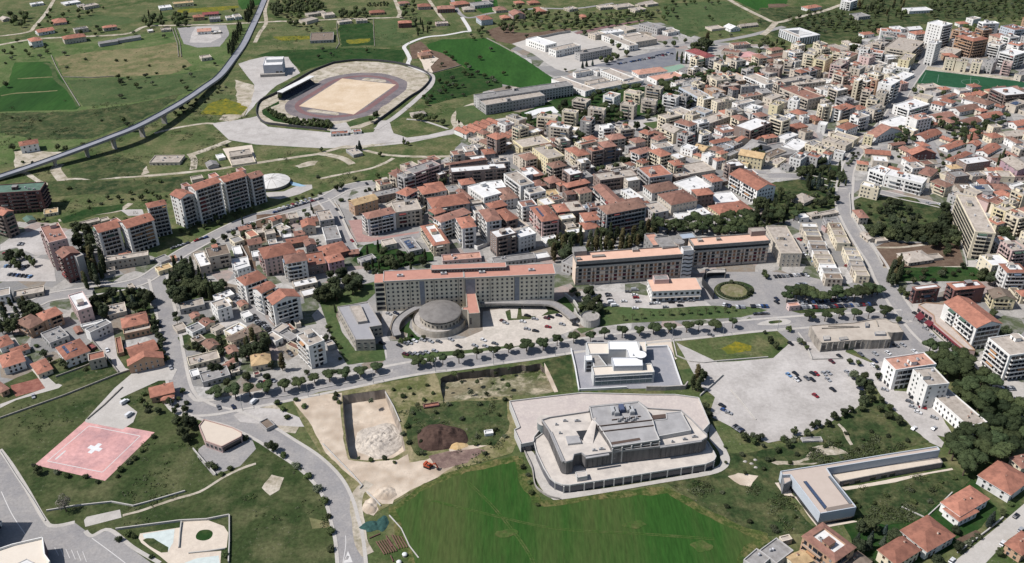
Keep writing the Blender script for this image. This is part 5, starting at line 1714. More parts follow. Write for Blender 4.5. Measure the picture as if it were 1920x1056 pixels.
infill('F', '700,345 860,300 960,252 1100,252 1230,262 1400,300 1370,380 1200,400 1100,450 960,480 800,450', 60, (2, 3, 4, 4, 5), 'wcbgnb', 'bgwwd', 'FFHH', (9, 14), .5)
infill('F', '700,345 860,300 960,252 1100,252 1230,262 1400,300 1370,380 1200,400 1100,450 960,480 800,450', 60, (1, 1, 2, 3), 'wcbgn', 'bgwwd', 'FFH', (6, 9), .5)
infill('F', '450,432 560,412 640,480 600,540 480,500 440,470', 14, (1, 1, 2), 'wcbg', 'bgw', 'FFG', (5, 10))
infill('F', '330,560 440,560 520,640 440,705 372,690 340,640', 12, (1, 1), 'wcb', 'bgwt', 'FGF', (5, 9))
infill('F', '0,560 60,560 190,620 200,700 0,700', 6, (1, 1, 2), 'wcb', 'bgt', 'FH', (6, 10))
infill('F', '900,230 990,235 1000,300 880,300', 8, (1, 2, 3), 'wcb', 'bgt', 'FH', (8, 13))

building('m', 'F', 'w', 'g', [-620, 770, -270, 880, -200, 580], 0, ('b',), 'apartment_block', 'pale apartment block only just outside the left edge above the mauve-walled corner block', None, 17)
# ================================================================ LANDMARK STRUCTURES
def centre(ps): return sum(ps, Vector((0, 0, 0))) / len(ps)
def sroot(name, ps, desc, cat, label, group=None):
    c = centre(ps); return thing(name, (c.x, c.y, 0), desc, cat, group, 0, label)
def pris(root, name, ps, z0, z1, ms, up=None, par=.6):
    """a flat-roofed volume with a parapet, outline in world metres"""
    mb = MB(); q = mb.prism(ps, z0, z1, 0, 1)
    if par:
        n = len(q)
        for i in range(n):
            a, b = q[i], q[(i + 1) % n]; d = (b - a)
            if d.length < .3: continue
            d.normalize(); nr = Vector((-d.y, d.x)) * .35
            o = Vector((d.y, -d.x)) * .05
            A, B, C, D = a + o, b + o, b + nr, a + nr
            mb.quad((A.x, A.y, z1 - .2), (B.x, B.y, z1 - .2), (B.x, B.y, z1 + par), (A.x, A.y, z1 + par), 2)
            mb.quad((A.x, A.y, z1 + par), (B.x, B.y, z1 + par), (C.x, C.y, z1 + par), (D.x, D.y, z1 + par), 2)
            mb.quad((C.x, C.y, z1), (D.x, D.y, z1), (D.x, D.y, z1 + par), (C.x, C.y, z1 + par), 2)
    return wpart(mb, name, root, ms if len(ms) > 2 else [ms[0], ms[1], ms[0]], up)
def wallquad(root, name, p, q, z0, z1, m, out=.06, up=None, th=None):
    """a thin panel standing proud of the wall from p to q"""
    d = (q - p).normalized(); n = Vector((d.y, -d.x, 0))
    mb = MB(); A = [p + n * .0, q + n * .0, q + n * out, p + n * out]
    mb.prism(A, z0, z1, 0, bottom=True)
    return wpart(mb, name, root, m, up)
def wgrid(root, p, q, z0, z1, nx, nz_, ww, wh, mesh_fn=None, skip=(), lim=100, name='window'):
    d = (q - p); L = d.length; d.normalize(); ang = math.atan2(d.y, d.x); base = Vector(root.location); n = Vector((d.y, -d.x, 0)) * .03
    k = 0; mb = MB()
    for j in range(nz_):
        for i in range(nx):
            if (i, j) in skip or i in skip: continue
            c = p + d * (L * (i + .5) / nx) + n; z = z0 + (z1 - z0) * (j + .5) / nz_
            me = mesh_fn(i, j) if mesh_fn else WIN[3]
            if me is None: continue
            if k < lim: link(name, me, root, (c.x - base.x, c.y - base.y, z), ang, (ww, 1, wh))
            else:
                s = d * ww / 2; o = n * 2
                mb.quad((c.x - s.x + o.x, c.y - s.y + o.y, z - wh / 2), (c.x + s.x + o.x, c.y + s.y + o.y, z - wh / 2), (c.x + s.x + o.x, c.y + s.y + o.y, z + wh / 2), (c.x - s.x + o.x, c.y - s.y + o.y, z + wh / 2))
            k += 1
    if mb.v: o = wpart(mb, name, root, GLASS); o['kind'] = 'stuff'
# ---- hospital, long pale wing with even rows of windows
HW = mat('hospital plaster', (220, 208, 182), (190, 180, 156), .3, .5, (1, 1, .3), tint=0, k=.9)
HT = mat('hospital roof', (212, 146, 124), (192, 128, 110), .4, .6, tint=0)
STONE = mat('pale stone trim', (206, 200, 190), tint=0)
BLUEP = mat('blue glazed panel', (160, 166, 176), (120, 128, 142), .5, .7, rough=.3, tint=0)
def rect3(t, c, h):
    P1, P2, P3 = [WT(t, c[i], c[i + 1], h) for i in (0, 2, 4)]
    ex = (P2 - P1).normalized(); ey = Vector((-ex.y, ex.x, 0)); b = max(4, (P3 - P2).dot(ey))
    return [Vector((p.x, p.y, 0)) for p in (P1, P2, P2 + ey * b, P1 + ey * b)], ex, ey
def hosp1():
    h = height_at(*PX('X', 145, 520), 270 / 4.8)
    for seg, lab in ((((145, 520), (862, 484), (850, 402)), 'long pale hospital wing with even rows of small windows behind the domed chapel'), (((866, 488), (1680, 452), (1640, 366)), 'pale hospital wing with pink roof standing behind the gravel car park')):
        q, ex, ey = rect3('X', seg[0] + seg[1] + seg[2], h)
        r = sroot('hospital_wing', q, '', 'building', lab, 'hospital wings')
        mb = MB(); mb.prism(q, 0, h); wpart(mb, 'wall', r, HW)
        o = [q[0] - ex * .6 - ey * .9, q[1] + ex * .6 - ey * .9, q[2] + ex * .6 + ey * .6, q[3] - ex * .6 + ey * .6]
        rf = pris(r, 'roof', o, h, h + .5, [STONE, HT], par=.35)
        a, b = q[0] + (q[1] - q[0]) * .01, q[0] + (q[1] - q[0]) * .99
        L = (b - a).length; nx = int(L / 3.15)
        pan = {int(nx * .46)} if seg[0][0] < 500 else {0, 1, int(nx * .57)}
        wgrid(r, a, b, 4.2, h - .6, nx, 6, 1.35, 1.5, skip=pan)
        wgrid(r, a, b, .3, 4.0, nx, 1, 1.0, 1.5, skip=pan)
        for i in pan:
            c0 = a + ex * (L * i / nx); wallquad(r, 'glazed_panel', c0, c0 + ex * (L / nx), 3.8, h - 1, BLUEP, .12)
        for i in range(0, nx + 1, 5):
            c0 = a + ex * (L * i / nx); wallquad(r, 'downpipe', c0 - ex * .12, c0 + ex * .12, .2, h - .4, DARKM, .15)
        wallquad(r, 'string_course', a, b, 3.95, 4.15, STONE, .2)
        for k in (.2, .75): link('air_conditioner', ACU, rf, tuple((q[0].lerp(q[1], k) + ey * 5 - Vector(r.location)).xy) + (h + .5,), .1, (2.2, 1.6, 1.2))
        if seg[0][0] < 500:
            e = [q[0] - ex * 6.5 + ey * 1, q[0] - ex * .05 + ey * 1, q[3] - ex * .05, q[3] - ex * 6.5]
            mb = MB(); mb.prism(e, 0, h - 1.0, 0, 1); wpart(mb, 'stair_bay', r, [HW, HT])
            for f in range(6): wallquad(r, 'loggia', e[0] + ex * .5, e[1] - ex * .3, 1.2 + f * 3.6, 3.4 + f * 3.6, GLASS, .08)
    # roof storey set back
    h2 = h + 3.0
    q, ex, ey = rect3('X', (570, 412, 1240, 388, 1232, 352), h2)
    r = sroot('roof_storey', q, '', 'building', 'set-back pink-roofed top storey along the ridge of the pale hospital wings')
    mb = MB(); mb.prism(q, h - .2, h2); wpart(mb, 'wall', r, mat('grey render', (150, 148, 148), tint=0))
    pris(r, 'roof', [q[0] - ex * .4 - ey * .7, q[1] + ex * .4 - ey * .7, q[2] + ex * .4 + ey * .4, q[3] - ex * .4 + ey * .4], h2, h2 + .3, [STONE, HT], par=.2)
    wgrid(r, q[0], q[1], h + .5, h2 - .3, 26, 1, 1.5, 1.5)
    h3 = height_at(*PX('X', 905, 812), 128 / 4.8)
    q = [WT('X', x, y, h3) for x, y in ((880, 622), (965, 610), (1008, 805), (905, 812), (893, 778), (850, 776), (848, 752), (890, 750))]
    r = sroot('link_building', q, '', 'building', 'narrow pink-roofed link block joining the domed chapel to the pale hospital')
    pris(r, 'wall', q, 0, h3, [mat('link render', (196, 184, 164), tint=0), HT], par=.4)
    wallquad(r, 'window', Vector((*q[3].xy, 0)).lerp(Vector((*q[2].xy, 0)), .1), Vector((*q[3].xy, 0)).lerp(Vector((*q[2].xy, 0)), .25), 3, 8, GLASS, .06)
hosp1()
# ---- hospital with striped beige and red panels
HB = mat('striped hospital beige', (218, 196, 174), (190, 156, 134), .4, .7, (1, 1, 2), tint=0, k=.9)
HS = mat('hospital pink roof', (244, 192, 162), (226, 172, 144), .2, .6, tint=0)
HG = mat('weathered concrete band', (170, 166, 160), (132, 128, 124), .6, .8, tint=0)
MAR = mat('maroon blind', (112, 44, 56), (88, 36, 50), .6, .6, tint=.15)
ORG = mat('orange panel', (190, 132, 92), (168, 112, 80), .6, .6, tint=.1)
UM = unit_plain(MAR); UO = unit_plain(ORG)
def hosp2():
    for seg, base, nx, lab in ((((150, 446), (1112, 376), (1100, 296)), 215, 12, 'long hospital wing with maroon and dark windows behind the small pink-roofed reception'), (((1205, 302), (1895, 252), (1872, 180)), 200, 9, 'hospital wing with maroon windows standing behind the round planted fountain')):
        h = height_at(*PX('Y', *seg[0]), base / 4.8)
        q, ex, ey = rect3('Y', seg[0] + seg[1] + seg[2], h)
        r = sroot('hospital_wing', q, '', 'building', lab, 'hospital wings')
        body = [q[0] + ey * 1.6, q[1] + ey * 1.6, q[2], q[3]]
        mb = MB(); mb.prism(body, 0, h - .3); wpart(mb, 'wall', r, HB)
        rf = pris(r, 'roof', q, h - 1.7, h, [HG, HS], par=.9)
        a, b = body[0], body[1]; L = (b - a).length
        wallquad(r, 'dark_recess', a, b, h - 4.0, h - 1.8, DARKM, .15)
        wallquad(r, 'cornice', a, b, h - 5.2, h - 4.0, STONE, .8)
        nf = 4
        top = h - 5.6
        wgrid(r, a, b, 1.6, top, nx, nf, 2.3, 2.1, lambda i, j: UM if (j < 2 and 0 < i < nx - 1 and (i * 7 + j * 3) % 5 != 0) or (j == 2 and i > nx - 3) else WDARK)
        wgrid(r, a + ex * (L / nx * .5), b - ex * (L / nx * .5), 1.6, top, nx - 1, nf, 1.6, 2.1, lambda i, j: UO if (i + j) % 4 else None, name='wall_panel')
        for j in range(nf + 1): wallquad(r, 'string_course', a, b, 1.3 + (top - 1.6) * j / nf, 1.7 + (top - 1.6) * j / nf, STONE, .22)
        for i in range(0, nx + 1, 2):
            c0 = a + ex * (L * i / nx); wallquad(r, 'downpipe', c0 - ex * .15, c0 + ex * .15, .1, h - 5.3, DARKM, .3)
        base_ = Vector(r.location)
        def rb(k, w, s, d, z, m1, m2, nm='stair_hut'):
            c = q[0].lerp(q[1], k) + ey * s
            pris(r, nm, [c - ex * w / 2, c + ex * w / 2, c + ex * w / 2 + ey * d, c - ex * w / 2 + ey * d], h + .02, h + z, [m1, m2], rf, .3)
        if nx == 12:
            rb(.06, 9, 9, 7, 3.4, HG, roof_mat('g')); rb(.03, 3, 3, 2, 1.2, CONC, CONC, 'air_conditioner'); rb(.22, 9, 5, 2, .9, CONC, CONC, 'roof_vent'); rb(.58, 4, 9, 3, 1.6, CONC, roof_mat('g'))
        else:
            rb(.9, 11, 9, 6, 3.6, mat('pinkish concrete', (180, 160, 150), tint=0), roof_mat('b')); rb(.12, 3, 6, 3, 1.5, CONC, CONC, 'roof_vent'); rb(.36, 3, 6, 2, 1.5, CONC, CONC, 'roof_vent')
    # white wavy stair tower
    q, ex, ey = rect3('Y', (1112, 345, 1204, 338, 1198, 300), 22)
    r = sroot('stair_tower', q, '', 'tower', 'white stair tower with wavy dark balcony bands between the maroon-windowed hospital wings')
    pris(r, 'wall', q, 0, 22, [WHITE, roof_mat('g')], par=.8)
    for f in range(6):
        mb = MB(); z = 2.5 + f * 3.1; n = 10
        for i in range(n):
            p0 = q[0].lerp(q[1], i / n); p1 = q[0].lerp(q[1], (i + 1) / n)
            d0, d1 = .4 * math.sin(i / n * 7), .4 * math.sin((i + 1) / n * 7)
            o = ey * -.08
            mb.quad((p0.x + o.x, p0.y + o.y, z + d0), (p1.x + o.x, p1.y + o.y, z + d1), (p1.x + o.x, p1.y + o.y, z + 1 + d1), (p0.x + o.x, p0.y + o.y, z + 1 + d0))
        wpart(mb, 'balcony_band', r, GLASS)
    # rear wing with roof plant
    for c, hz, wk, rk, lab in (((760, 195, 835, 300, 930, 290), 18, 'g', 's', 'grey rear hospital wing with pink roof among dark trees'), ((850, 220, 925, 320, 1025, 270), 19.5, 'g', 'g', 'grey hospital plant room standing on the rear wing roof'), ((1060, 190, 1100, 240, 1240, 236), 17, 'u', 'u', 'pale blue-roofed block tucked behind the right hospital wing')):
        q, ex, ey = rect3('Y', c, hz)
        r = sroot('hospital_annex', q, '', 'building', lab)
        pris(r, 'wall', q, 0, hz, [HG, roof_mat(rk) if rk in ROOFS else mat('blue roof', (176, 190, 205), tint=0)], par=.9)
        wgrid(r, q[0], q[1], 2, hz - 1, max(2, int((q[1] - q[0]).length / 4)), 4, 1.5, 1.5)
    c = WT('Y', 1072, 270, 20); r = thing('water_tower', (c.x, c.y, 0), '', 'tower', None, 0, 'squat round concrete drum on the hospital roof beside the wavy stair tower')
    mb = MB(); mb.cyl(0, 0, 3.6, 3.6, 12, 21, 18, 0, 1); link('wall', mb.mesh('wall', [HB, roof_mat('g')]), r)
    mb = MB(); mb.cyl(0, 0, 3.8, 3.8, 20.9, 21.5, 18, 0, 1); link('rim', mb.mesh('rim', [CONC, roof_mat('g')]), r)
    # reception with pink roof
    h = height_at(*PX('Y', 830, 705), 92 / 4.8)
    q, ex, ey = rect3('Y', (830, 706, 1270, 688, 1212, 586), h)
    r = sroot('reception_building', q, '', 'building', 'two-storey white reception block with pale pink roof beside the hospital car park')
    mb = MB(); mb.prism(q, 0, h); wpart(mb, 'wall', r, wall_mat('w'))
    rf = pris(r, 'roof', [q[0] - ex * .4 - ey * .5, q[1] + ex * .4 - ey * .5, q[2] + ex * .4 + ey * .3, q[3] - ex * .4 + ey * .3], h, h + .3, [STONE, HS], par=.2)
    wgrid(r, q[0], q[1], h * .5, h - .4, 9, 1, 2.0, 1.9); wallquad(r, 'canopy', q[0], q[1], h * .42, h * .46, CONC, 1.6); wgrid(r, q[0], q[1], .2, h * .4, 8, 1, 2.4, 2.2, lambda i, j: WDARK)
    wgrid(r, q[3], q[0], 1, h - .4, 4, 2, 1.3, 1.5)
    c = q[0].lerp(q[1], .25) + ey * 9
    pris(r, 'stair_hut', [c - ex * 5, c + ex * 5, c + ex * 5 + ey * 6, c - ex * 5 + ey * 6], h + .05, h + 3.4, [wall_mat('p'), roof_mat('g')], rf, .4)
    # curved entrance wall and canopy
    wall_line('curved_wall', pts('Y', '1490,560 1380,560 1300,590 1280,640 1320,690 1380,775', 0), 5, .8, DARKM, '', 'wall', label='dark curved screen wall beside the planted fountain roundabout', sm=True)
    q = pts('Y', '1312,500 1485,496 1490,530 1320,535', 5); r = sroot('entrance_canopy', q, '', 'canopy', 'flat pale entrance canopy in front of the right hospital wing')
    mb = MB(); mb.prism(q, 4.6, 5, bottom=True); wpart(mb, 'roof', r, CONC)
    for p in q: m2 = MB(); m2.box(p.x - .25, p.x + .25, p.y - .25, p.y + .25, 0, 4.59); wpart(m2, 'column', r, CONC)
hosp2()
# ---- domed chapel
def dome():
    c = W(823.5, 605.5, 0)
    r = thing('domed_chapel', (c.x, c.y, 0), '', 'chapel', None, 0, 'round drum-shaped chapel with low grey dome beside the gravel car park')
    st = mat('drum render', (204, 192, 172), (150, 136, 120), .35, .8, (1, 1, .25), tint=0)
    gd = mat('dome sheet', (142, 136, 130), (110, 104, 100), .25, .7, tint=0)
    mb = MB(); mb.cyl(0, 0, 17.6, 17.2, -.1, 3.4, 48, 0, 1); mb.cyl(0, 0, 17.2, 17.0, 3.4, 4.1, 48, 0, top=False); mb.cyl(0, 0, 16.6, 16.6, 4.1, 3.38, 48, 0, top=False)
    link('base_ring', mb.mesh('base_ring', [st, CONC]), r)
    O = 1.0
    mb = MB(); mb.cyl(O, 0, 13.2, 12.9, 3.3, 7.2, 48, 0); link('wall', mb.mesh('wall', [st]), r)
    mb = MB(); mb.cyl(O, 0, 12.4, 12.4, 7.2, 8.4, 48, 0); link('clerestory', mb.mesh('clerestory', [GLASS]), r)
    mb = MB(); n = 56; prof = [(13.6, 8.4), (13.9, 8.9), (13.4, 9.3), (11, 10.0), (8, 10.9), (4.5, 11.7), (1.2, 12.2), (.01, 12.25)]
    for (r0, z0), (r1, z1) in zip(prof[:-1], prof[1:]): mb.cyl(O, 0, r0, r1, z0, z1, n, 0, top=False)
    mb.poly([(O + 13.6 * math.cos(-i * 6.2832 / n), 13.6 * math.sin(-i * 6.2832 / n), 8.4) for i in range(n)], 0)
    link('dome', mb.mesh('dome', [gd]), r)
    for i in range(14):
        a = 3.3 + i * .22; x, y = O + 13.15 * math.cos(a), 13.15 * math.sin(a); link('window', WDARK, r, (x, y, 5.3), a + math.pi / 2, (.9, 1, 1.6))
    for i in range(16):
        a = i * .3927; link('rib', unit_plain(CONC), r, (O + 12.5 * math.cos(a), 12.5 * math.sin(a), 7.8), a + math.pi / 2, (.35, 4, 1.2))
dome()
def ramp_deck(name, ps, w, z, label):
    L, Rr = ribbon(ps, w); r = thing(name, (ps[0].x, ps[0].y, 0), '', 'ramp', None, 0, label)
    mb = MB(); mb.prism(L + Rr[::-1], z - .8, z, 0, 1, True); wpart(mb, 'deck', r, [CONC, ASPH]);
    for E in (L, Rr):
        m2 = MB()
        for i in range(len(E) - 1):
            a, b = E[i], E[i + 1]; m2.quad((a.x, a.y, z - .1), (b.x, b.y, z - .1), (b.x, b.y, z + .7), (a.x, a.y, z + .7))
        wpart(m2, 'parapet', r, CONC)
    m2 = MB()
    for i in range(2, len(L) - 2, 4):
        p = (L[i] + Rr[i]) / 2; m2 = MB(); m2.box(p.x - .4, p.x + .4, p.y - .4, p.y + .4, 0, z - .81); wpart(m2, 'pier', r, CONC)
ramp_deck('raised_drive', [WT('X', *p, 4) for p in ((1015, 706), (1150, 702), (1400, 706), (1620, 712), (1720, 745), (1800, 805), (1850, 850))], 5.5, 4, 'raised pale driveway along the front of the right pale hospital wing')
ramp_deck('raised_drive', [WT('X', *p, 3) for p in ((560, 735), (440, 755), (330, 815), (265, 880), (245, 950), (262, 1000))], 5, 3, 'curved grey ramp sweeping around the left side of the domed chapel')
wall_line('retaining_wall', pts('X', '1770,650 1840,700 1890,770 1900,800'), 2.6, .8, STONE, '', label='pale retaining wall descending from the hospital gate to the bastion', sm=True)
wall_line('retaining_wall', pts('Y', '130,890 150,940 200,985 250,1010'), 3.2, .8, STONE, '', label='pale stone wall curving into the round bastion')
wall_line('garden_wall', pts('Y', '440,828 330,830 290,860 268,920'), 1, .5, STONE, '', label='low pale wall running from parked vans to the round bastion', sm=True)
c = WT('Y', 270, 985, 0); r = thing('bastion', (c.x, c.y, 0), '', 'bastion', None, 0, 'small round stone bastion at the corner of the grass slope')
mb = MB(); mb.cyl(0, 0, 6.5, 6.2, 0, 4.6, 24, 0, 1); link('wall', mb.mesh('wall', [STONE, CONC]), r); mb = MB(); mb.cyl(0, 0, 6.3, 6.3, 4.6, 5.3, 24, 0, 1, top=False); mb.cyl(0, 0, 5.8, 5.8, 5.3, 4.55, 24, 0, 1, top=False); link('parapet', mb.mesh('parapet', [STONE]), r)
# round fountain planter
c = WT('Y', 1562, 702, 0); r = thing('fountain_planter', (c.x, c.y, 0), '', 'planter', None, 0, 'round hedge-ringed planter with bare centre in the hospital roundabout')
mb = MB(); mb.cyl(0, 0, 12.2, 12.2, 0, .5, 40, 0, 1); link('rim', mb.mesh('rim', [CONC, GR2]), r)
mb = MB(); mb.cyl(0, 0, 9.0, 9.0, .52, .56, 40, 0, 0); link('soil', mb.mesh('soil', [ground_mat('planter soil', [(132, 122, 96), (104, 110, 64), (150, 140, 116)], .1, .3, .8, .2)]), r)
rr = random.Random(8); mb = MB()
for i in range(34):
    a = i * 6.283 / 34; p = (10.3 * math.cos(a), 10.3 * math.sin(a), .9); ico(mb, p, (1.1, 1.1, .7), 0, rr, 1, .25); leaves(mb, p, (1.2, 1.2, .8), 16, .25, 0, rr)
link('hedge', mb.mesh('hedge', LEAF['dark']), r)
# ---- glass-fronted office with white roofs
def office():
    CRM = mat('cream roof', (236, 222, 202), (224, 208, 188), .3, .4, tint=0); WR = mat('bright white roof', (252, 252, 252), (244, 244, 246), .3, .4, tint=0)
    OW = mat('office white render', (222, 222, 218), (196, 196, 194), .3, .5, tint=0); GL1 = mat('office glazing', (128, 140, 156), (96, 108, 124), .7, .7, rough=.12, spec=.7, tint=0); GL2 = mat('teal glazing', (122, 150, 148), (88, 116, 116), .6, .7, rough=.12, spec=.7, tint=0)
    Pl = lambda s, z: pts('L', s, z)
    F0 = Pl('430,768 1335,716 1330,690 1290,590 400,600', 7)
    r = sroot('glass_office', F0, '', 'office', 'white-roofed office with a glazed front beside the long boulevard')
    q, ex, ey = rect3('L', (430, 770, 1338, 718, 1300, 585), 7.2)
    mb = MB(); mb.prism(q, 0, 7.2); wpart(mb, 'wall', r, OW)
    rf = pris(r, 'roof', q, 7.2, 7.3, [OW, CRM], par=.8)
    a, b = q[0] + ex * .8, q[1] - ex * 1.2
    n = 9
    for z0, z1, m in ((3.9, 6.1, GL1), (.9, 3.2, GL2)):
        for i in range(n):
            p0, p1 = a.lerp(b, i / n) + ex * .12, a.lerp(b, (i + 1) / n) - ex * .12; wallquad(r, 'window', p0, p1, z0, z1, m, .1)
    wallquad(r, 'spandrel', a, b, 3.35, 3.75, WHITE, .25); wallquad(r, 'spandrel', a, b, 6.25, 6.6, WHITE, .25)
    # rear part round a court
    pris(r, 'rear_block', Pl('310,272 640,272 660,440 360,445', 7), 0, 7, [OW, CRM], par=.8)
    pris(r, 'west_block', [q[3] + ex * 2, q[3] + ex * 10, Pl('500,446', 7)[0], Pl('372,446', 7)[0]], 0, 6.6, [OW, CONC], par=.4)
    pris(r, 'spine', Pl('640,242 1068,242 1115,385 1160,492 950,490 915,370 655,370', 10.5), 0, 10.5, [OW, WR], par=.5)
    pris(r, 'roof_pavilion', Pl('690,490 1150,490 1165,612 728,620', 10.6), 7.3, 10.6, [mat('pavilion panels', (200, 204, 208), (180, 184, 190), .4, .5, tint=0), WR], rf, .4)
    pris(r, 'side_block', Pl('1085,248 1205,245 1215,405 1165,395', 6.5), 0, 6.5, [OW, CRM], par=.5)
    t = pris(r, 'stair_tower', Pl('285,455 390,450 405,530 300,535', 8.6), 0, 8.6, [WHITE, WR], par=.4)
    tq = Pl('300,535 405,530', 8.6)
    for k in range(3): wallquad(r, 'window', Vector((*tq[0].xy, 0)).lerp(Vector((*tq[1].xy, 0)), .2), Vector((*tq[0].xy, 0)).lerp(Vector((*tq[1].xy, 0)), .9), .6 + k * 2.6, 2.6 + k * 2.6, GLASS, .1)
    dc = WT('L', 1125, 440, 12.3); mb = MB(); mb.cyl(dc.x, dc.y, 3.4, 3.6, 12.0, 12.5, 32, 0, 1); mb.cyl(dc.x, dc.y, .35, .35, 10.5, 12.0, 10, 0)
    wpart(mb, 'disc_canopy', r, [WHITE, WR])
    mb = MB(); x = WT('L', 1010, 440, 11)
    for a in range(3): mb.box(x.x - .1 + a * .7, x.x + a * .7, x.y - .6, x.y + .6, 10.5, 12.4)
    wpart(mb, 'aerial', r, WHITE)
    for s, lab in (('85,375 145,640 205,995', 'white boundary wall along the left of the glass-fronted office yard'), ('205,985 600,970 920,950', 'white slatted front wall below the glass-fronted office'), ('1215,345 1530,330 1580,420 1660,670 1750,930', 'white kerbed wall along the right of the glass-fronted office yard')):
        wall_line('boundary_wall', pts('L', s), 1.6, .6, WHITE, '', label=lab)
    wall_line('retaining_wall', pts('L', '1210,975 1500,975 1790,960 1830,900'), 3.0, .8, CONC, '', label='grey retaining wall between office yard and congress terrace')
office()
patch('office_yard', pts('L', '90,380 300,370 1220,350 1520,332 1580,420 1750,930 1400,945 920,955 210,985'), ground_mat('yard paving', [(162, 162, 166), (152, 152, 158), (172, 170, 172)], .05, .2, .9, .06))
patch('office_terrace', pts('L', '1215,245 1580,205 1640,480 1680,500 1640,520 1560,340 1520,325 1240,340'), CREAM)
# ---- congress hall
def hall():
    DG = mat('dark cladding', (126, 122, 120), (84, 82, 84), .6, .9, (1, 1, .1), rough=.6, tint=0); GRF = mat('grey roof sheet', (180, 177, 175), (150, 147, 146), .14, .8, tint=0)
    PT = mat('pale terrace', (222, 210, 196), (186, 176, 166), .18, .8, tint=0); DGL = mat('dark facade glass', (66, 74, 92), (44, 50, 64), .4, .7, rough=.15, spec=.6, tint=0); WC = mat('white concrete', (214, 210, 204), (190, 186, 180), .3, .5, tint=0)
    Q = lambda s, z: pts('Q', s, z)
    out = Q('262,462 285,560 345,690 395,775 440,810 500,832 560,834 1000,768 1420,700 1670,662 1740,632 1758,600 1740,560 1690,480 1500,300 400,360', 4.6)
    r = sroot('congress_hall', out, '', 'hall', 'sprawling dark-glass hall with pale terraces below the white-roofed office')
    pris(r, 'arcade', out, 0, 4.6, [DGL, PT, WC], par=.7)
    # columns along the arcade
    fr = smooth(out[3:13], False, 6); acc = 0
    for i in range(len(fr) - 1):
        acc += (fr[i + 1] - fr[i]).length
        if acc > 4.6:
            acc = 0; p = fr[i]; mb = MB(); mb.box(p.x - .3, p.x + .3, p.y - .3, p.y + .3, 0, 4.75); wpart(mb, 'column', r, WC)
    # terrace podium
    pod = Q('65,147 350,112 650,78 1000,86 1190,92 1420,92 1615,118 1705,330 1640,400 1500,260 700,240 390,285 270,440 265,480 160,500 105,380 148,360', 5.2)
    pris(r, 'podium', pod, 0, 5.2, [WC, PLAZA, WC], par=.8)
    pq = Q('180,520 262,505', 5.2); wallquad(r, 'garage_opening', Vector((*Q('165,500', 5.2)[0].xy, 0)), Vector((*Q('262,482', 5.2)[0].xy, 0)), .1, 3.6, DGL, .1)
    up = Q('388,385 492,636 532,646 583,632 596,585 655,572 690,598 885,568 930,560 1290,520 1440,500 1640,470 1684,445 1682,420 1650,392 1560,300 1470,222 1200,205 1120,150 720,190 712,232 392,280 330,300', 12.6)
    pris(r, 'main_block', up, 5.3, 12.6, [DG, PT, GRF], par=.9)
    fc = [Vector((*p.xy, 0)) for p in up]
    cen = Q('905,522 1296,462 1262,385 1240,300 1192,212 1120,152 722,192 742,285 800,350 880,470', 15.8)
    rz = pris(r, 'central_block', cen, 5.4, 15.8, [DG, GRF, WC], par=.6)
    a, b = [Vector((*p.xy, 0)) for p in cen[:2]]
    nb = 5
    for i in range(nb):
        for z0, z1 in ((5.6, 8.4), (8.8, 11.4), (11.8, 13.9)): wallquad(r, 'window', a.lerp(b, (i + .1) / nb), a.lerp(b, (i + .9) / nb), z0, z1, GLASS, .12)
    for i in range(nb + 1):
        p = a.lerp(b, min(.985, i / nb)); wallquad(r, 'mullion', p, p + (b - a).normalized() * .55, 5.4, 15.4, WC, .6)
    for z in (8.5, 11.5, 14.0): wallquad(r, 'transom', a, b, z, z + .25, WC, .3)
    for s_ in ('790,352 1238,300', '820,395 1250,345', '905,300 1140,270'):
        p = Q(s_, 15.9); d_ = (p[1] - p[0]).normalized(); n_ = Vector((-d_.y, d_.x, 0)) * .35
        mb = MB(); mb.prism([p[0], p[1], p[1] + n_, p[0] + n_], 15.8, 16.5); wpart(mb, 'roof_rail', r, mat('rust dark', (104, 84, 74), tint=0), rz)
    for a, b, n in ((fc[0], fc[1], 10), (fc[9], fc[11], 9), (fc[6], fc[7], 5)):
        for i in range(n): p = a.lerp(b, (i + .5) / n); wallquad(r, 'cladding_fin', p, p + (b - a).normalized() * .15, 5.4, 12.3, DARKM, .12)
    pris(r, 'right_roof', Q('1252,345 1285,432 1555,382 1470,228 1345,240 1350,290 1248,300', 14.8), 12.6, 14.8, [WC, GRF], par=.4)
    for s_ in ('398,392 412,386 520,628 500,636', '690,596 880,566 884,580 694,610', '1300,522 1440,502 1640,470 1640,456 1300,506'):
        pris(r, 'roof_kerb', Q(s_, 13.3), 12.6, 13.3, [GRF, GRF], par=0)
    for k_, (x_, y_) in enumerate(((450, 330), (520, 300), (620, 300), (480, 400), (760, 540), (820, 530), (1400, 470), (1500, 450), (1580, 430))):
        p_ = WT('Q', x_, y_, 13.2) - Vector(r.location); link('roof_vent', ACU, r, (p_.x, p_.y, 12.65), .1, (.7 + k_ % 3 * .4, .8, 1))
    for a_, b_, n_ in ((fc[0], fc[1], 12), (fc[9], fc[11], 10)):
        for i in range(n_):
            if i % 3 != 1: wallquad(r, 'window', a_.lerp(b_, (i + .2) / n_), a_.lerp(b_, (i + .8) / n_), 6.2, 7.4, GLASS, .07)
    pris(r, 'skylight', Q('525,428 630,420 655,478 545,490', 13.8), 12.6, 13.8, [WC, GRF], par=0)
    pris(r, 'light_court', Q('612,385 700,378 715,460 660,462', 12.75), 12.6, 12.75, [DG, DARKM], par=0)
    pris(r, 'light_court', Q('892,478 1130,440 1140,458 900,498', 15.95), 15.8, 15.95, [DG, mat('rust dark', (104, 84, 74), tint=0)], par=0)
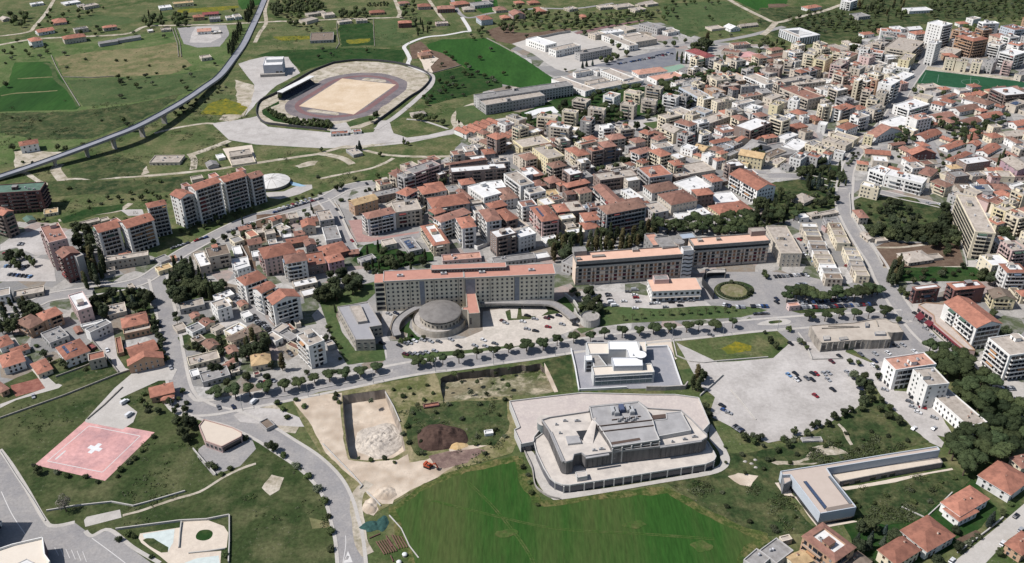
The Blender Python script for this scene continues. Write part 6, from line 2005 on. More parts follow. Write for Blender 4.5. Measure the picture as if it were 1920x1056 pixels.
    pris(r, 'roof_recess', Q('730,215 840,205 842,235 735,245', 12.8), 12.6, 12.8, [DG, mat('rust dark', (104, 84, 74), tint=0)], par=0)
    pris(r, 'roof_recess', Q('1220,258 1345,245 1350,275 1235,290', 15.0), 14.8, 15.0, [DG, mat('rust dark', (104, 84, 74), tint=0)], par=0)
    mb = MB(); n = 12    # white curved shell
    A = WT('Q', 730, 300, 15.5); B = WT('Q', 745, 460, 12.7)
    for i in range(n):
        a0, a1 = 1.57 + i * math.pi / n, 1.57 + (i + 1) * math.pi / n
        mb.quad((B.x + 5 * math.cos(a0), B.y + 3 * math.sin(a0), 12.6), (B.x + 5 * math.cos(a1), B.y + 3 * math.sin(a1), 12.6), (A.x + 3 + 2 * math.cos(a1), A.y + 1.6 * math.sin(a1), 16.2), (A.x + 3 + 2 * math.cos(a0), A.y + 1.6 * math.sin(a0), 16.2))
        mb.quad((A.x + 3 + 2 * math.cos(a0), A.y + 1.6 * math.sin(a0), 16.2), (A.x + 3 + 2 * math.cos(a1), A.y + 1.6 * math.sin(a1), 16.2), (B.x + 5 * math.cos(a1), B.y + 3 * math.sin(a1), 12.6), (B.x + 5 * math.cos(a0), B.y + 3 * math.sin(a0), 12.6))
    wpart(mb, 'curved_shell', r, PT)
    base = Vector(r.location)
    for x, y, m in ((915, 222, 0), (940, 230, 0), (985, 205, 1), (1040, 205, 0), (1065, 222, 0)):
        p = WT('Q', x, y, 16.6) - base; mb = MB(); mb.box(-1.3, 1.3, -2.6, 2.6, 0, 2.2); mb.box(-1.0, 1.0, -2.2, 2.2, 2.2, 2.5)
        link('air_conditioner', mb.mesh('air_conditioner', [mat('blue casing', (84, 98, 132), tint=0) if m else mat('ac casing', (190, 190, 190))]), rz, (p.x, p.y, 15.85), .1)
    for i in range(9):
        p = WT('Q', 960 + i * 18, 300 - (i % 3) * 12, 16.6) - base; link('roof_vent', ACU, rz, (p.x, p.y, 15.83), .1, (.6, .8, 1.2))
    cq = [WT('Q', 360, 300, 10.5)]; c = cq[0]
    mb = MB(); mb.cyl(c.x, c.y, 4.4, 4.4, 5.2, 10.4, 24, 0, 1); wpart(mb, 'glass_stair', r, [mat('stair glazing', (128, 140, 140), (96, 108, 110), 1.2, .9, rough=.2, tint=0), PT])
    mb = MB(); mb.cyl(c.x, c.y, 4.6, 4.6, 10.4, 10.8, 24, 0, 1); wpart(mb, 'stair_cap', r, [WC, PT])
    pris(r, 'corner_cube', Q('605,722 690,712 706,755 622,770', 7.2), 4.6, 7.2, [WC, PT], par=.3)
    for s in ('850,745 852,790', '1360,662 1372,705'):
        pass
    wall_line('boundary_wall', pts('Q', '190,560 250,690 275,830 330,890 400,930 480,948'), 1.4, .4, CONC, '', label='low concrete wall curving round the left corner of the dark-glass hall', sm=True)
hall()
patch('hall_road', smooth(pts('Q', '190,560 260,560 330,700 420,820 480,870 560,890 1000,835 1660,720 1740,690 1790,650 1780,560 1720,480 1700,440 1720,330 1850,560 1868,640 1830,700 1700,750 1300,815 900,885 480,950 400,930 320,850 250,700'), True, 3), PAVE)
# ---- L-shaped modern school of cream and blue-white panels
def lshape():
    PW_ = mat('blue white panel', (204, 212, 220), (186, 196, 206), .25, .4, (1, 1, .5), tint=0); RB = mat('sand roof', (208, 188, 172), (194, 174, 158), .3, .4, tint=0)
    t = lambda s, z: pts('p', s, z)
    q = t('92,372 440,318 900,242 1268,185 1290,213 900,275 440,350 475,405 662,642 390,690 168,398 105,402', 8)
    r = sroot('modern_school', q, '', 'building', 'flat L-shaped modern hall with blue-white wall panels and sand-coloured roof')
    pris(r, 'wall', q, 2.6, 8, [PW_, RB, PW_], par=.6)
    cq = centre(q); ins = [p + (cq - p).normalized() * .45 for p in q]
    mb = MB(); mb.prism(ins, 0, 2.6); wpart(mb, 'plinth', r, GLASS)
    z = 8.08
    pris(r, 'skylight', t('265,442 290,440 440,630 425,650', 8.4), 8, 8.4, [DARKM, SOLAR], par=0)
    pris(r, 'skylight', t('452,405 466,402 632,605 612,612', 8.4), 8, 8.4, [DARKM, mat('skylight', (120, 128, 136), tint=0)], par=0)
    pris(r, 'roof_recess', t('430,642 615,608 650,628 640,636 445,668', 8.2), 8, 8.2, [DARKM, mat('recess', (150, 134, 122), tint=0)], par=0)
    low = t('480,392 900,322 1285,268 1305,300 1385,348 1200,330 960,370 540,448 520,440', 3.2)
    pris(r, 'terrace_roof', t('482,392 900,322 1285,268 1310,305 960,365 538,448', 3.4), 0, 3.4, [mat('terrace stone', (150, 140, 134), tint=0), CREAM, CONC], par=.4)
    tq = [Vector((*p.xy, 0)) for p in t('538,448 960,365', 3.4)]
    for k in (.08, .28, .55, .75, .9): wallquad(r, 'door', tq[0].lerp(tq[1], k), tq[0].lerp(tq[1], k + .1), .2, 2.6, GLASS, .08)
    eq = [Vector((*p.xy, 0)) for p in t('168,398 390,690 662,642', 8)]
    pris(r, 'porch', t('105,402 165,398 175,440 118,470', 6.5), 0, 6.5, [mat('porch grey', (150, 150, 152), tint=0), RB], par=.3)
lshape()
# ---- weathered concrete block at the junction
def block():
    WCN = mat('stained concrete', (198, 186, 168), (118, 110, 104), .4, .9, (1, 1, .2), tint=0); RB = mat('stained roof', (204, 190, 172), (176, 160, 144), .2, .7, tint=0)
    t = lambda s, z: pts('C', s, z)
    q = t('262,218 400,205 820,180 1110,128 1235,125 1330,175 1385,178 1470,298 1330,308 1262,300 1310,392 1060,405 930,400 410,440 345,360', 6.4)
    r = sroot('concrete_block', q, '', 'building', 'long stained flat-roofed concrete block between boulevard and big car park')
    pris(r, 'wall', q, 0, 6.4, [WCN, RB, WCN], par=.5)
    c = [Vector((*p.xy, 0)) for p in t('410,440 930,400 1310,392', 6.4)]
    for a, b, n in ((c[0], c[1], 7), (c[1], c[2], 5)):
        for i in range(n):
            if i % 2 == 0: wallquad(r, 'window', a.lerp(b, (i + .15) / n), a.lerp(b, (i + .85) / n), .8, 4.6, GLASS, .08)
            p = a.lerp(b, i / n); wallquad(r, 'pilaster', p, p + (b - a).normalized() * .5, 0, 6.2, CONC, .5)
    for s, h in (('440,340 520,335 525,385 450,390', 1.2), ('1100,285 1230,275 1240,320 1110,320', 1.4), ('980,165 1020,165 1020,215 985,215', 1.6), ('640,360 740,345 760,380 660,395', .8)):
        pris(r, 'roof_plant', t(s, 6.4 + h), 6.4, 6.4 + h, [mat('plant blue grey', (150, 160, 176), (104, 108, 116), 1.5, .9, tint=0), CONC], par=0)
    for s in ('500,215 900,225', '420,245 900,228', '1110,135 1140,215'):
        p = t(s, 7.0); mb = MB(); d = (p[1] - p[0]).normalized(); n = Vector((-d.y, d.x, 0)) * .3; mb.prism([p[0], p[1], p[1] + n, p[0] + n], 6.4, 7.3); wpart(mb, 'roof_kerb', r, WCN)
    wall_line('garden_wall', pts('C', '110,310 200,430 290,650'), 1.2, .4, STONE, '', label='low stone wall along the left garden of the stained concrete block')
    wall_line('garden_wall', pts('C', '290,650 680,640'), .9, .4, STONE, '', label='low pale wall between the stained concrete block and the big car park')
block()
# ---- grey flat-roofed institute beside the chapel
def institute():
    h = height_at(*PX('j', 745, 440), 82 / 4)
    q = pts('j', '610,192 745,440 893,436 850,345 945,330 842,158', h)
    r = sroot('institute', q, '', 'building', 'L-shaped grey-roofed two-storey block on the lawn left of the domed chapel')
    pris(r, 'wall', q, 0, h, [mat('institute beige', (196, 186, 168), (164, 152, 138), .4, .7, (1, 1, .4), tint=0), mat('institute roof', (170, 168, 170), (154, 152, 156), .2, .5, tint=0), CONC], par=.5)
    pris(r, 'roof_lantern', pts('j', '700,185 785,178 838,295 765,305', h + 1.6), h, h + 1.6, [CONC, roof_mat('b')], par=.2)
    g = [Vector((*p.xy, 0)) for p in q]
    wgrid(r, g[1], g[2], .8, h - .8, 3, 2, 2.2, 1.4); wgrid(r, g[0], g[1], .8, h - .8, 9, 2, 1.6, 1.4); wgrid(r, g[3], g[4], .8, h - .8, 3, 2, 1.8, 1.4)
institute()
# ---- arcaded white palace with a court
def palace():
    h = height_at(*PX('d', 240, 285), 54 / 4)
    P1, P2, P3, P4 = pts('d', '86,222 240,288 392,262 232,208', h)
    r = sroot('arcaded_palace', [P1, P2, P3, P4], '', 'palace', 'white three-storey courtyard palace with rows of arched windows')
    k = .26
    I = [P1.lerp(P3, .2), P2.lerp(P4, .26), P3.lerp(P1, .2), P4.lerp(P2, .26)]
    O = [P1, P2, P3, P4]
    for i in range(4):
        pris(r, 'wing', [O[i], O[(i + 1) % 4], I[(i + 1) % 4], I[i]], 0, h - .02 * i, [WHITE, roof_mat('w') if i else roof_mat('b')], par=.5)
    G = [Vector((*p.xy, 0)) for p in O]
    for a, b, n in ((G[0], G[1], 10), (G[1], G[2], 8)): wgrid(r, a, b, .5, h - .5, n, 3, 1.6, 2.4, lambda i, j: WDARK)
    patch('palace_court', [Vector((*p.xy, 0)) for p in I], PATHM)
palace()
# ---- stadium wall, grandstand
wall_line('stadium_wall', pts('S', '640,745 420,722 210,700 85,682 20,628 5,570 40,482 170,420 330,320 480,230 580,185 700,140'), 2.4, .5, mat('dark stadium wall', (92, 90, 94), (70, 70, 76), .5, .6, tint=0), '', label='long dark curved perimeter wall on the left side of the running track', sm=True)
wall_line('stadium_wall', pts('S', '700,140 900,118 1100,122 1300,148 1480,198 1560,250 1562,300 1490,382 1380,452 1250,552 1100,662 1060,690'), 2.4, .5, mat('dark stadium wall', (92, 90, 94), (70, 70, 76), .5, .6, tint=0), '', label='long dark curved perimeter wall on the right side of the running track', sm=True)
def stand():
    a, b = WT('S', 262, 470, 0), WT('S', 520, 335, 0); d = (b - a).normalized(); n = Vector((-d.y, d.x, 0))
    a -= d * 2; b += d * 4
    r = thing('grandstand', ((a.x + b.x) / 2, (a.y + b.y) / 2, 0), '', 'grandstand', None, 0, 'covered grandstand with white roof beside the running track')
    mb = MB()
    for k in range(6):
        p, q = a + n * k * 1.1, b + n * k * 1.1; mb.prism([p, q, q + n * 1.1, p + n * 1.1], 0, 1 + k * .65)
    wpart(mb, 'seating', r, mat('stand concrete dark', (70, 76, 96), tint=0))
    mb = MB(); p, q = a + n * 6.6, b + n * 6.6; mb.prism([p, q, q + n * .4, p + n * .4], 0, 8.6); wpart(mb, 'rear_wall', r, CONC)
    mb = MB(); p, q = a + n * .5, b + n * .5
    mb.prism([p, q, q + n * 7, p + n * 7], 8.6, 9.0, 0, 1, True); wpart(mb, 'roof', r, [WHITE, roof_mat('w')])
    L = (b - a).length
    for i in range(9):
        p = a + d * (L * i / 8) + n * 3; mb = MB(); mb.box(p.x - .15, p.x + .15, p.y - .15, p.y + .15, 0, 8.6); wpart(mb, 'column', r, DARKM)
stand()
# white cube hall
q, ex, ey = rect3('b', (52, 494, 196, 488, 204, 432), 12)
r = sroot('white_hall', q, '', 'hall', 'white cube-shaped hall with raised roof box on the gravel lot beside the running track')
pris(r, 'wall', q, 0, 12, [mat('white hall render', (214, 216, 222), (190, 190, 200), .3, .5, tint=0), roof_mat('w')], par=.6)
c = centre(q); pris(r, 'roof_box', [c - ex * 8 - ey * 3, c + ex * 11 - ey * 3, c + ex * 11 + ey * 8, c - ex * 8 + ey * 8], 12, 15, [WHITE, roof_mat('w')], par=.3)
wgrid(r, q[0], q[1], .5, 6, 5, 1, 3, 3.4, lambda i, j: WDARK if i > 2 else None, name='door')
pris(r, 'annex', [q[0] - ex * 4 - ey * 4, q[1] + ex * 2 - ey * 4, q[1] + ex * 2 - ey * .05, q[0] - ex * 4 - ey * .05], 0, 3, [CONC, CONC], par=.2)
# ---- viaduct
def viaduct():
    P_ = [(-30, 341), (40, 318), (100, 297), (160, 275), (210, 256), (255, 238), (305, 212), (350, 186), (385, 162), (412, 142), (436, 112), (456, 84), (470, 56), (486, 22), (500, -12)]
    Z_ = [1.5, 4, 7, 10, 12, 12.5, 11, 8.5, 5.5, 3, 1.4, .9, .6, .5, .5]
    ps = smooth([W(x, y, z) for (x, y), z in zip(P_, Z_)], False, 6)
    r = thing('viaduct', (ps[30].x, ps[30].y, 0), '', 'viaduct', None, 0, 'grey road viaduct on concrete piers crossing the meadows at the left')
    n = len(ps); Lf, Rt = [], []
    for i in range(n):
        d = ps[min(n - 1, i + 1)] - ps[max(0, i - 1)]; d.z = 0; d.normalize(); q = Vector((-d.y, d.x, 0)) * 4.2
        Lf.append(ps[i] + q); Rt.append(ps[i] - q)
    mb = MB(); m2 = MB()
    for i in range(n - 1):
        a, b, c, d = Rt[i], Rt[i + 1], Lf[i + 1], Lf[i]; u = Vector((0, 0, 1.3))
        mb.quad(a, b, c, d, 0); mb.quad(a - u, a, d, d - u, 1)
        mb.quad(a - u, b - u, b, a, 1); mb.quad(d, c, c - u, d - u, 1); mb.quad(d - u, c - u, b - u, a - u, 1)
    wpart(mb, 'deck', r, [ROADB, CONC])
    for E in (Lf, Rt):
        m2 = MB()
        for i in range(n - 1):
            a, b = E[i], E[i + 1]; c = Vector((0, 0, .9)); m2.quad(a, b, b + c, a + c); 
        wpart(m2, 'parapet', r, mat('parapet grey', (160, 164, 172), tint=0))
    for px, py in ((100, 297), (157, 277), (214, 256), (264, 236), (308, 212)):
        i = min(range(n), key=lambda k: (proj(ps[k])[0] - px) ** 2 + (proj(ps[k])[1] - py) ** 2); p = ps[i]; d = ps[min(n - 1, i + 1)] - ps[max(0, i - 1)]; d.z = 0; d.normalize(); q = Vector((-d.y, d.x, 0))
        mb = MB(); f = [p + d * 1.1 + q * 2.4, p - d * 1.1 + q * 2.4, p - d * 1.1 - q * 2.4, p + d * 1.1 - q * 2.4]; mb.prism(f, 0, p.z - 1.5)
        f2 = [p + d * 1.4 + q * 3.7, p - d * 1.4 + q * 3.7, p - d * 1.4 - q * 3.7, p + d * 1.4 - q * 3.7]; mb.prism(f2, p.z - 2.6, p.z - 1.31, bottom=True); wpart(mb, 'pier', r, CONC)
viaduct()
# white tent disc
c = W(509, 341, 2); r = thing('disc_pavilion', (c.x, c.y, 0), '', 'pavilion', None, 0, 'large white ribbed disc roof lying beside the tall left apartment slabs')
mb = MB(); n = 40
for (r0, z0), (r1, z1) in (((15.5, 2.2), (15.8, 2.8)), ((15.8, 2.8), (9, 4.6)), ((9, 4.6), (.01, 5.4))): mb.cyl(0, 0, r0, r1, z0, z1, n, 0, top=False)
link('roof', mb.mesh('roof', [mat('disc membrane', (236, 232, 224), (206, 202, 194), .12, .6, tint=0)]), r)
mb = MB(); mb.cyl(0, 0, 14.5, 14.5, 0, 2.2, n, 0); link('wall', mb.mesh('wall', [CONC]), r)
for i in range(12):
    a = i * .5236; mb = MB(); d = Vector((math.cos(a), math.sin(a), 0)); s = Vector((-d.y, d.x, 0)) * .15
    mb.quad(d * 15.6 - s + Vector((0, 0, 2.95)), d * 15.6 + s + Vector((0, 0, 2.95)), d * 9 + s + Vector((0, 0, 4.7)), d * 9 - s + Vector((0, 0, 4.7))); mb.quad(d * 9 - s + Vector((0, 0, 4.7)), d * 9 + s + Vector((0, 0, 4.7)), d * .4 + s + Vector((0, 0, 5.5)), d * .4 - s + Vector((0, 0, 5.5)))
    link('rib', mb.mesh('rib', CONC), r)
# ---- corner block and beige shop at the bottom left
h = 7.5; q = pts('m', '-80,985 95,925 325,872 340,1000 380,1056 300,1130 -80,1150', h)
r = sroot('corner_block', q, '', 'building', 'cream flat-roofed block with dark mauve side wall at the bottom left street corner')
pris(r, 'wall', q, 0, h, [mat('mauve render', (110, 88, 100), tint=0), mat('cream roof', (236, 222, 202), (224, 208, 188), .3, .4, tint=0), wall_mat('w')], par=1.2)
g = [Vector((*p.xy, 0)) for p in q]; wgrid(r, g[2], g[3], .5, 7, 4, 2, 1.4, 1.6); wgrid(r, g[3], g[4], .5, 7, 2, 2, 1.2, 1.6)
pris(r, 'roof_hut', pts('m', '130,1060 200,1025 260,1056 200,1100', h + 2.2), h, h + 2.2, [wall_mat('g'), roof_mat('w')], par=.2)
h = 4.2; q = pts('m', '1492,30 1530,-20 1600,0 1745,42 1815,78 1812,108 1662,186 1538,142', h)
r = sroot('corner_shop', q, '', 'shop', 'beige flat-roofed corner shop with pink trim beside the curving street')
pris(r, 'wall', q, 0, h, [wall_mat('p'), mat('shop roof', (224, 206, 184), (210, 192, 172), .3, .4, tint=0), mat('pink trim', (206, 168, 154), tint=0)], par=.5)
g = [Vector((*p.xy, 0)) for p in q]; wallquad(r, 'shop_window', g[6].lerp(g[5], .05), g[6].lerp(g[5], .95), .4, 3.4, GLASS, .08); wgrid(r, g[7], g[6], .6, 4, 4, 1, 1.8, 2.2)
# ---- shops with red awnings below the hotel
AWN = mat('red awning', (136, 48, 58), (108, 38, 48), .8, .5, tint=.1)
h = 5; q = pts('l', '1128,178 1175,160 1330,172 1345,310 1555,520 1490,512 1250,310 1240,255', h)
r = sroot('shop_row', q, '', 'shop', 'low shop row with red awnings along the foot of the terracotta-roofed hotel')
pris(r, 'wall', q, 0, h, [wall_mat('p'), mat('shop terrace', (206, 190, 176), tint=0), wall_mat('o')], par=.6)
g = [Vector((*p.xy, 0)) for p in q]
for a, b, n in ((g[0], g[7], 4), (g[6], g[5], 12)):
    for i in range(n): wallquad(r, 'shop_window', a.lerp(b, (i + .1) / n), a.lerp(b, (i + .9) / n), .3, 3.0, GLASS, .08)
wallquad(r, 'awning', g[6], g[5], 3.2, 3.5, AWN, 1.4)
for s in ('1100,262 1140,224 1180,262 1140,292', '1170,308 1200,285 1248,308 1212,338'):
    z = 3.2; aq = pts('l', s, z); w = sroot('awning', aq, 'red canvas shop awning on posts', 'awning', None, 'red awnings of the shops')
    mb = MB(); mb.prism(aq, z - .15, z, bottom=True); wpart(mb, 'canvas', w, AWN)
    for p in aq: mb = MB(); mb.box(p.x - .08, p.x + .08, p.y - .08, p.y + .08, 0, z - .16); wpart(mb, 'post', w, DARKM)
# ---- excavation pits
def pit():
    rock = mat('cut rock', (192, 176, 158), (130, 116, 104), .3, .9, (1, 1, .25), tint=0)
    mb = MB(); n = len(PIT1)
    low = [p * 1 for p in PIT1]; c = centre(PIT1); low = [p + (c - p).normalized() * .8 for p in PIT1]
    for i in range(n):
        a, b, d, e = PIT1[i], PIT1[(i + 1) % n], low[(i + 1) % n], low[i]
        mb.quad((a.x, a.y, .01), (b.x, b.y, .01), (d.x, d.y, -6), (e.x, e.y, -6)); mb.quad((e.x, e.y, -6), (d.x, d.y, -6), (b.x, b.y, .01), (a.x, a.y, .01))
    o = link('pit_sides', mb.mesh('pit_sides', rock)); o['kind'] = 'structure'
    me = MB(); me.cap([p.xy for p in low], -6); o = link('pit_floor', me.mesh('pit_floor', SAND)); o['kind'] = 'structure'
    # second cutting with a rock face at the back and a floor rising to the front
    D = PITD
    mb = MB(); tri = tessellate_polygon([[Vector((p.x, p.y, 0)) for p in PIT2]])
    mb.v += [(p.x, p.y, z) for p, z in zip(PIT2, D)]
    for t in tri: mb.f.append(tuple(t)); mb.m.append(0)
    o = link('cutting_floor', mb.mesh('cutting_floor', ground_mat('cutting scrub', [(142, 132, 106), (74, 86, 48), (196, 182, 158)], .05, .1, .5, .35, sharp=.08))); o['kind'] = 'structure'
    mb = MB(); n = len(PIT2)
    for i in range(n):
        j = (i + 1) % n; a, b = PIT2[i], PIT2[j]
        mb.quad((a.x, a.y, D[i]), (b.x, b.y, D[j]), (b.x, b.y, .02), (a.x, a.y, .02)); mb.quad((a.x, a.y, .02), (b.x, b.y, .02), (b.x, b.y, D[j]), (a.x, a.y, D[i]))
    o = link('cutting_face', mb.mesh('cutting_face', rock)); o['kind'] = 'structure'
pit()
def heap(name, t, x, y, rx, ry, h, m, label, z=0, seed=1, lump=.5, group=None, cat='heap'):
    c = WT(t, x, y, 0) if z == 0 else WT(t, x, y, z)
    mb = MB(); n = 26; k = 12; o = seed * 7.7
    g = [[None] * n for _ in range(k + 1)]
    for j in range(k + 1):
        for i in range(n):
            a = i * 6.2832 / n; f = j / k; rr_ = 1 + .25 * noise.noise(Vector((math.cos(a) * 1.3, math.sin(a) * 1.3, o)))
            X, Y = rx * rr_ * f * math.cos(a), ry * rr_ * f * math.sin(a)
            Z = h * (1 - f ** 1.6) * (1 + .25 * noise.noise(Vector((X * .2, Y * .2, o)))) + lump * noise.noise(Vector((X * .5, Y * .5, o))) * (1 - f ** 4) * h * .35
            g[j][i] = (X, Y, max(-.2, Z) if j < k else -.3)
    for j in range(k):
        for i in range(n): i2 = (i + 1) % n; mb.quad(g[j][i], g[j + 1][i], g[j + 1][i2], g[j][i2])
    ob = link(name, mb.mesh(name, m), None, (c.x, c.y, z)); return tagm(ob, '', cat, group, label)
heap('soil_heap', 'F', 828, 820, 15, 12, 5.5, DSOIL, 'dark brown soil heap on the building site beside the excavation')
heap('sand_heap', 'F', 857, 836, 6, 3.6, 1.8, ground_mat('yellow sand', [(214, 180, 128), (204, 168, 116), (224, 196, 150)], .1, .3, .8, .1), 'small yellow sand heap at the foot of the dark soil heap', seed=2)
heap('rubble_heap', 'F', 712, 826, 15, 14, 2.4, ground_mat('white rubble', [(224, 212, 196), (204, 194, 182), (176, 166, 154)], .12, .4, 1.2, .25, bump=.4), 'pale rubble heap lying on the floor of the excavation pit', z=-6, seed=3, lump=1.2)
heap('rubble_heap', 'F', 722, 926, 6.5, 5, 1.8, SAND, 'pale rubble heap at the corner of the bright green field', seed=4, lump=1)
heap('rubble_heap', 'F', 694, 950, 4, 6, 1.6, SAND, 'pale rubble heap beside the dirt track above the green netting', seed=5, lump=1)
for i, (x, y) in enumerate(((1397, 866), (1409, 870), (1416, 863), (1417, 877))):
    heap('white_sack', 'F', x, y, 1.3, 1.0, .8, CONC, ('white dumped sack lying leftmost in the scrub below the car park', 'white dumped sack lying middle in the scrub below the car park', 'white dumped sack lying topmost in the scrub below the car park', 'white dumped sack lying lowest in the scrub below the car park')[i], seed=6 + i, cat='sack')
# excavator
def excavator():
    c = W(803, 876, 0); r = thing('excavator', (c.x, c.y, 0), '', 'excavator', None, -.5, 'orange excavator standing on the pale building-site ground')
    om = mat('digger orange', (206, 84, 48), tint=0)
    mb = MB()
    for s in (-1, 1): mb.box(-2, 2, s * 1.3 - .35, s * 1.3 + .35, 0, .9)
    link('track', mb.mesh('track', TYRE), r)
    mb = MB(); mb.box(-2.2, 1.6, -1.4, 1.4, 1.0, 2.1); mb.box(-2.2, -1.0, -1.3, 1.3, 2.1, 2.6); link('body', mb.mesh('body', om), r)
    mb = MB(); mb.box(.1, 1.6, -1.35, -.1, 2.1, 3.4, 0, 1); link('cab', mb.mesh('cab', [GLASS, om]), r)
    mb = MB()
    def beam(p, q, w):
        p, q = Vector(p), Vector(q); d = (q - p).normalized(); u = Vector((-d.z, 0, d.x)) * w
        for a, b in (((0, .25, 0), 1), ((0, -.25, 0), -1)): mb.quad(p + Vector(a) - u, q + Vector(a) - u * .7, q + Vector(a) + u * .7, p + Vector(a) + u) if b < 0 else mb.quad(p + Vector(a) + u, q + Vector(a) + u * .7, q + Vector(a) - u * .7, p + Vector(a) - u)
        mb.quad(p + Vector((0, -.25, 0)) + u, q + Vector((0, -.25, 0)) + u * .7, q + Vector((0, .25, 0)) + u * .7, p + Vector((0, .25, 0)) + u)
    beam((1.4, .5, 1.8), (4.2, .5, 4.2), .35); beam((4.2, .5, 4.2), (5.8, .5, 1.6), .25); link('boom', mb.mesh('boom', om), r)
    mb = MB(); mb.box(5.2, 6.2, -.1, 1.1, .6, 1.6); link('bucket', mb.mesh('bucket', DARKM), r)
excavator()
# pipes, netting, site huts
PIPE = mat('rusty pipe', (134, 92, 80), (104, 70, 62), 1, .7, tint=.15)
def pipe(a, b, label=None, rad=.28):
    a, b = WT('n', *a, .3), WT('n', *b, .3); d = b - a; L = d.length; mb = MB()
    for i in range(8):
        t0, t1 = i * .7854, (i + 1) * .7854
        mb.quad((0, rad * math.cos(t0), .3 + rad * math.sin(t0)), (L, rad * math.cos(t0), .3 + rad * math.sin(t0)), (L, rad * math.cos(t1), .3 + rad * math.sin(t1)), (0, rad * math.cos(t1), .3 + rad * math.sin(t1)))
    o = link('pipe', mb.mesh('pipe', PIPE), None, (a.x, a.y, .1), math.atan2(d.y, d.x)); tagm(o, 'long rusty brown pipe lying in the site yard', 'pipe', 'rusty pipes lying in the yard')
for i in range(6): pipe((902 + i * 18, 895 - i * 4), (965 + i * 18, 992 - i * 5))
for i in range(4): pipe((1020 + i * 22, 845 + i * 4), (1075 + i * 20, 950 - i * 4))
pipe((850, 870), (930, 835)); pipe((1010, 1000), (1030, 1045)); pipe((975, 850), (1020, 930))
NET = mat('green netting', (58, 104, 96), (40, 78, 72), .8, .8, tint=.2)
for i, (x, y, a, b, l) in enumerate(((860, 780, 5.5, 3.5, 'rumpled dark green netting heap beside the dirt track'), (950, 760, 3.2, 5.5, 'rumpled green netting heap next to the bright green field'))): heap('netting', 'n', x, y, a, b, .9, NET, l, seed=20 + i, lump=2, cat='netting')
for x, y, l in ((1115, 990, 'white domed tank with a grey base beside the rusty pipes'), (1072, 1048, 'small white tank below the domed tank by the rusty pipes')):
    c = WT('n', x, y, 1); r = thing('site_tank', (c.x, c.y, 0), '', 'tank', 'tanks in the pipe yard', 0, l)
    mb = MB(); mb.cyl(0, 0, 1.1, 1.1, 0, 1.2, 16, 0, 0); link('body', mb.mesh('body', CONC), r); mb = MB(); mb.cyl(0, 0, 1.2, .8, 1.2, 1.6, 16, 0, 0); mb.cyl(0, 0, .8, .1, 1.6, 1.8, 16, 0, 0); link('lid', mb.mesh('lid', WHITE), r)
blds('n', 'F w w 1715 78 1718 95 1780 85 14 n')
blds('F', 'F r t 793 762 795 766 824 762 1.5 n\nF g g 1503 823 1505 829 1542 827 1.6 n\nF g n 486 793 500 806 516 798 4 n')
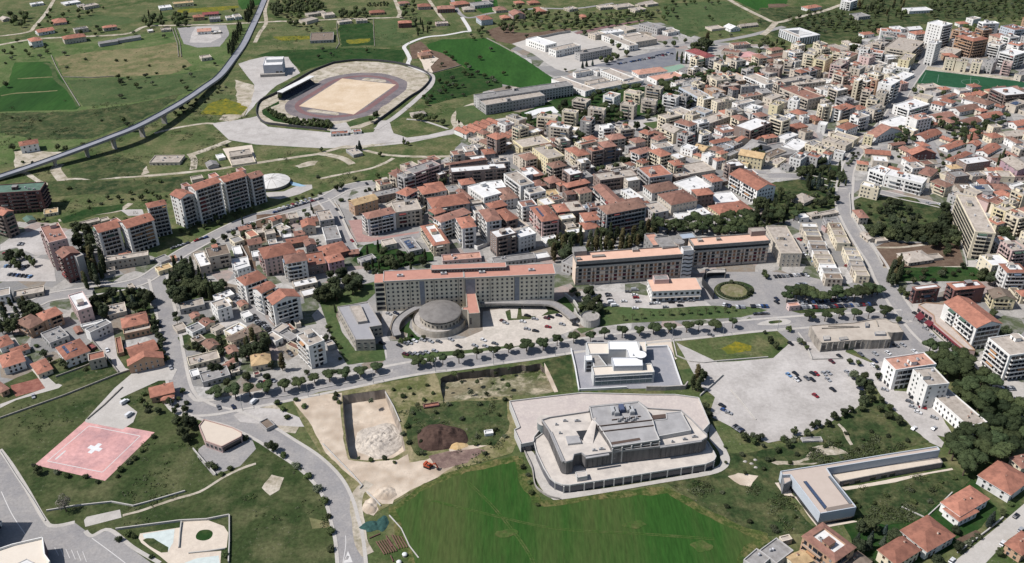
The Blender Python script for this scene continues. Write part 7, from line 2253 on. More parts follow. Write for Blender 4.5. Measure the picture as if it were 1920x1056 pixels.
# ---- free-standing walls
DRYST = mat('dry stone', (176, 168, 154), (132, 124, 112), .8, .8, tint=.1)
for t, s, h, lab in (
    ('i', '0,1030 480,860 880,700 970,670', 1.1, 'long stone field wall from the left edge to the terracotta villas'),
    ('i', '420,720 640,640 780,575', 1.2, 'grey wall closing the grass plot below the solar-roofed house'),
    ('i', '610,350 760,530 890,690', 1.6, 'tall pale wall on the left of the terracotta villa courtyard'),
    ('i', '655,1035 780,930 920,795', .8, 'low kerb wall along the left of the helipad drive'),
    ('m', '0,215 130,420 250,590 340,740', .6, 'long pale kerb wall beside the lower left street'),
    ('m', '350,668 560,632 840,602 1000,632 1120,600 1390,520', 1.0, 'winding dry stone wall below the helipad'),
    ('m', '870,808 1100,778 1350,745 1550,735 1720,702', 1.3, 'white garden wall along the top of the paved garden plaza'),
    ('m', '1722,704 1722,900 1715,1056', 1.3, 'white wall closing the right side of the paved garden plaza'),
    ('m', '1362,750 1350,840 1342,944', 1.0, 'dark-edged low wall inside the paved garden plaza'),
    ('m', '1415,985 1560,970 1690,950', .8, 'low bench wall below the oval bed of the paved garden plaza'),
    ('m', '1450,205 1540,310 1620,400', 1.4, 'pale boundary wall left of the beige corner shop'),
    ('n', '500,165 630,300 720,390 798,480 778,500', .9, 'white broken wall running down to the building-site track'),
    ('n', '830,525 900,590 935,630', .8, 'short white wall below the rubble heap by the green field'),
    ('n', '1000,700 1090,800 1150,930 1220,1020', .5, 'crumbling white wall between pipe yard and bright green field'),
    ('j', '970,835 1030,940 1080,1056', 1.0, 'narrow pale concrete wall along the right of the excavation'),
    ('j', '0,885 230,858 500,800 760,745 1000,700', .5, 'long low kerb below the left half of the boulevard'),
    ('a', '385,420 420,500 460,575 600,800', 1.2, 'dark hedge-topped stone wall right of the striped green field'),
    ('a', '470,580 700,585 860,575', 1.0, 'low stone wall between dry paddock and green paddock'),
    ('a', '1290,215 1330,330 1340,430', 1.2, 'pair-lane stone wall right of the dry paddock'),
    ('a', '1310,215 1350,330 1360,430', 1.2, 'stone wall left of the factory yard'),
    ('b', '880,150 884,260 890,350', 1.0, 'straight stone wall between two meadows above the running track'),
    ('b', '605,165 610,260 625,330 600,370', 1.0, 'bent stone wall left of the flowering meadow above the running track'),
    ('b', '1320,552 1440,520 1540,492', 1.0, 'stone wall below the ploughed yard of the pink villa'),
    ('b', '1730,290 1830,340 1930,395', 1.2, 'dark wall at the right of the far green field'),
    ('c', '440,245 340,260 250,280 120,300', 3.0, 'tall grey wall behind the white industrial hall'),
    ('k', '1205,430 1235,560 1330,600 1440,612 1540,600 1920,570', .8, 'pale kerb wall round the flowering grass lot'),
    ('k', '1410,860 1500,780 1580,706', 1.2, 'dark fence wall cutting into the big car park'),
    ('k', '1640,810 1720,900 1830,1040', .6, 'pale curb dividing the big car park'),
    ('h', '610,400 620,560 700,690 800,830 860,940', 1.6, 'pale stone wall along the left of the walled park'),
    ('h', '1330,530 1420,700 1480,880 1490,940', 1.4, 'white wall between the park and the long slab block'),
    ('p', '1000,640 1180,720 1300,610 1380,530', .8, 'low wall behind the middle terracotta villas'),
    ('p', '1420,980 1560,880 1640,820 1760,720', 1.3, 'hedge-topped street wall in front of the lower villas'),
    ('p', '240,130 330,145 408,150', 1.0, 'short white wall in the hedge below the big car park'),
    ('e', '1800,690 1810,790 1860,880', 1.4, 'pale wall left of the brown garden yard'),
    ('f', '655,590 700,690 760,790', 1.2, 'pale wall beside the street left of the pink paved court'),
    ('f', '590,455 630,520 660,580', 1.0, 'pale wall along the bend of the avenue'),
):
    wall_line('field_wall' if t in 'ab' else 'garden_wall', pts(t, s), h, .5, DRYST if t in 'abi' else STONE, '', label=lab)
# teal tent, statue-less odds
wall_line('construction_fence', pts('i', '1000,640 1100,618 1235,628'), 1.6, .4, STONE, '', label='pale wall below the lower terracotta villa beside the helipad drive')

# street lamps along the boulevard
def lamp(x, y, an):
    r = thing('street_lamp', (x, y, 0), 'tall grey street lamp beside the boulevard', 'street lamp', 'street lamps along the boulevard', an)
    gm = mat('lamp steel', (170, 172, 174), tint=0); mb = MB(); mb.cyl(0, 0, .16, .09, 0, 8.5, 8, 0); link('pole', mb.mesh('pole', gm), r)
    mb = MB(); mb.box(0, 2.0, -.06, .06, 8.4, 8.52, 0, bottom=True); link('arm', mb.mesh('arm', gm), r)
    mb = MB(); mb.box(1.7, 2.5, -.16, .16, 8.28, 8.46, 0, bottom=True); link('lamp_head', mb.mesh('lamp_head', [WHITE]), r)
_b = smooth(BLVD, False, 4); _acc = 20
for _i in range(len(_b) - 1):
    _d = _b[_i + 1] - _b[_i]; _acc += _d.length
    if _acc > 34:
        _acc = 0; _d.normalize(); _n = Vector((-_d.y, _d.x, 0)); _p = _b[_i] - _n * 7.0; lamp(_p.x, _p.y, math.atan2(_n.y, _n.x))
# ================================================================ TREES
TREEVAR = .3
BP = 'umbrella pines in the boulevard row'
def pines(t, s, h=7.8, g=BP, d='umbrella pine in the boulevard row'): trees(t, 'umbrella_pine', h, s, .74, h * 1.02, g, d)
pines('i', '1615,820 1755,805 1865,795')
pines('j', '75,780 205,760 315,742 435,715 545,690 665,677 780,665 895,635 1215,590 1310,580 1400,570 1520,545 1655,522 1780,512 1895,490')
pines('k', '110,465 235,450 340,425 465,405 590,400 695,375 830,362 960,360 1065,335 1180,337 1315,325 1405,315 1530,312 1660,297')
pines('l', '315,245 435,245 540,228 655,228 765,215 885,210')
# hedge-like pine row in the hospital car park
PR = 'umbrella pines in the car park row'
pines('l', '150,95 220,85 290,85 350,100 420,100 480,95 540,85 600,85 660,80 720,60 790,65', 8.5, PR, 'dense umbrella pine in the car park row')
pines('l', '180,60 260,50 330,60 520,60 680,45 760,35 830,50', 8.5, PR, 'dense umbrella pine in the car park row')
fill('g', ['umbrella_pine'], 5.5, 10, '1070,600 1200,590 1500,575 1800,545 1820,600 1810,680 1600,680 1300,660 1090,650', 'pines behind the hospital')
fill('g', ['tall_tree', 'cypress_tree', 'tall_tree', 'broadleaf_tree'], 5.0, 12, '320,700 420,680 560,690 700,660 800,680 850,720 980,640 1060,600 1080,660 900,770 800,800 560,810 300,860', 'trees behind the hospital')
fill('g', ['broadleaf_tree', 'cypress_tree'], 6, 10, '1810,480 1920,440 1920,640 1820,620', 'trees behind the hospital')
fill('h', ['broadleaf_tree', 'umbrella_pine', 'cypress_tree'], 6.2, 9.5, '0,470 90,370 160,350 180,420 290,490 200,560 0,600', 'trees right of the hospital')
fill('h', ['broadleaf_tree', 'olive_tree'], 6.5, 7.5, '330,360 510,340 520,480 340,480', 'trees right of the hospital')
fill('h', ['broadleaf_tree', 'olive_tree', 'broadleaf_tree', 'cypress_tree'], 6.8, 8, '840,440 900,430 1060,440 1080,500 1150,540 1120,600 880,560 840,500', 'trees of the walled park')
fill('h', ['broadleaf_tree'], 6, 9, '730,650 960,610 1000,650 1190,620 1300,600 1330,520 1300,480 1340,500 1410,650 1410,760 1330,830 1260,780 1180,740 940,720 760,690', 'trees of the walled park')
fill('h', ['olive_tree', 'shrub'], 7, 3.5, '650,460 840,470 860,570 1180,560 1250,660 1000,620 760,640 670,520', 'trees of the walled park')
fill('h', ['broadleaf_tree', 'cypress_tree', 'spruce_tree'], 6.2, 9, '300,200 440,190 540,180 580,240 590,300 420,330 300,330 240,240', 'trees of the roundabout square')
trees('h', 'spruce_tree', 10, '330,320 410,310 480,345'); trees('h', 'broadleaf_tree', 8, '240,130 410,140 240,215 265,205'); fill('h', ['olive_tree'], 5, 4, '590,170 640,90 690,80 650,150 600,190', 'trees of the roundabout square')
fill('h', ['cypress_tree', 'tall_tree'], 5, 12, '910,960 1010,870 1020,960 960,1056 900,1040', 'trees by the ruin yard')
fill('h', ['shrub', 'broadleaf_tree', 'olive_tree'], 6.5, 6, '1020,970 1440,950 1470,920 1480,970 1400,1000 1280,1020 1250,1056 1040,1056', 'trees by the ruin yard')
fill('h', ['broadleaf_tree', 'shrub'], 6, 7, '1520,970 1640,960 1900,1000 1920,1056 1560,1056', 'trees by the ruin yard')
fill('h', ['broadleaf_tree'], 6, 10, '1720,690 1790,640 1800,700 1740,740 1860,730 1880,745 1780,750', 'trees by the slab block')
fill('d', ['umbrella_pine', 'broadleaf_tree'], 7, 9, '1210,880 1400,900 1500,950 1490,1020 1420,1056 1380,990 1280,930 1200,920', 'garden trees of the red-roofed quarter')
fill('d', ['umbrella_pine', 'broadleaf_tree'], 7, 9, '1540,920 1660,900 1680,960 1570,1030 1530,1000', 'garden trees of the red-roofed quarter')
fill('d', ['umbrella_pine'], 7, 9, '1670,900 1800,870 1810,930 1680,940', 'garden trees of the red-roofed quarter')
fill('d', ['broadleaf_tree', 'umbrella_pine'], 7, 8, '900,970 1040,960 1110,1000 1100,1050 960,1056 940,1000', 'garden trees of the red-roofed quarter')
trees('d', 'cypress_tree', 12, '1480,1040 1500,1000 1530,1020'); trees('h', 'cypress_tree', 12, '1740,120 1800,140 1770,90 1730,150')
fill('h', ['shrub', 'olive_tree'], 6, 3, '940,60 1040,50 1050,90 980,120', 'garden trees of the red-roofed quarter'); fill('h', ['shrub', 'olive_tree'], 6, 3.5, '1260,80 1400,110 1480,90 1460,140 1330,130', 'garden trees of the red-roofed quarter')
trees('d', 'broadleaf_tree', 8, '920,560 1100,670 1150,690 1320,690 1560,680 700,530 490,770 430,770 450,740')
# woods, upper right
fill('d', ['broadleaf_tree', 'broadleaf_tree', 'tall_tree', 'olive_tree'], 10.5, 9, '-40,290 60,300 180,330 330,350 480,330 470,420 340,430 180,420 60,360 -60,330', 'trees of the upper right slopes')
fill('d', ['broadleaf_tree', 'olive_tree', 'broadleaf_tree'], 10.5, 8, '150,110 380,60 560,70 660,150 820,170 860,220 700,230 560,220 420,230 220,220 180,160', 'trees of the upper right slopes')
fill('d', ['broadleaf_tree', 'tall_tree', 'cypress_tree'], 10.5, 10, '680,10 1040,-10 1020,110 900,140 760,90 660,60', 'trees of the upper right slopes')
fill('d', ['broadleaf_tree', 'olive_tree'], 10.5, 8, '1180,-10 1900,-30 1920,140 1640,130 1560,100 1240,120', 'trees of the upper right slopes')
fill('d', ['broadleaf_tree'], 10, 9, '1420,200 1640,180 1660,250 1450,240', 'trees of the upper right slopes')
fill('d', ['broadleaf_tree', 'tall_tree'], 8, 10, '140,430 230,390 220,470 150,480', 'trees of the upper right slopes'); fill('d', ['broadleaf_tree'], 8, 10, '620,290 690,280 680,380 630,370', 'trees of the upper right slopes'); fill('d', ['broadleaf_tree'], 7, 10, '400,440 500,400 510,460 430,490', 'trees of the upper right slopes')
trees('d', 'broadleaf_tree', 9, '870,345 910,350 590,470 450,480 180,440')
# arc of pines round the small square blocks
fill('c', ['umbrella_pine'], 7.5, 10, '1090,610 1300,580 1500,545 1640,505 1850,490 1860,540 1700,560 1560,580 1440,600 1240,615 1110,640', 'pines round the small square blocks')
fill('c', ['umbrella_pine', 'broadleaf_tree'], 8, 9, '560,700 760,660 990,635 1000,655 840,680 680,710 600,740', 'pines round the small square blocks')
fill('c', ['broadleaf_tree', 'umbrella_pine'], 8.5, 9, '360,790 440,740 560,790 700,790 800,800 820,880 720,920 530,900 370,870', 'pines round the small square blocks')
fill('c', ['broadleaf_tree'], 9, 9, '960,830 1120,800 1160,860 1000,880', 'pines round the small square blocks'); fill('c', ['umbrella_pine'], 8, 10, '1140,640 1320,690 1380,750 1310,780 1270,720 1150,680', 'pines round the small square blocks')
fill('c', ['broadleaf_tree'], 7, 8, '20,850 100,850 180,880 300,840 300,860 170,940 60,920', 'pines round the small square blocks')
fill('c', ['broadleaf_tree', 'umbrella_pine'], 7, 9, '300,980 450,960 530,1000 500,1056 310,1056', 'pines round the small square blocks')
trees('c', 'broadleaf_tree', 9, '850,930 935,935 880,1000 900,990 1080,1000 700,840 1010,970'); trees('c', 'cypress_tree', 14, '1240,410 1275,420 1310,430 1345,440 1380,450 1415,455 1440,465'); fill('c', ['tall_tree', 'broadleaf_tree'], 7, 14, '1350,340 1470,290 1480,370 1400,370', 'trees by the red-roofed hall')
fill('c', ['broadleaf_tree'], 8, 9, '1540,420 1600,420 1600,470 1545,465', 'trees by the red-roofed hall'); fill('c', ['broadleaf_tree', 'olive_tree'], 14, 8, '1780,290 1920,270 1920,380 1830,380', 'trees by the red-roofed hall')
trees('c', 'broadleaf_tree', 8, '750,310 800,340 860,390 545,240 1150,320 1215,320 1300,300'); trees('c', 'spruce_tree', 9, '530,480 560,470 605,465'); fill('c', ['broadleaf_tree'], 7, 8, '640,440 780,400 820,420 700,460', 'trees by the schools')
fill('c', ['broadleaf_tree', 'olive_tree', 'broadleaf_tree'], 10.5, 8, '0,30 120,70 300,60 420,110 560,90 960,70 1060,110 980,140 700,190 420,210 180,200 0,210', 'trees of the far farms')
fill('c', ['broadleaf_tree', 'olive_tree'], 14, 7, '1000,90 1120,50 1240,70 1250,120 1060,150', 'trees of the far farms')
trees('c', 'olive_tree', 5, '1450,55 1480,120 1500,140 1560,260 1640,260 110,265 1340,10 1500,20 1850,150 400,520')
fill('c', ['broadleaf_tree', 'olive_tree'], 14, 7, '1140,0 1560,0 1560,10 1200,30', 'trees of the far farms')
# left countryside
trees('a', 'olive_tree', 5.5, '885,570 905,615 1020,635 1140,620 1360,605 1400,655 905,715 1090,560 1380,500 1430,555 1610,475 1230,268 1000,242 480,395 130,300 900,600 960,580')
fill('a', ['broadleaf_tree'], 11, 10, '60,100 190,90 220,170 100,180', 'trees of the left farms'); fill('a', ['broadleaf_tree', 'broadleaf_tree', 'cypress_tree'], 10, 10, '1060,110 1210,100 1220,180 1090,180', 'trees of the left farms'); fill('a', ['broadleaf_tree'], 9, 11, '1300,100 1390,95 1390,170 1300,180', 'trees of the left farms')
fill('a', ['broadleaf_tree', 'olive_tree'], 15, 6, '0,360 180,330 350,350 360,420 250,410 60,430 0,420', 'trees of the left farms'); fill('a', ['broadleaf_tree', 'olive_tree'], 14, 7, '400,220 640,220 760,180 780,250 560,245', 'trees of the left farms')
fill('a', ['broadleaf_tree', 'olive_tree'], 15, 7, '370,60 420,90 560,40 780,40 760,80 520,160 330,180 260,200', 'trees of the left farms'); fill('a', ['cypress_tree'], 3.6, 9, '1700,370 1750,260 1790,180 1815,190 1775,290 1735,390', 'cypress hedge along the highway'); fill('a', ['cypress_tree'], 3.8, 10, '1825,130 1880,20 1910,20 1860,140', 'cypress hedge along the highway')
fill('a', ['broadleaf_tree', 'shrub', 'olive_tree'], 8, 6, '1350,790 1560,690 1640,620 1700,640 1560,740 1420,840 1330,880 1300,840', 'bushes below the highway'); trees('a', 'broadleaf_tree', 8, '1750,75 990,950 920,890 40,625')
trees('a', 'shrub', 2.5, '40,470 500,500 870,450 940,450 1120,490 1170,545 640,440 90,880 300,900 220,1040 760,900 950,930'); trees('e', 'broadleaf_tree', 7, '490,50 430,40 90,40'); trees('e', 'shrub', 2.4, '170,155 240,160 1200,300 520,350 620,20 1700,30')
fill('b', ['broadleaf_tree'], 8, 10, '100,30 240,-20 480,-10 500,50 420,80 220,80 130,110', 'trees of the left farms'); fill('b', ['broadleaf_tree', 'olive_tree'], 9, 9, '220,110 330,90 310,180 230,170', 'trees of the left farms'); fill('b', ['broadleaf_tree'], 9, 9, '600,70 760,60 840,80 830,120 640,120', 'trees of the left farms'); fill('b', ['broadleaf_tree', 'cypress_tree'], 9, 9, '1190,150 1300,160 1320,230 1210,240', 'trees of the left farms')
fill('b', ['broadleaf_tree', 'olive_tree'], 12, 7, '1100,0 1200,10 1190,130 1090,120', 'trees of the far farms'); fill('b', ['broadleaf_tree', 'olive_tree'], 13, 7, '1600,230 1720,200 1760,270 1620,280', 'trees of the far farms'); fill('b', ['broadleaf_tree'], 9, 9, '1820,150 1920,170 1920,220 1830,220', 'trees of the far farms'); fill('b', ['olive_tree', 'broadleaf_tree'], 12, 6, '340,180 500,160 500,230 350,230', 'trees of the left farms'); fill('b', ['shrub'], 4, 2.5, '830,20 990,10 990,40 840,45', 'hedge bushes of the far farms')
OG = 'olive trees in the meadow right of the running track'
trees('b', 'olive_tree', 5.5, '1375,600 1400,650 1430,620 1475,585 1480,630 1450,640 1420,680 1380,680 1500,640 1470,715 1550,640 1260,720 1290,740 1310,720 1280,770 1555,705 1580,480 1600,500 1560,540 1590,560 1620,560 1660,540 1715,565 1770,585 1790,600 1740,620 1420,390 1760,365 1680,430 1860,545 1890,660 1395,480 1470,430 830,375 560,400 470,420 500,365', .6, None, OG)
trees('b', 'broadleaf_tree', 7, '1200,870 1240,870 1300,880 1340,875 1400,910 860,890 180,720 900,850'); fill('S', ['broadleaf_tree'], 3.6, 6, '100,545 140,560 300,625 420,645 560,640 680,660 680,700 560,690 420,690 300,660 130,590', 'dark hedge trees inside the stadium wall')
trees('b', 'cypress_tree', 7, '100,810 1105,1045'); trees('f', 'spruce_tree', 8, '775,25 755,50'); trees('f', 'broadleaf_tree', 5, '490,60 1140,15 1110,5 740,280 910,255 900,300 1060,335 930,95'); trees('f', 'broadleaf_tree', 8, '640,330 1410,270 1400,300 605,345')
trees('f', 'shrub', 2.5, '460,265 300,430 350,420 420,400 480,390 850,360 900,360 700,440 640,440 820,370')
fill('f', ['broadleaf_tree', 'broadleaf_tree', 'cypress_tree'], 6.2, 9, '820,790 930,760 960,820 1040,830 1140,860 1290,850 1310,910 1100,950 960,990 800,960 850,840', 'trees between the town and the pale hospital'); fill('f', ['broadleaf_tree'], 6.5, 10, '520,990 640,960 700,1000 760,990 790,1056 560,1056', 'trees between the town and the pale hospital')
fill('f', ['broadleaf_tree', 'olive_tree'], 7, 6, '90,640 230,620 240,720 130,730', 'garden trees of the left quarter'); fill('f', ['olive_tree', 'shrub'], 7, 4, '0,590 220,560 300,560 330,600 260,640 60,640', 'garden trees of the left quarter'); fill('f', ['olive_tree', 'shrub'], 5, 3.5, '370,770 460,740 470,810 380,820', 'garden trees of the left quarter'); fill('f', ['cypress_tree', 'olive_tree'], 7, 5, '300,520 440,490 440,540 330,580', 'garden trees of the left quarter')
fill('e', ['tall_tree', 'broadleaf_tree'], 5.5, 10, '560,640 650,640 690,790 650,830 570,760', 'trees between the red tower and the balconied block'); fill('e', ['cypress_tree', 'tall_tree'], 5, 13, '620,860 760,850 790,1000 640,1056 610,980', 'trees between the red tower and the balconied block')
fill('e', ['broadleaf_tree'], 6.5, 7.5, '50,820 140,810 260,880 240,930 120,940 40,890', 'trees of the left car park'); fill('e', ['broadleaf_tree', 'cypress_tree'], 5, 12, '1260,920 1480,890 1510,1000 1500,1056 1260,1056', 'dark grove beside the avenue'); fill('i', ['broadleaf_tree', 'cypress_tree', 'broadleaf_tree'], 5.4, 11, '1250,0 1420,0 1500,-20 1660,0 1670,80 1540,120 1400,100 1340,140 1270,90', 'dark grove beside the avenue')
trees('e', 'cypress_tree', 7, '1815,590'); trees('e', 'broadleaf_tree', 6, '1680,715 1600,750 1750,690 1830,690 1900,630'); fill('e', ['shrub', 'olive_tree', 'broadleaf_tree'], 7, 4.5, '660,430 1100,360 1270,370 1260,430 1040,450 800,450 680,490 470,570 660,500', 'bushes behind the left apartment slabs'); fill('e', ['shrub', 'olive_tree'], 6, 4, '270,580 330,570 340,620 290,620', 'bushes behind the left apartment slabs'); fill('e', ['olive_tree', 'broadleaf_tree'], 6, 4.5, '1300,690 1500,600 1880,490 1900,520 1560,640 1400,700', 'bushes at the foot of the left apartment slabs'); fill('e', ['shrub'], 6, 3, '840,570 960,570 940,600 850,600', 'bushes behind the left apartment slabs')
# left quarter gardens
fill('i', ['broadleaf_tree', 'tall_tree'], 6, 10, '60,120 130,110 250,170 260,230 120,330 0,360 0,200', 'trees of the left villas'); fill('i', ['broadleaf_tree', 'spruce_tree', 'broadleaf_tree'], 6, 9, '700,90 840,60 960,80 1080,60 1130,120 1090,260 980,180 790,170 780,270 720,240', 'trees of the left villas'); fill('i', ['olive_tree', 'shrub', 'broadleaf_tree'], 6.5, 5, '210,470 340,450 400,600 640,640 750,520 700,600 420,640 300,560', 'trees of the left villas')
fill('i', ['broadleaf_tree'], 5.5, 6, '1130,250 1190,300 1240,460 1250,600 1220,600 1180,420 1120,300', 'street-side trees by the terracotta villas'); fill('i', ['olive_tree', 'shrub', 'broadleaf_tree'], 6.5, 6, '1280,200 1340,240 1400,250 1560,230 1600,280 1480,350 1330,320', 'garden trees of the middle quarter'); fill('i', ['olive_tree', 'broadleaf_tree', 'shrub'], 6.5, 6, '1350,440 1420,480 1560,400 1720,430 1750,560 1660,580 1560,520 1400,510', 'garden trees of the middle quarter')
trees('i', 'cypress_tree', 9, '1770,560'); trees('i', 'broadleaf_tree', 6, '1850,700 1700,750 1590,640 1660,520 1640,640'); fill('i', ['broadleaf_tree', 'shrub'], 5, 5, '1000,820 1080,800 1100,900 1180,930 1360,760 1420,940 1460,1020 1400,1056 1330,960 1180,1000 1060,960', 'garden trees by the helipad drive'); fill('i', ['broadleaf_tree'], 4.5, 8, '1310,1056 1340,1000 1420,1010 1440,1056', 'garden trees by the helipad drive')
trees('m', 'broadleaf_tree', 7, '1370,60 1400,110'); trees('m', 'broadleaf_tree', 6.5, '280,350'); trees('m', 'bare_tree', 8, '475,605'); trees('m', 'shrub', 2.2, '880,400 960,290 1060,210 1150,100 730,440 640,400 500,395 420,370 900,350 1010,260 250,320 1580,320 1660,380 1720,340 950,830 1000,850 890,870 1130,1005 1690,990'); trees('m', 'shrub', 3, '1570,310 1610,330 1840,110')
fill('B', ['cypress_tree', 'tall_tree', 'broadleaf_tree'], 4.2, 11, '220,450 300,340 460,290 640,310 660,560 600,620 560,540 380,560 240,560', 'dark trees in the garden quarter'); trees('B', 'tall_tree', 15, '860,690'); trees('B', 'cypress_tree', 9, '180,640'); trees('B', 'broadleaf_tree', 6, '340,930 700,740 120,780 640,920'); trees('B', 'olive_tree', 4.5, '1240,860 60,620 1530,340')
trees('A', 'broadleaf_tree', 11, '1560,560 1640,470 1500,620 1680,600 1420,640 1850,430'); trees('j', 'broadleaf_tree', 10, '520,60 600,80 720,30 770,20'); trees('j', 'cypress_tree', 6, '590,190'); fill('j', ['shrub', 'olive_tree'], 5, 3, '520,280 560,300 640,520 660,600 620,560 540,400', 'bushes along the lawn edge of the grey institute')
trees('X', 'olive_tree', 4, '500,1015'); trees('j', 'shrub', 2.5, '1090,440 1130,430 1160,400 590,870 620,900 600,840 860,890 360,930 160,900 200,950 230,1010 300,880'); fill('j', ['shrub'], 6, 2.2, '1000,800 1320,760 1340,900 1100,880', 'scrub bushes of the building site'); fill('j', ['shrub', 'shrub', 'olive_tree'], 10, 2.4, '1340,880 1900,860 1900,1000 1500,1040 1150,1056 1100,980', 'scrub bushes of the building site'); fill('n', ['shrub'], 6, 2.4, '1130,20 1240,60 1300,200 1240,260 1160,240 1100,80', 'scrub bushes of the building site'); fill('n', ['shrub'], 6, 2.2, '1600,60 1880,10 1900,100 1700,260 1640,280', 'scrub bushes of the building site'); fill('j', ['shrub', 'olive_tree'], 9, 2.6, '1420,690 1900,640 1900,850 1440,860', 'scrub bushes of the cutting')
trees('n', 'shrub', 3, '205,245 300,325 390,400 460,490 515,585 545,700 555,815 560,945', .5, None, 'dark roadside bushes along the curving street'); trees('n', 'broadleaf_tree', 6, '120,175'); trees('n', 'olive_tree', 3, '75,165 1245,225'); fill('n', ['shrub'], 6, 1.8, '700,260 1080,250 1100,290 860,310', 'scrub bushes of the building site')
# hospital slope palms, tower tree
trees('k', 'palm_tree', 4.5, '835,265 905,255 975,250 1040,230 1105,228 1180,222 1255,215 1325,215 1395,220 1460,210 1525,200 1600,205 1660,195', .7, None, 'young palms on the hospital slope'); fill('k', ['tall_tree', 'olive_tree', 'broadleaf_tree'], 4.5, 9, '520,140 580,60 640,90 690,140 640,210 560,240 510,220', 'trees on the hospital bank'); trees('Y', 'olive_tree', 4, '100,700 130,690 160,730 420,880 1545,610 1720,690 1700,720'); trees('Y', 'broadleaf_tree', 6, '1840,530 1860,560')
trees('k', 'tall_tree', 11, '1395,680 1360,740 1425,700 1400,760'); trees('k', 'broadleaf_tree', 6, '1440,690 1450,930 1470,990'); trees('k', 'olive_tree', 3, '1895,375')
trees('l', 'broadleaf_tree', 5, '20,430 60,470 615,590 680,605 160,350 830,700 690,720 720,740 775,800 980,280'); trees('l', 'olive_tree', 4, '240,440 290,490 270,460 820,640')
fill('l', ['broadleaf_tree', 'olive_tree', 'broadleaf_tree'], 5.2, 6, '640,690 740,700 800,790 860,870 960,960 1010,1056 940,1056 860,950 760,900 700,860', 'hedge trees along the big car park'); fill('l', ['broadleaf_tree'], 5.2, 6, '640,900 720,880 740,960 640,970 560,1000 500,1056 340,1056 480,1000 560,950', 'hedge trees along the big car park'); fill('p', ['broadleaf_tree', 'shrub', 'olive_tree'], 5.4, 5, '0,200 100,100 230,50 310,0 420,-10 400,60 290,90 180,180 60,240 0,260', 'hedge trees along the big car park')
trees('k', 'olive_tree', 4, '1740,1146 1810,1150 1870,1160'); fill('o', ['olive_tree', 'broadleaf_tree'], 4, 5, '1720,80 1880,90 1900,120 1740,140', 'small pines at the lower edge of the big car park')
fill('l', ['umbrella_pine'], 5.4, 11, '1170,490 1280,480 1380,490 1500,580 1530,640 1500,680 1340,690 1290,600 1180,540', 'great pines beside the school'); fill('l', ['umbrella_pine'], 5.4, 11, '1400,790 1500,700 1620,690 1720,780 1800,880 1920,930 1920,1056 1680,1056 1600,980 1480,870', 'great pines beside the school'); fill('p', ['umbrella_pine'], 5.4, 11, '1350,170 1450,70 1600,30 1920,-20 1920,180 1800,230 1640,300 1560,370 1480,330 1380,250', 'great pines beside the school')
trees('l', 'broadleaf_tree', 7, '1000,60 1040,90 1690,230 1780,360 1150,640'); fill('l', ['shrub'], 4, 2, '1470,555 1640,525 1660,545 1490,570', 'clipped hedge bushes beside the hotel'); fill('p', ['spruce_tree', 'broadleaf_tree'], 5, 8, '590,800 720,760 880,760 980,790 970,850 800,900 780,960 660,930 640,880', 'bluish trees behind the lowest villas'); trees('p', 'spruce_tree', 8, '1670,730 1690,700'); trees('p', 'broadleaf_tree', 5, '1410,800 1280,1030 1260,1010 1740,970 1800,440 1760,670 1430,920'); trees('p', 'shrub', 2.2, '1460,915 1500,900 1540,870 1580,850 1820,610 700,1000 760,1030 640,590 60,810 40,780 200,700 130,880'); fill('o', ['shrub', 'olive_tree'], 9, 2.5, '1520,160 1900,170 1900,420 1700,420 1560,560 1880,780 1700,720 1500,560 1640,380', 'scrub bushes below the hall')
fill('o', ['shrub'], 4.5, 2.2, '60,300 150,420 180,560 230,640 160,600 110,420', 'scrub bushes below the hall'); fill('p', ['shrub'], 8, 2.2, '20,280 120,100 420,150 620,60 900,60 1100,120 1000,200 600,260 200,330', 'scrub bushes below the hall'); fill('p', ['shrub'], 8, 2.0, '640,580 1000,470 1400,400 1440,440 1200,640 1000,720 700,720', 'scrub bushes round the modern school')
# town trees between buildings
trees('g', 'broadleaf_tree', 7, '230,300 250,270 560,220 640,210 680,200 830,140 870,140 780,180 1000,150 330,60 780,70 850,20'); trees('g', 'cypress_tree', 9, '605,520 830,760 900,720 920,730 860,740'); trees('g', 'olive_tree', 4, '760,190 1230,150 430,230'); trees('Z', 'broadleaf_tree', 9, '1350,640 1300,680 1390,720'); trees('Z', 'broadleaf_tree', 6, '840,160 1060,260 1000,290 1640,330 60,290 180,260'); trees('U', 'broadleaf_tree', 8, '460,740 720,830 780,810'); trees('K', 'broadleaf_tree', 5, '520,520 860,230 700,280 600,400')
grow()
# ================================================================ VEHICLES
cars('l', '155,700 l 205,690 k 225,730 k 212,735 w 290,725 g 330,735 k 335,690 k 362,692 r 455,685 s 450,735 s 420,690 s 485,810 k 355,855 r 478,600 m 535,560 k 695,545 g 803,540 s 900,535 w 1098,525 w 690,805 d 595,680 s 625,712 s 168,465 k 65,130 d 65,155 k 790,630 w 800,595 d', -60)
cars('l', '1105,240 k 1150,290 w 1235,405 s 1220,330 g 1180,350 s 960,480 g 1010,475 s', -55); cars('l', '1160,945 r 1090,875 k 1060,900 g 1085,940 s 1125,980 w 1245,1020 s 875,810 s', -35); cars('k', '1575,930 k 1590,965 b 1625,985 s 1490,400 g', -35)
carrow('l', 240, 160, 600, 130, 13, True, 'wskbgkbsrkwg'); carrow('l', 245, 190, 410, 190, 8, True, 'ssgwkrgs'); carrow('l', 420, 190, 560, 182, 7, True, 'swkgrdk'); carrow('l', 570, 182, 810, 165, 11, True, 'dgbwskrgbkk'); carrow('l', 215, 25, 290, 18, 4, True, 'skgs')
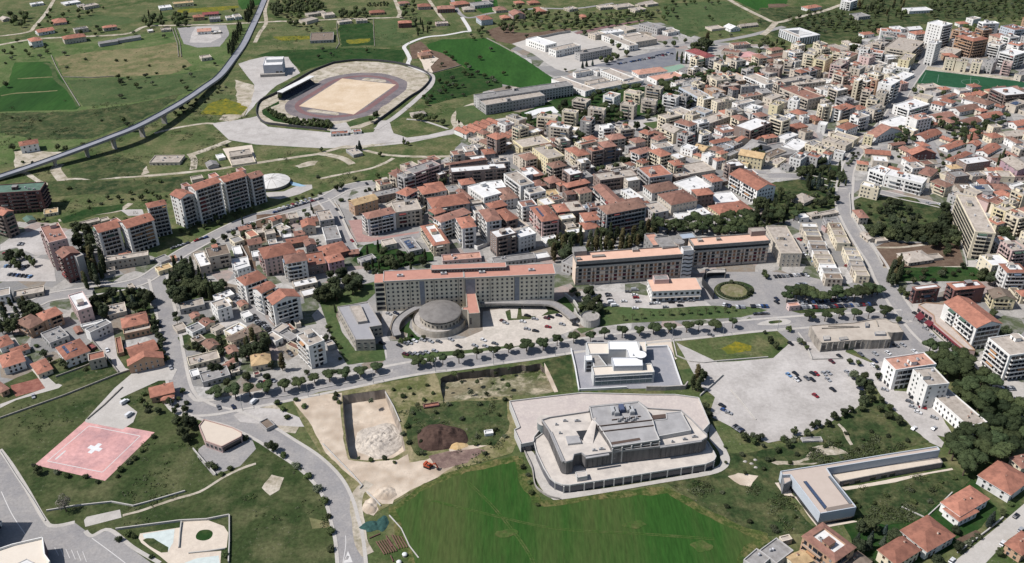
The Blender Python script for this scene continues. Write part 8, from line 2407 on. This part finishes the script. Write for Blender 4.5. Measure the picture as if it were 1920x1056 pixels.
carrow('k', 1580, 170, 1640, 185, 3, True, 'wkd'); carrow('k', 1680, 190, 1760, 190, 5, True); carrow('k', 1790, 185, 1920, 185, 7, True, 'kkswbkb'); carrow('k', 1820, 245, 1920, 240, 4, False, 'kgkg'); cars('k', '1195,155 k 1260,180 k 1265,150 g 1345,142 s 1090,162 w 1150,190 s 925,200 w 840,148 w 945,150 s 930,120 r 920,100 w 870,75 g 720,95 k 725,105 g 735,135 k 1050,165 s', 5); cars('k', '745,155 w 770,180 w 920,62 s', 8, True)
cars('k', '115,255 k 170,280 s 290,265 k 350,255 d 270,340 r 375,320 s 460,280 k 475,325 k 175,370 k 112,355 s 260,275 m 80,300 w 470,300 s', -20)
cars('j', '1120,545 m 1160,540 g 1200,540 s 1240,538 g 1280,530 s 1340,520 s 1075,480 k 1120,465 g 1150,462 s 1190,445 w 1250,440 s 1310,450 s 1370,450 g 1460,435 s 1705,438 w 1720,485 s 1640,480 s 1850,295 m 1870,310 s 1790,465 g 1520,485 k 1050,237 d 995,242 s 945,460 k 75,755 r 120,745 s 40,755 k', -30)
carrow('A', 130, 650, 300, 840, 8, True, 'kgskswks'); carrow('A', 420, 960, 560, 1140, 6, True, 'kgksgk'); carrow('B', 560, 110, 700, 260, 6, True, 'gksgkk'); cars('B', '850,400 r 1000,600 g 980,560 k', -40)
cars('i', '1280,645 s 805,515 w 1750,940 d 1640,943 g 250,860 s 1130,130 k 1160,190 k 1190,300 d 1200,330 k 1210,420 k', -60); cars('i', '935,905 w 970,1000 w 1905,900 w', 60, True)
carrow('e', 30, 940, 220, 940, 6, True); carrow('e', 60, 1000, 240, 1020, 6, True, 'gdbkkl'); carrow('e', 1560, 720, 1280, 810, 8, False); carrow('e', 1700, 690, 1900, 610, 6, False); cars('e', '160,770 g 150,780 s 40,845 r', 10); carrow('f', 130, 540, 500, 430, 12, False); carrow('f', 160, 515, 420, 430, 8, True); cars('f', '605,515 k 635,575 d 740,580 k 720,750 r 830,322 k 1010,350 s', -60)
carrow('c', 790, 480, 1070, 430, 16, True, 'kbsgwrkd'); carrow('c', 880, 465, 1180, 395, 14, True); cars('h', '235,740 r 595,940 r 270,850 w 290,1010 w 1290,480 w 1200,470 s 570,120 r', -55); carrow('h', 240, 700, 400, 1000, 12, True); carrow('h', 600, 920, 660, 1010, 4, True); carrow('h', 40, 1020, 300, 1000, 9, True, 'kkgskwsk'); carrow('h', 1560, 905, 1690, 915, 6, True); cars('h', '1640,270 k 1650,300 s 1560,120 r', 60)
carrow('d', 1010, 640, 1130, 470, 8, False); carrow('d', 830, 960, 960, 790, 7, False); carrow('l', 1720, 800, 1850, 800, 5, True, 'gwks'); carrow('l', 1830, 880, 1920, 900, 5, True); carrow('l', 1590, 380, 1300, 300, 0, True); cars('p', '1760,905 w 1895,805 s 1380,1035 w 1095,45 w 1245,45 s 1860,700 k', 40); carrow('g', 20, 420, 100, 560, 6, False); carrow('c', 1120, 420, 1210, 400, 4, True, 'rkwk'); carrow('c', 560, 935, 700, 920, 6, True); carrow('o', 1660, 25, 1730, 70, 3, True, 'kgd')
# ================================================================ GROUND COVER
def scrub():
    rr = random.Random(77); mb = MB()
    zones = [('F', '0,770 180,700 310,720 400,860 500,840 600,900 625,1056 430,1056 430,970 260,990 120,980', 700), ('F', '1250,905 1340,880 1450,840 1640,750 1740,830 1463,890 1540,1000 1385,985', 2600), ('F', '1440,842 1500,832 1620,762 1660,760 1735,830 1560,878', 900), ('F', '560,760 960,742 975,850 860,880 770,850 640,740', 700), ('F', '0,200 460,170 480,270 90,330 0,330', 1300), ('F', '130,330 480,280 860,300 640,340 400,390 100,420', 1000), ('F', '480,50 760,40 790,110 640,120 520,110', 600), ('F', '1440,20 1920,0 1920,30 1500,80', 900), ('F', '110,90 480,80 440,150 120,210', 200), ('p', '480,500 1400,350 1080,740 680,740', 850), ('F', '1000,10 1380,10 1440,50 1200,80', 500), ('F', '755,120 800,100 880,160 880,230 730,240', 300)]
    P1, P2 = PIT1, PIT2
    for t, s, n in zones:
        Pg = pts(t, s); x0, x1 = min(p.x for p in Pg), max(p.x for p in Pg); y0, y1 = min(p.y for p in Pg), max(p.y for p in Pg); k = 0
        for _ in range(n * 3):
            if k >= n: break
            x, y = rr.uniform(x0, x1), rr.uniform(y0, y1)
            if noise.noise(Vector((x * .03, y * .03, 5))) + .6 * noise.noise(Vector((x * .12, y * .12, 2))) < .22 or not inpoly(x, y, Pg) or inpoly(x, y, P1) or inpoly(x, y, P2) or inside_building(x, y, 1): continue
            if any(inpoly(x, y, q) for q in HARD): continue
            k += 1; r = rr.choice((.4, .5, .7, 1.0, 1.7)) if n < 800 else rr.choice((.6, .9, 1.2, 1.8, 2.4))
            m = rr.choice((0, 0, 1, 2, 2)); leaves(mb, (x, y, .1), (r, r, r * .6), 9 if r < 1.5 else 20, .3, m, rr, 0)
    o = link('undergrowth', mb.mesh('undergrowth', [LEAF['green'], LEAF['olive'], LEAF['dark']])); o['kind'] = 'stuff'
HARD = [pts('F', '65,872 163,787 290,811 197,902'), pts('F', '165,790 215,718 250,700 320,680 330,700 230,750 240,805'), pts('F', '397,232 487,218 502,238 700,248 729,226 850,242 902,228 862,249 690,276 430,262'), pts('S', '210,700 5,600 40,480 480,230 900,120 1500,200 1560,300 1060,690'), pts('F', '260,1005 340,975 430,970 430,1056 320,1056'), pts('F', '375,790 455,800 520,840 400,890'), pts('F', '550,753 640,738 652,862 768,868 830,850 900,845 768,930 700,940 640,880'), pts('F', '350,150 500,0 480,100 400,170 100,310 0,340 0,320')]
scrub()
# ================================================================ LABELS
LM = [('the running track', 'F', 660, 180), ('the pink helipad', 'F', 178, 845), ('the domed chapel', 'F', 823, 600), ('the round fountain planter', 'F', 1375, 546), ('the green football pitch', 'F', 1820, 150),
      ('the white cube-shaped hall', 'F', 512, 125), ('the viaduct', 'F', 210, 258), ('the glass-fronted office', 'F', 1160, 690), ('the dark-glass hall', 'F', 1160, 830), ('the green-roofed block', 'F', 40, 350), ('the white ribbed disc', 'F', 509, 341),
      ('the orange excavator', 'F', 803, 876), ('the dark soil heap', 'F', 828, 820), ('the L-shaped modern hall', 'F', 1560, 930), ('the arcaded white palace', 'F', 1500, 72), ('the roadside red awnings', 'F', 1728, 590), ('the stained concrete block', 'F', 1600, 640),
      ('the big car park', 'F', 1450, 730), ('the beige corner shop', 'F', 413, 818), ('the garden plaza', 'F', 385, 1005), ('the grey-roofed institute', 'F', 680, 610), ('the wavy stair tower', 'F', 1290, 480), ('the pink-roofed reception', 'F', 1262, 545), ('the round bastion', 'F', 1105, 605),
      ('the round boulevard island', 'F', 1455, 605), ('the walled park', 'F', 1700, 410), ('the roundabout square', 'F', 1540, 330), ('the long slab block', 'F', 1840, 430), ('the rusty pipes', 'F', 725, 1030), ('the mauve-walled corner block', 'F', 40, 1040), ('the covered grandstand', 'F', 560, 160), ('the pink-villa yard', 'F', 800, 100),
      ('the far green field', 'F', 900, 110), ('the striped green field', 'F', 70, 160), ('the dry paddock', 'F', 230, 120), ('the factory yard', 'F', 385, 70), ('the yellow church', 'F', 1405, 295), ('the arched church', 'F', 1325, 285), ('the twin cream towers', 'F', 1640, 170), ('the slim white tower', 'F', 1750, 110), ('the octagonal pink hall', 'F', 1215, 133), ('the red-roofed long hall', 'F', 1310, 103),
      ('the white industrial hall', 'F', 1010, 80), ('the white gravel terrace', 'F', 1015, 210), ('the brown ruin yard', 'F', 1720, 480), ('the excavation pit', 'F', 700, 800), ('the highway bend', 'F', 440, 110), ('the dark red tower', 'F', 128, 480), ('the tall left apartment slabs', 'F', 410, 370), ('the pink paved court', 'F', 680, 430), ('the terracotta villa courtyard', 'F', 190, 640), ('the red earth pit', 'F', 52, 730),
      ('the great school pines', 'F', 1880, 760), ('the lowest red-roofed villa', 'F', 1700, 1020), ('the white four-bay palace row', 'F', 1690, 340), ('the cross-marked helipad drive', 'F', 240, 740), ('the teal tent', 'F', 55, 412), ('the stepped brick apartments', 'F', 1790, 540), ('the farm by the viaduct', 'F', 52, 275), ('the upper lane junction', 'F', 1440, 45)]
LMW = [(n, W(x, y)) for n, _, x, y in LM]
ORD = ['', '', 'second', 'third', 'fourth', 'fifth', 'sixth', 'seventh', 'eighth', 'ninth', 'tenth', 'eleventh', 'twelfth']
def labels():
    by = {}
    for o, d, x, y in THINGS: by.setdefault(d, []).append((o, x, y))
    for d, L in by.items():
        if len(L) > 2 and d.startswith('long rusty'):
            for o, x, y in L: o['label'] = d
            continue
        rank = {}
        for n, p in LMW:
            s = sorted(range(len(L)), key=lambda i: (L[i][1] - p.x) ** 2 + (L[i][2] - p.y) ** 2)
            for k, i in enumerate(s[:90], 1):
                dist = math.hypot(L[i][1] - p.x, L[i][2] - p.y)
                c = dist * (1 + .22 * (k - 1))
                if i not in rank or c < rank[i][0]: rank[i] = (c, k, n)
        for i, (o, x, y) in enumerate(L):
            c, k, n = rank.get(i, (0, 41, LMW[0][0]))
            if k == 1: o['label'] = '%s nearest to %s' % (d, n)
            elif k <= 12: o['label'] = '%s, %s nearest to %s' % (d, ORD[k], n)
            else:
                o['label'] = '%s, %dth nearest to %s' % (d, k, n) if k % 10 not in (1, 2, 3) else '%s, %d%s nearest to %s' % (d, k, {1: 'st', 2: 'nd', 3: 'rd'}[k % 10], n)
labels()
# ================================================================ LIGHT AND CAMERA
w = bpy.data.worlds.new('World'); SC.world = w; w.use_nodes = True
nt = w.node_tree; bg = nt.nodes['Background']; sky = nt.nodes.new('ShaderNodeTexSky'); sky.sky_type = 'NISHITA'; sky.sun_disc = False
EL, AZ = math.radians(52), math.radians(188)      # sun stands to the left, slightly on the camera's side
sd = Vector((math.cos(EL) * math.cos(AZ), math.cos(EL) * math.sin(AZ), math.sin(EL)))
sky.sun_elevation = EL; sky.sun_rotation = math.atan2(sd.x, sd.y)
nt.links.new(sky.outputs[0], bg.inputs[0]); bg.inputs[1].default_value = .078
sl = bpy.data.lights.new('sun', 'SUN'); sl.energy = 4.4; sl.angle = math.radians(.5); sl.color = (1, .968, .945)
so = bpy.data.objects.new('sun', sl); COL.objects.link(so); so.rotation_euler = (-sd).to_track_quat('-Z', 'Y').to_euler()
cam = bpy.data.cameras.new('camera'); co = bpy.data.objects.new('camera', cam); COL.objects.link(co)
cam.sensor_width = 36; cam.lens = 36 * FPX / 1920; cam.clip_start = 1; cam.clip_end = 12000
co.location = (0, 0, CAMH); co.rotation_euler = (math.pi / 2 - TH, 0, 0)
SC.camera = co
vs = SC.view_settings; SC.display_settings.display_device = 'sRGB'; vs.view_transform = 'Standard'; vs.look = 'None'; vs.gamma = 1; vs.use_curve_mapping = False; vs.exposure = .54
SC.render.engine = 'CYCLES'; SC.cycles.max_bounces = 4; SC.cycles.diffuse_bounces = 2; SC.cycles.glossy_bounces = 2; SC.cycles.use_denoising = True
print('objects', len(bpy.data.objects))
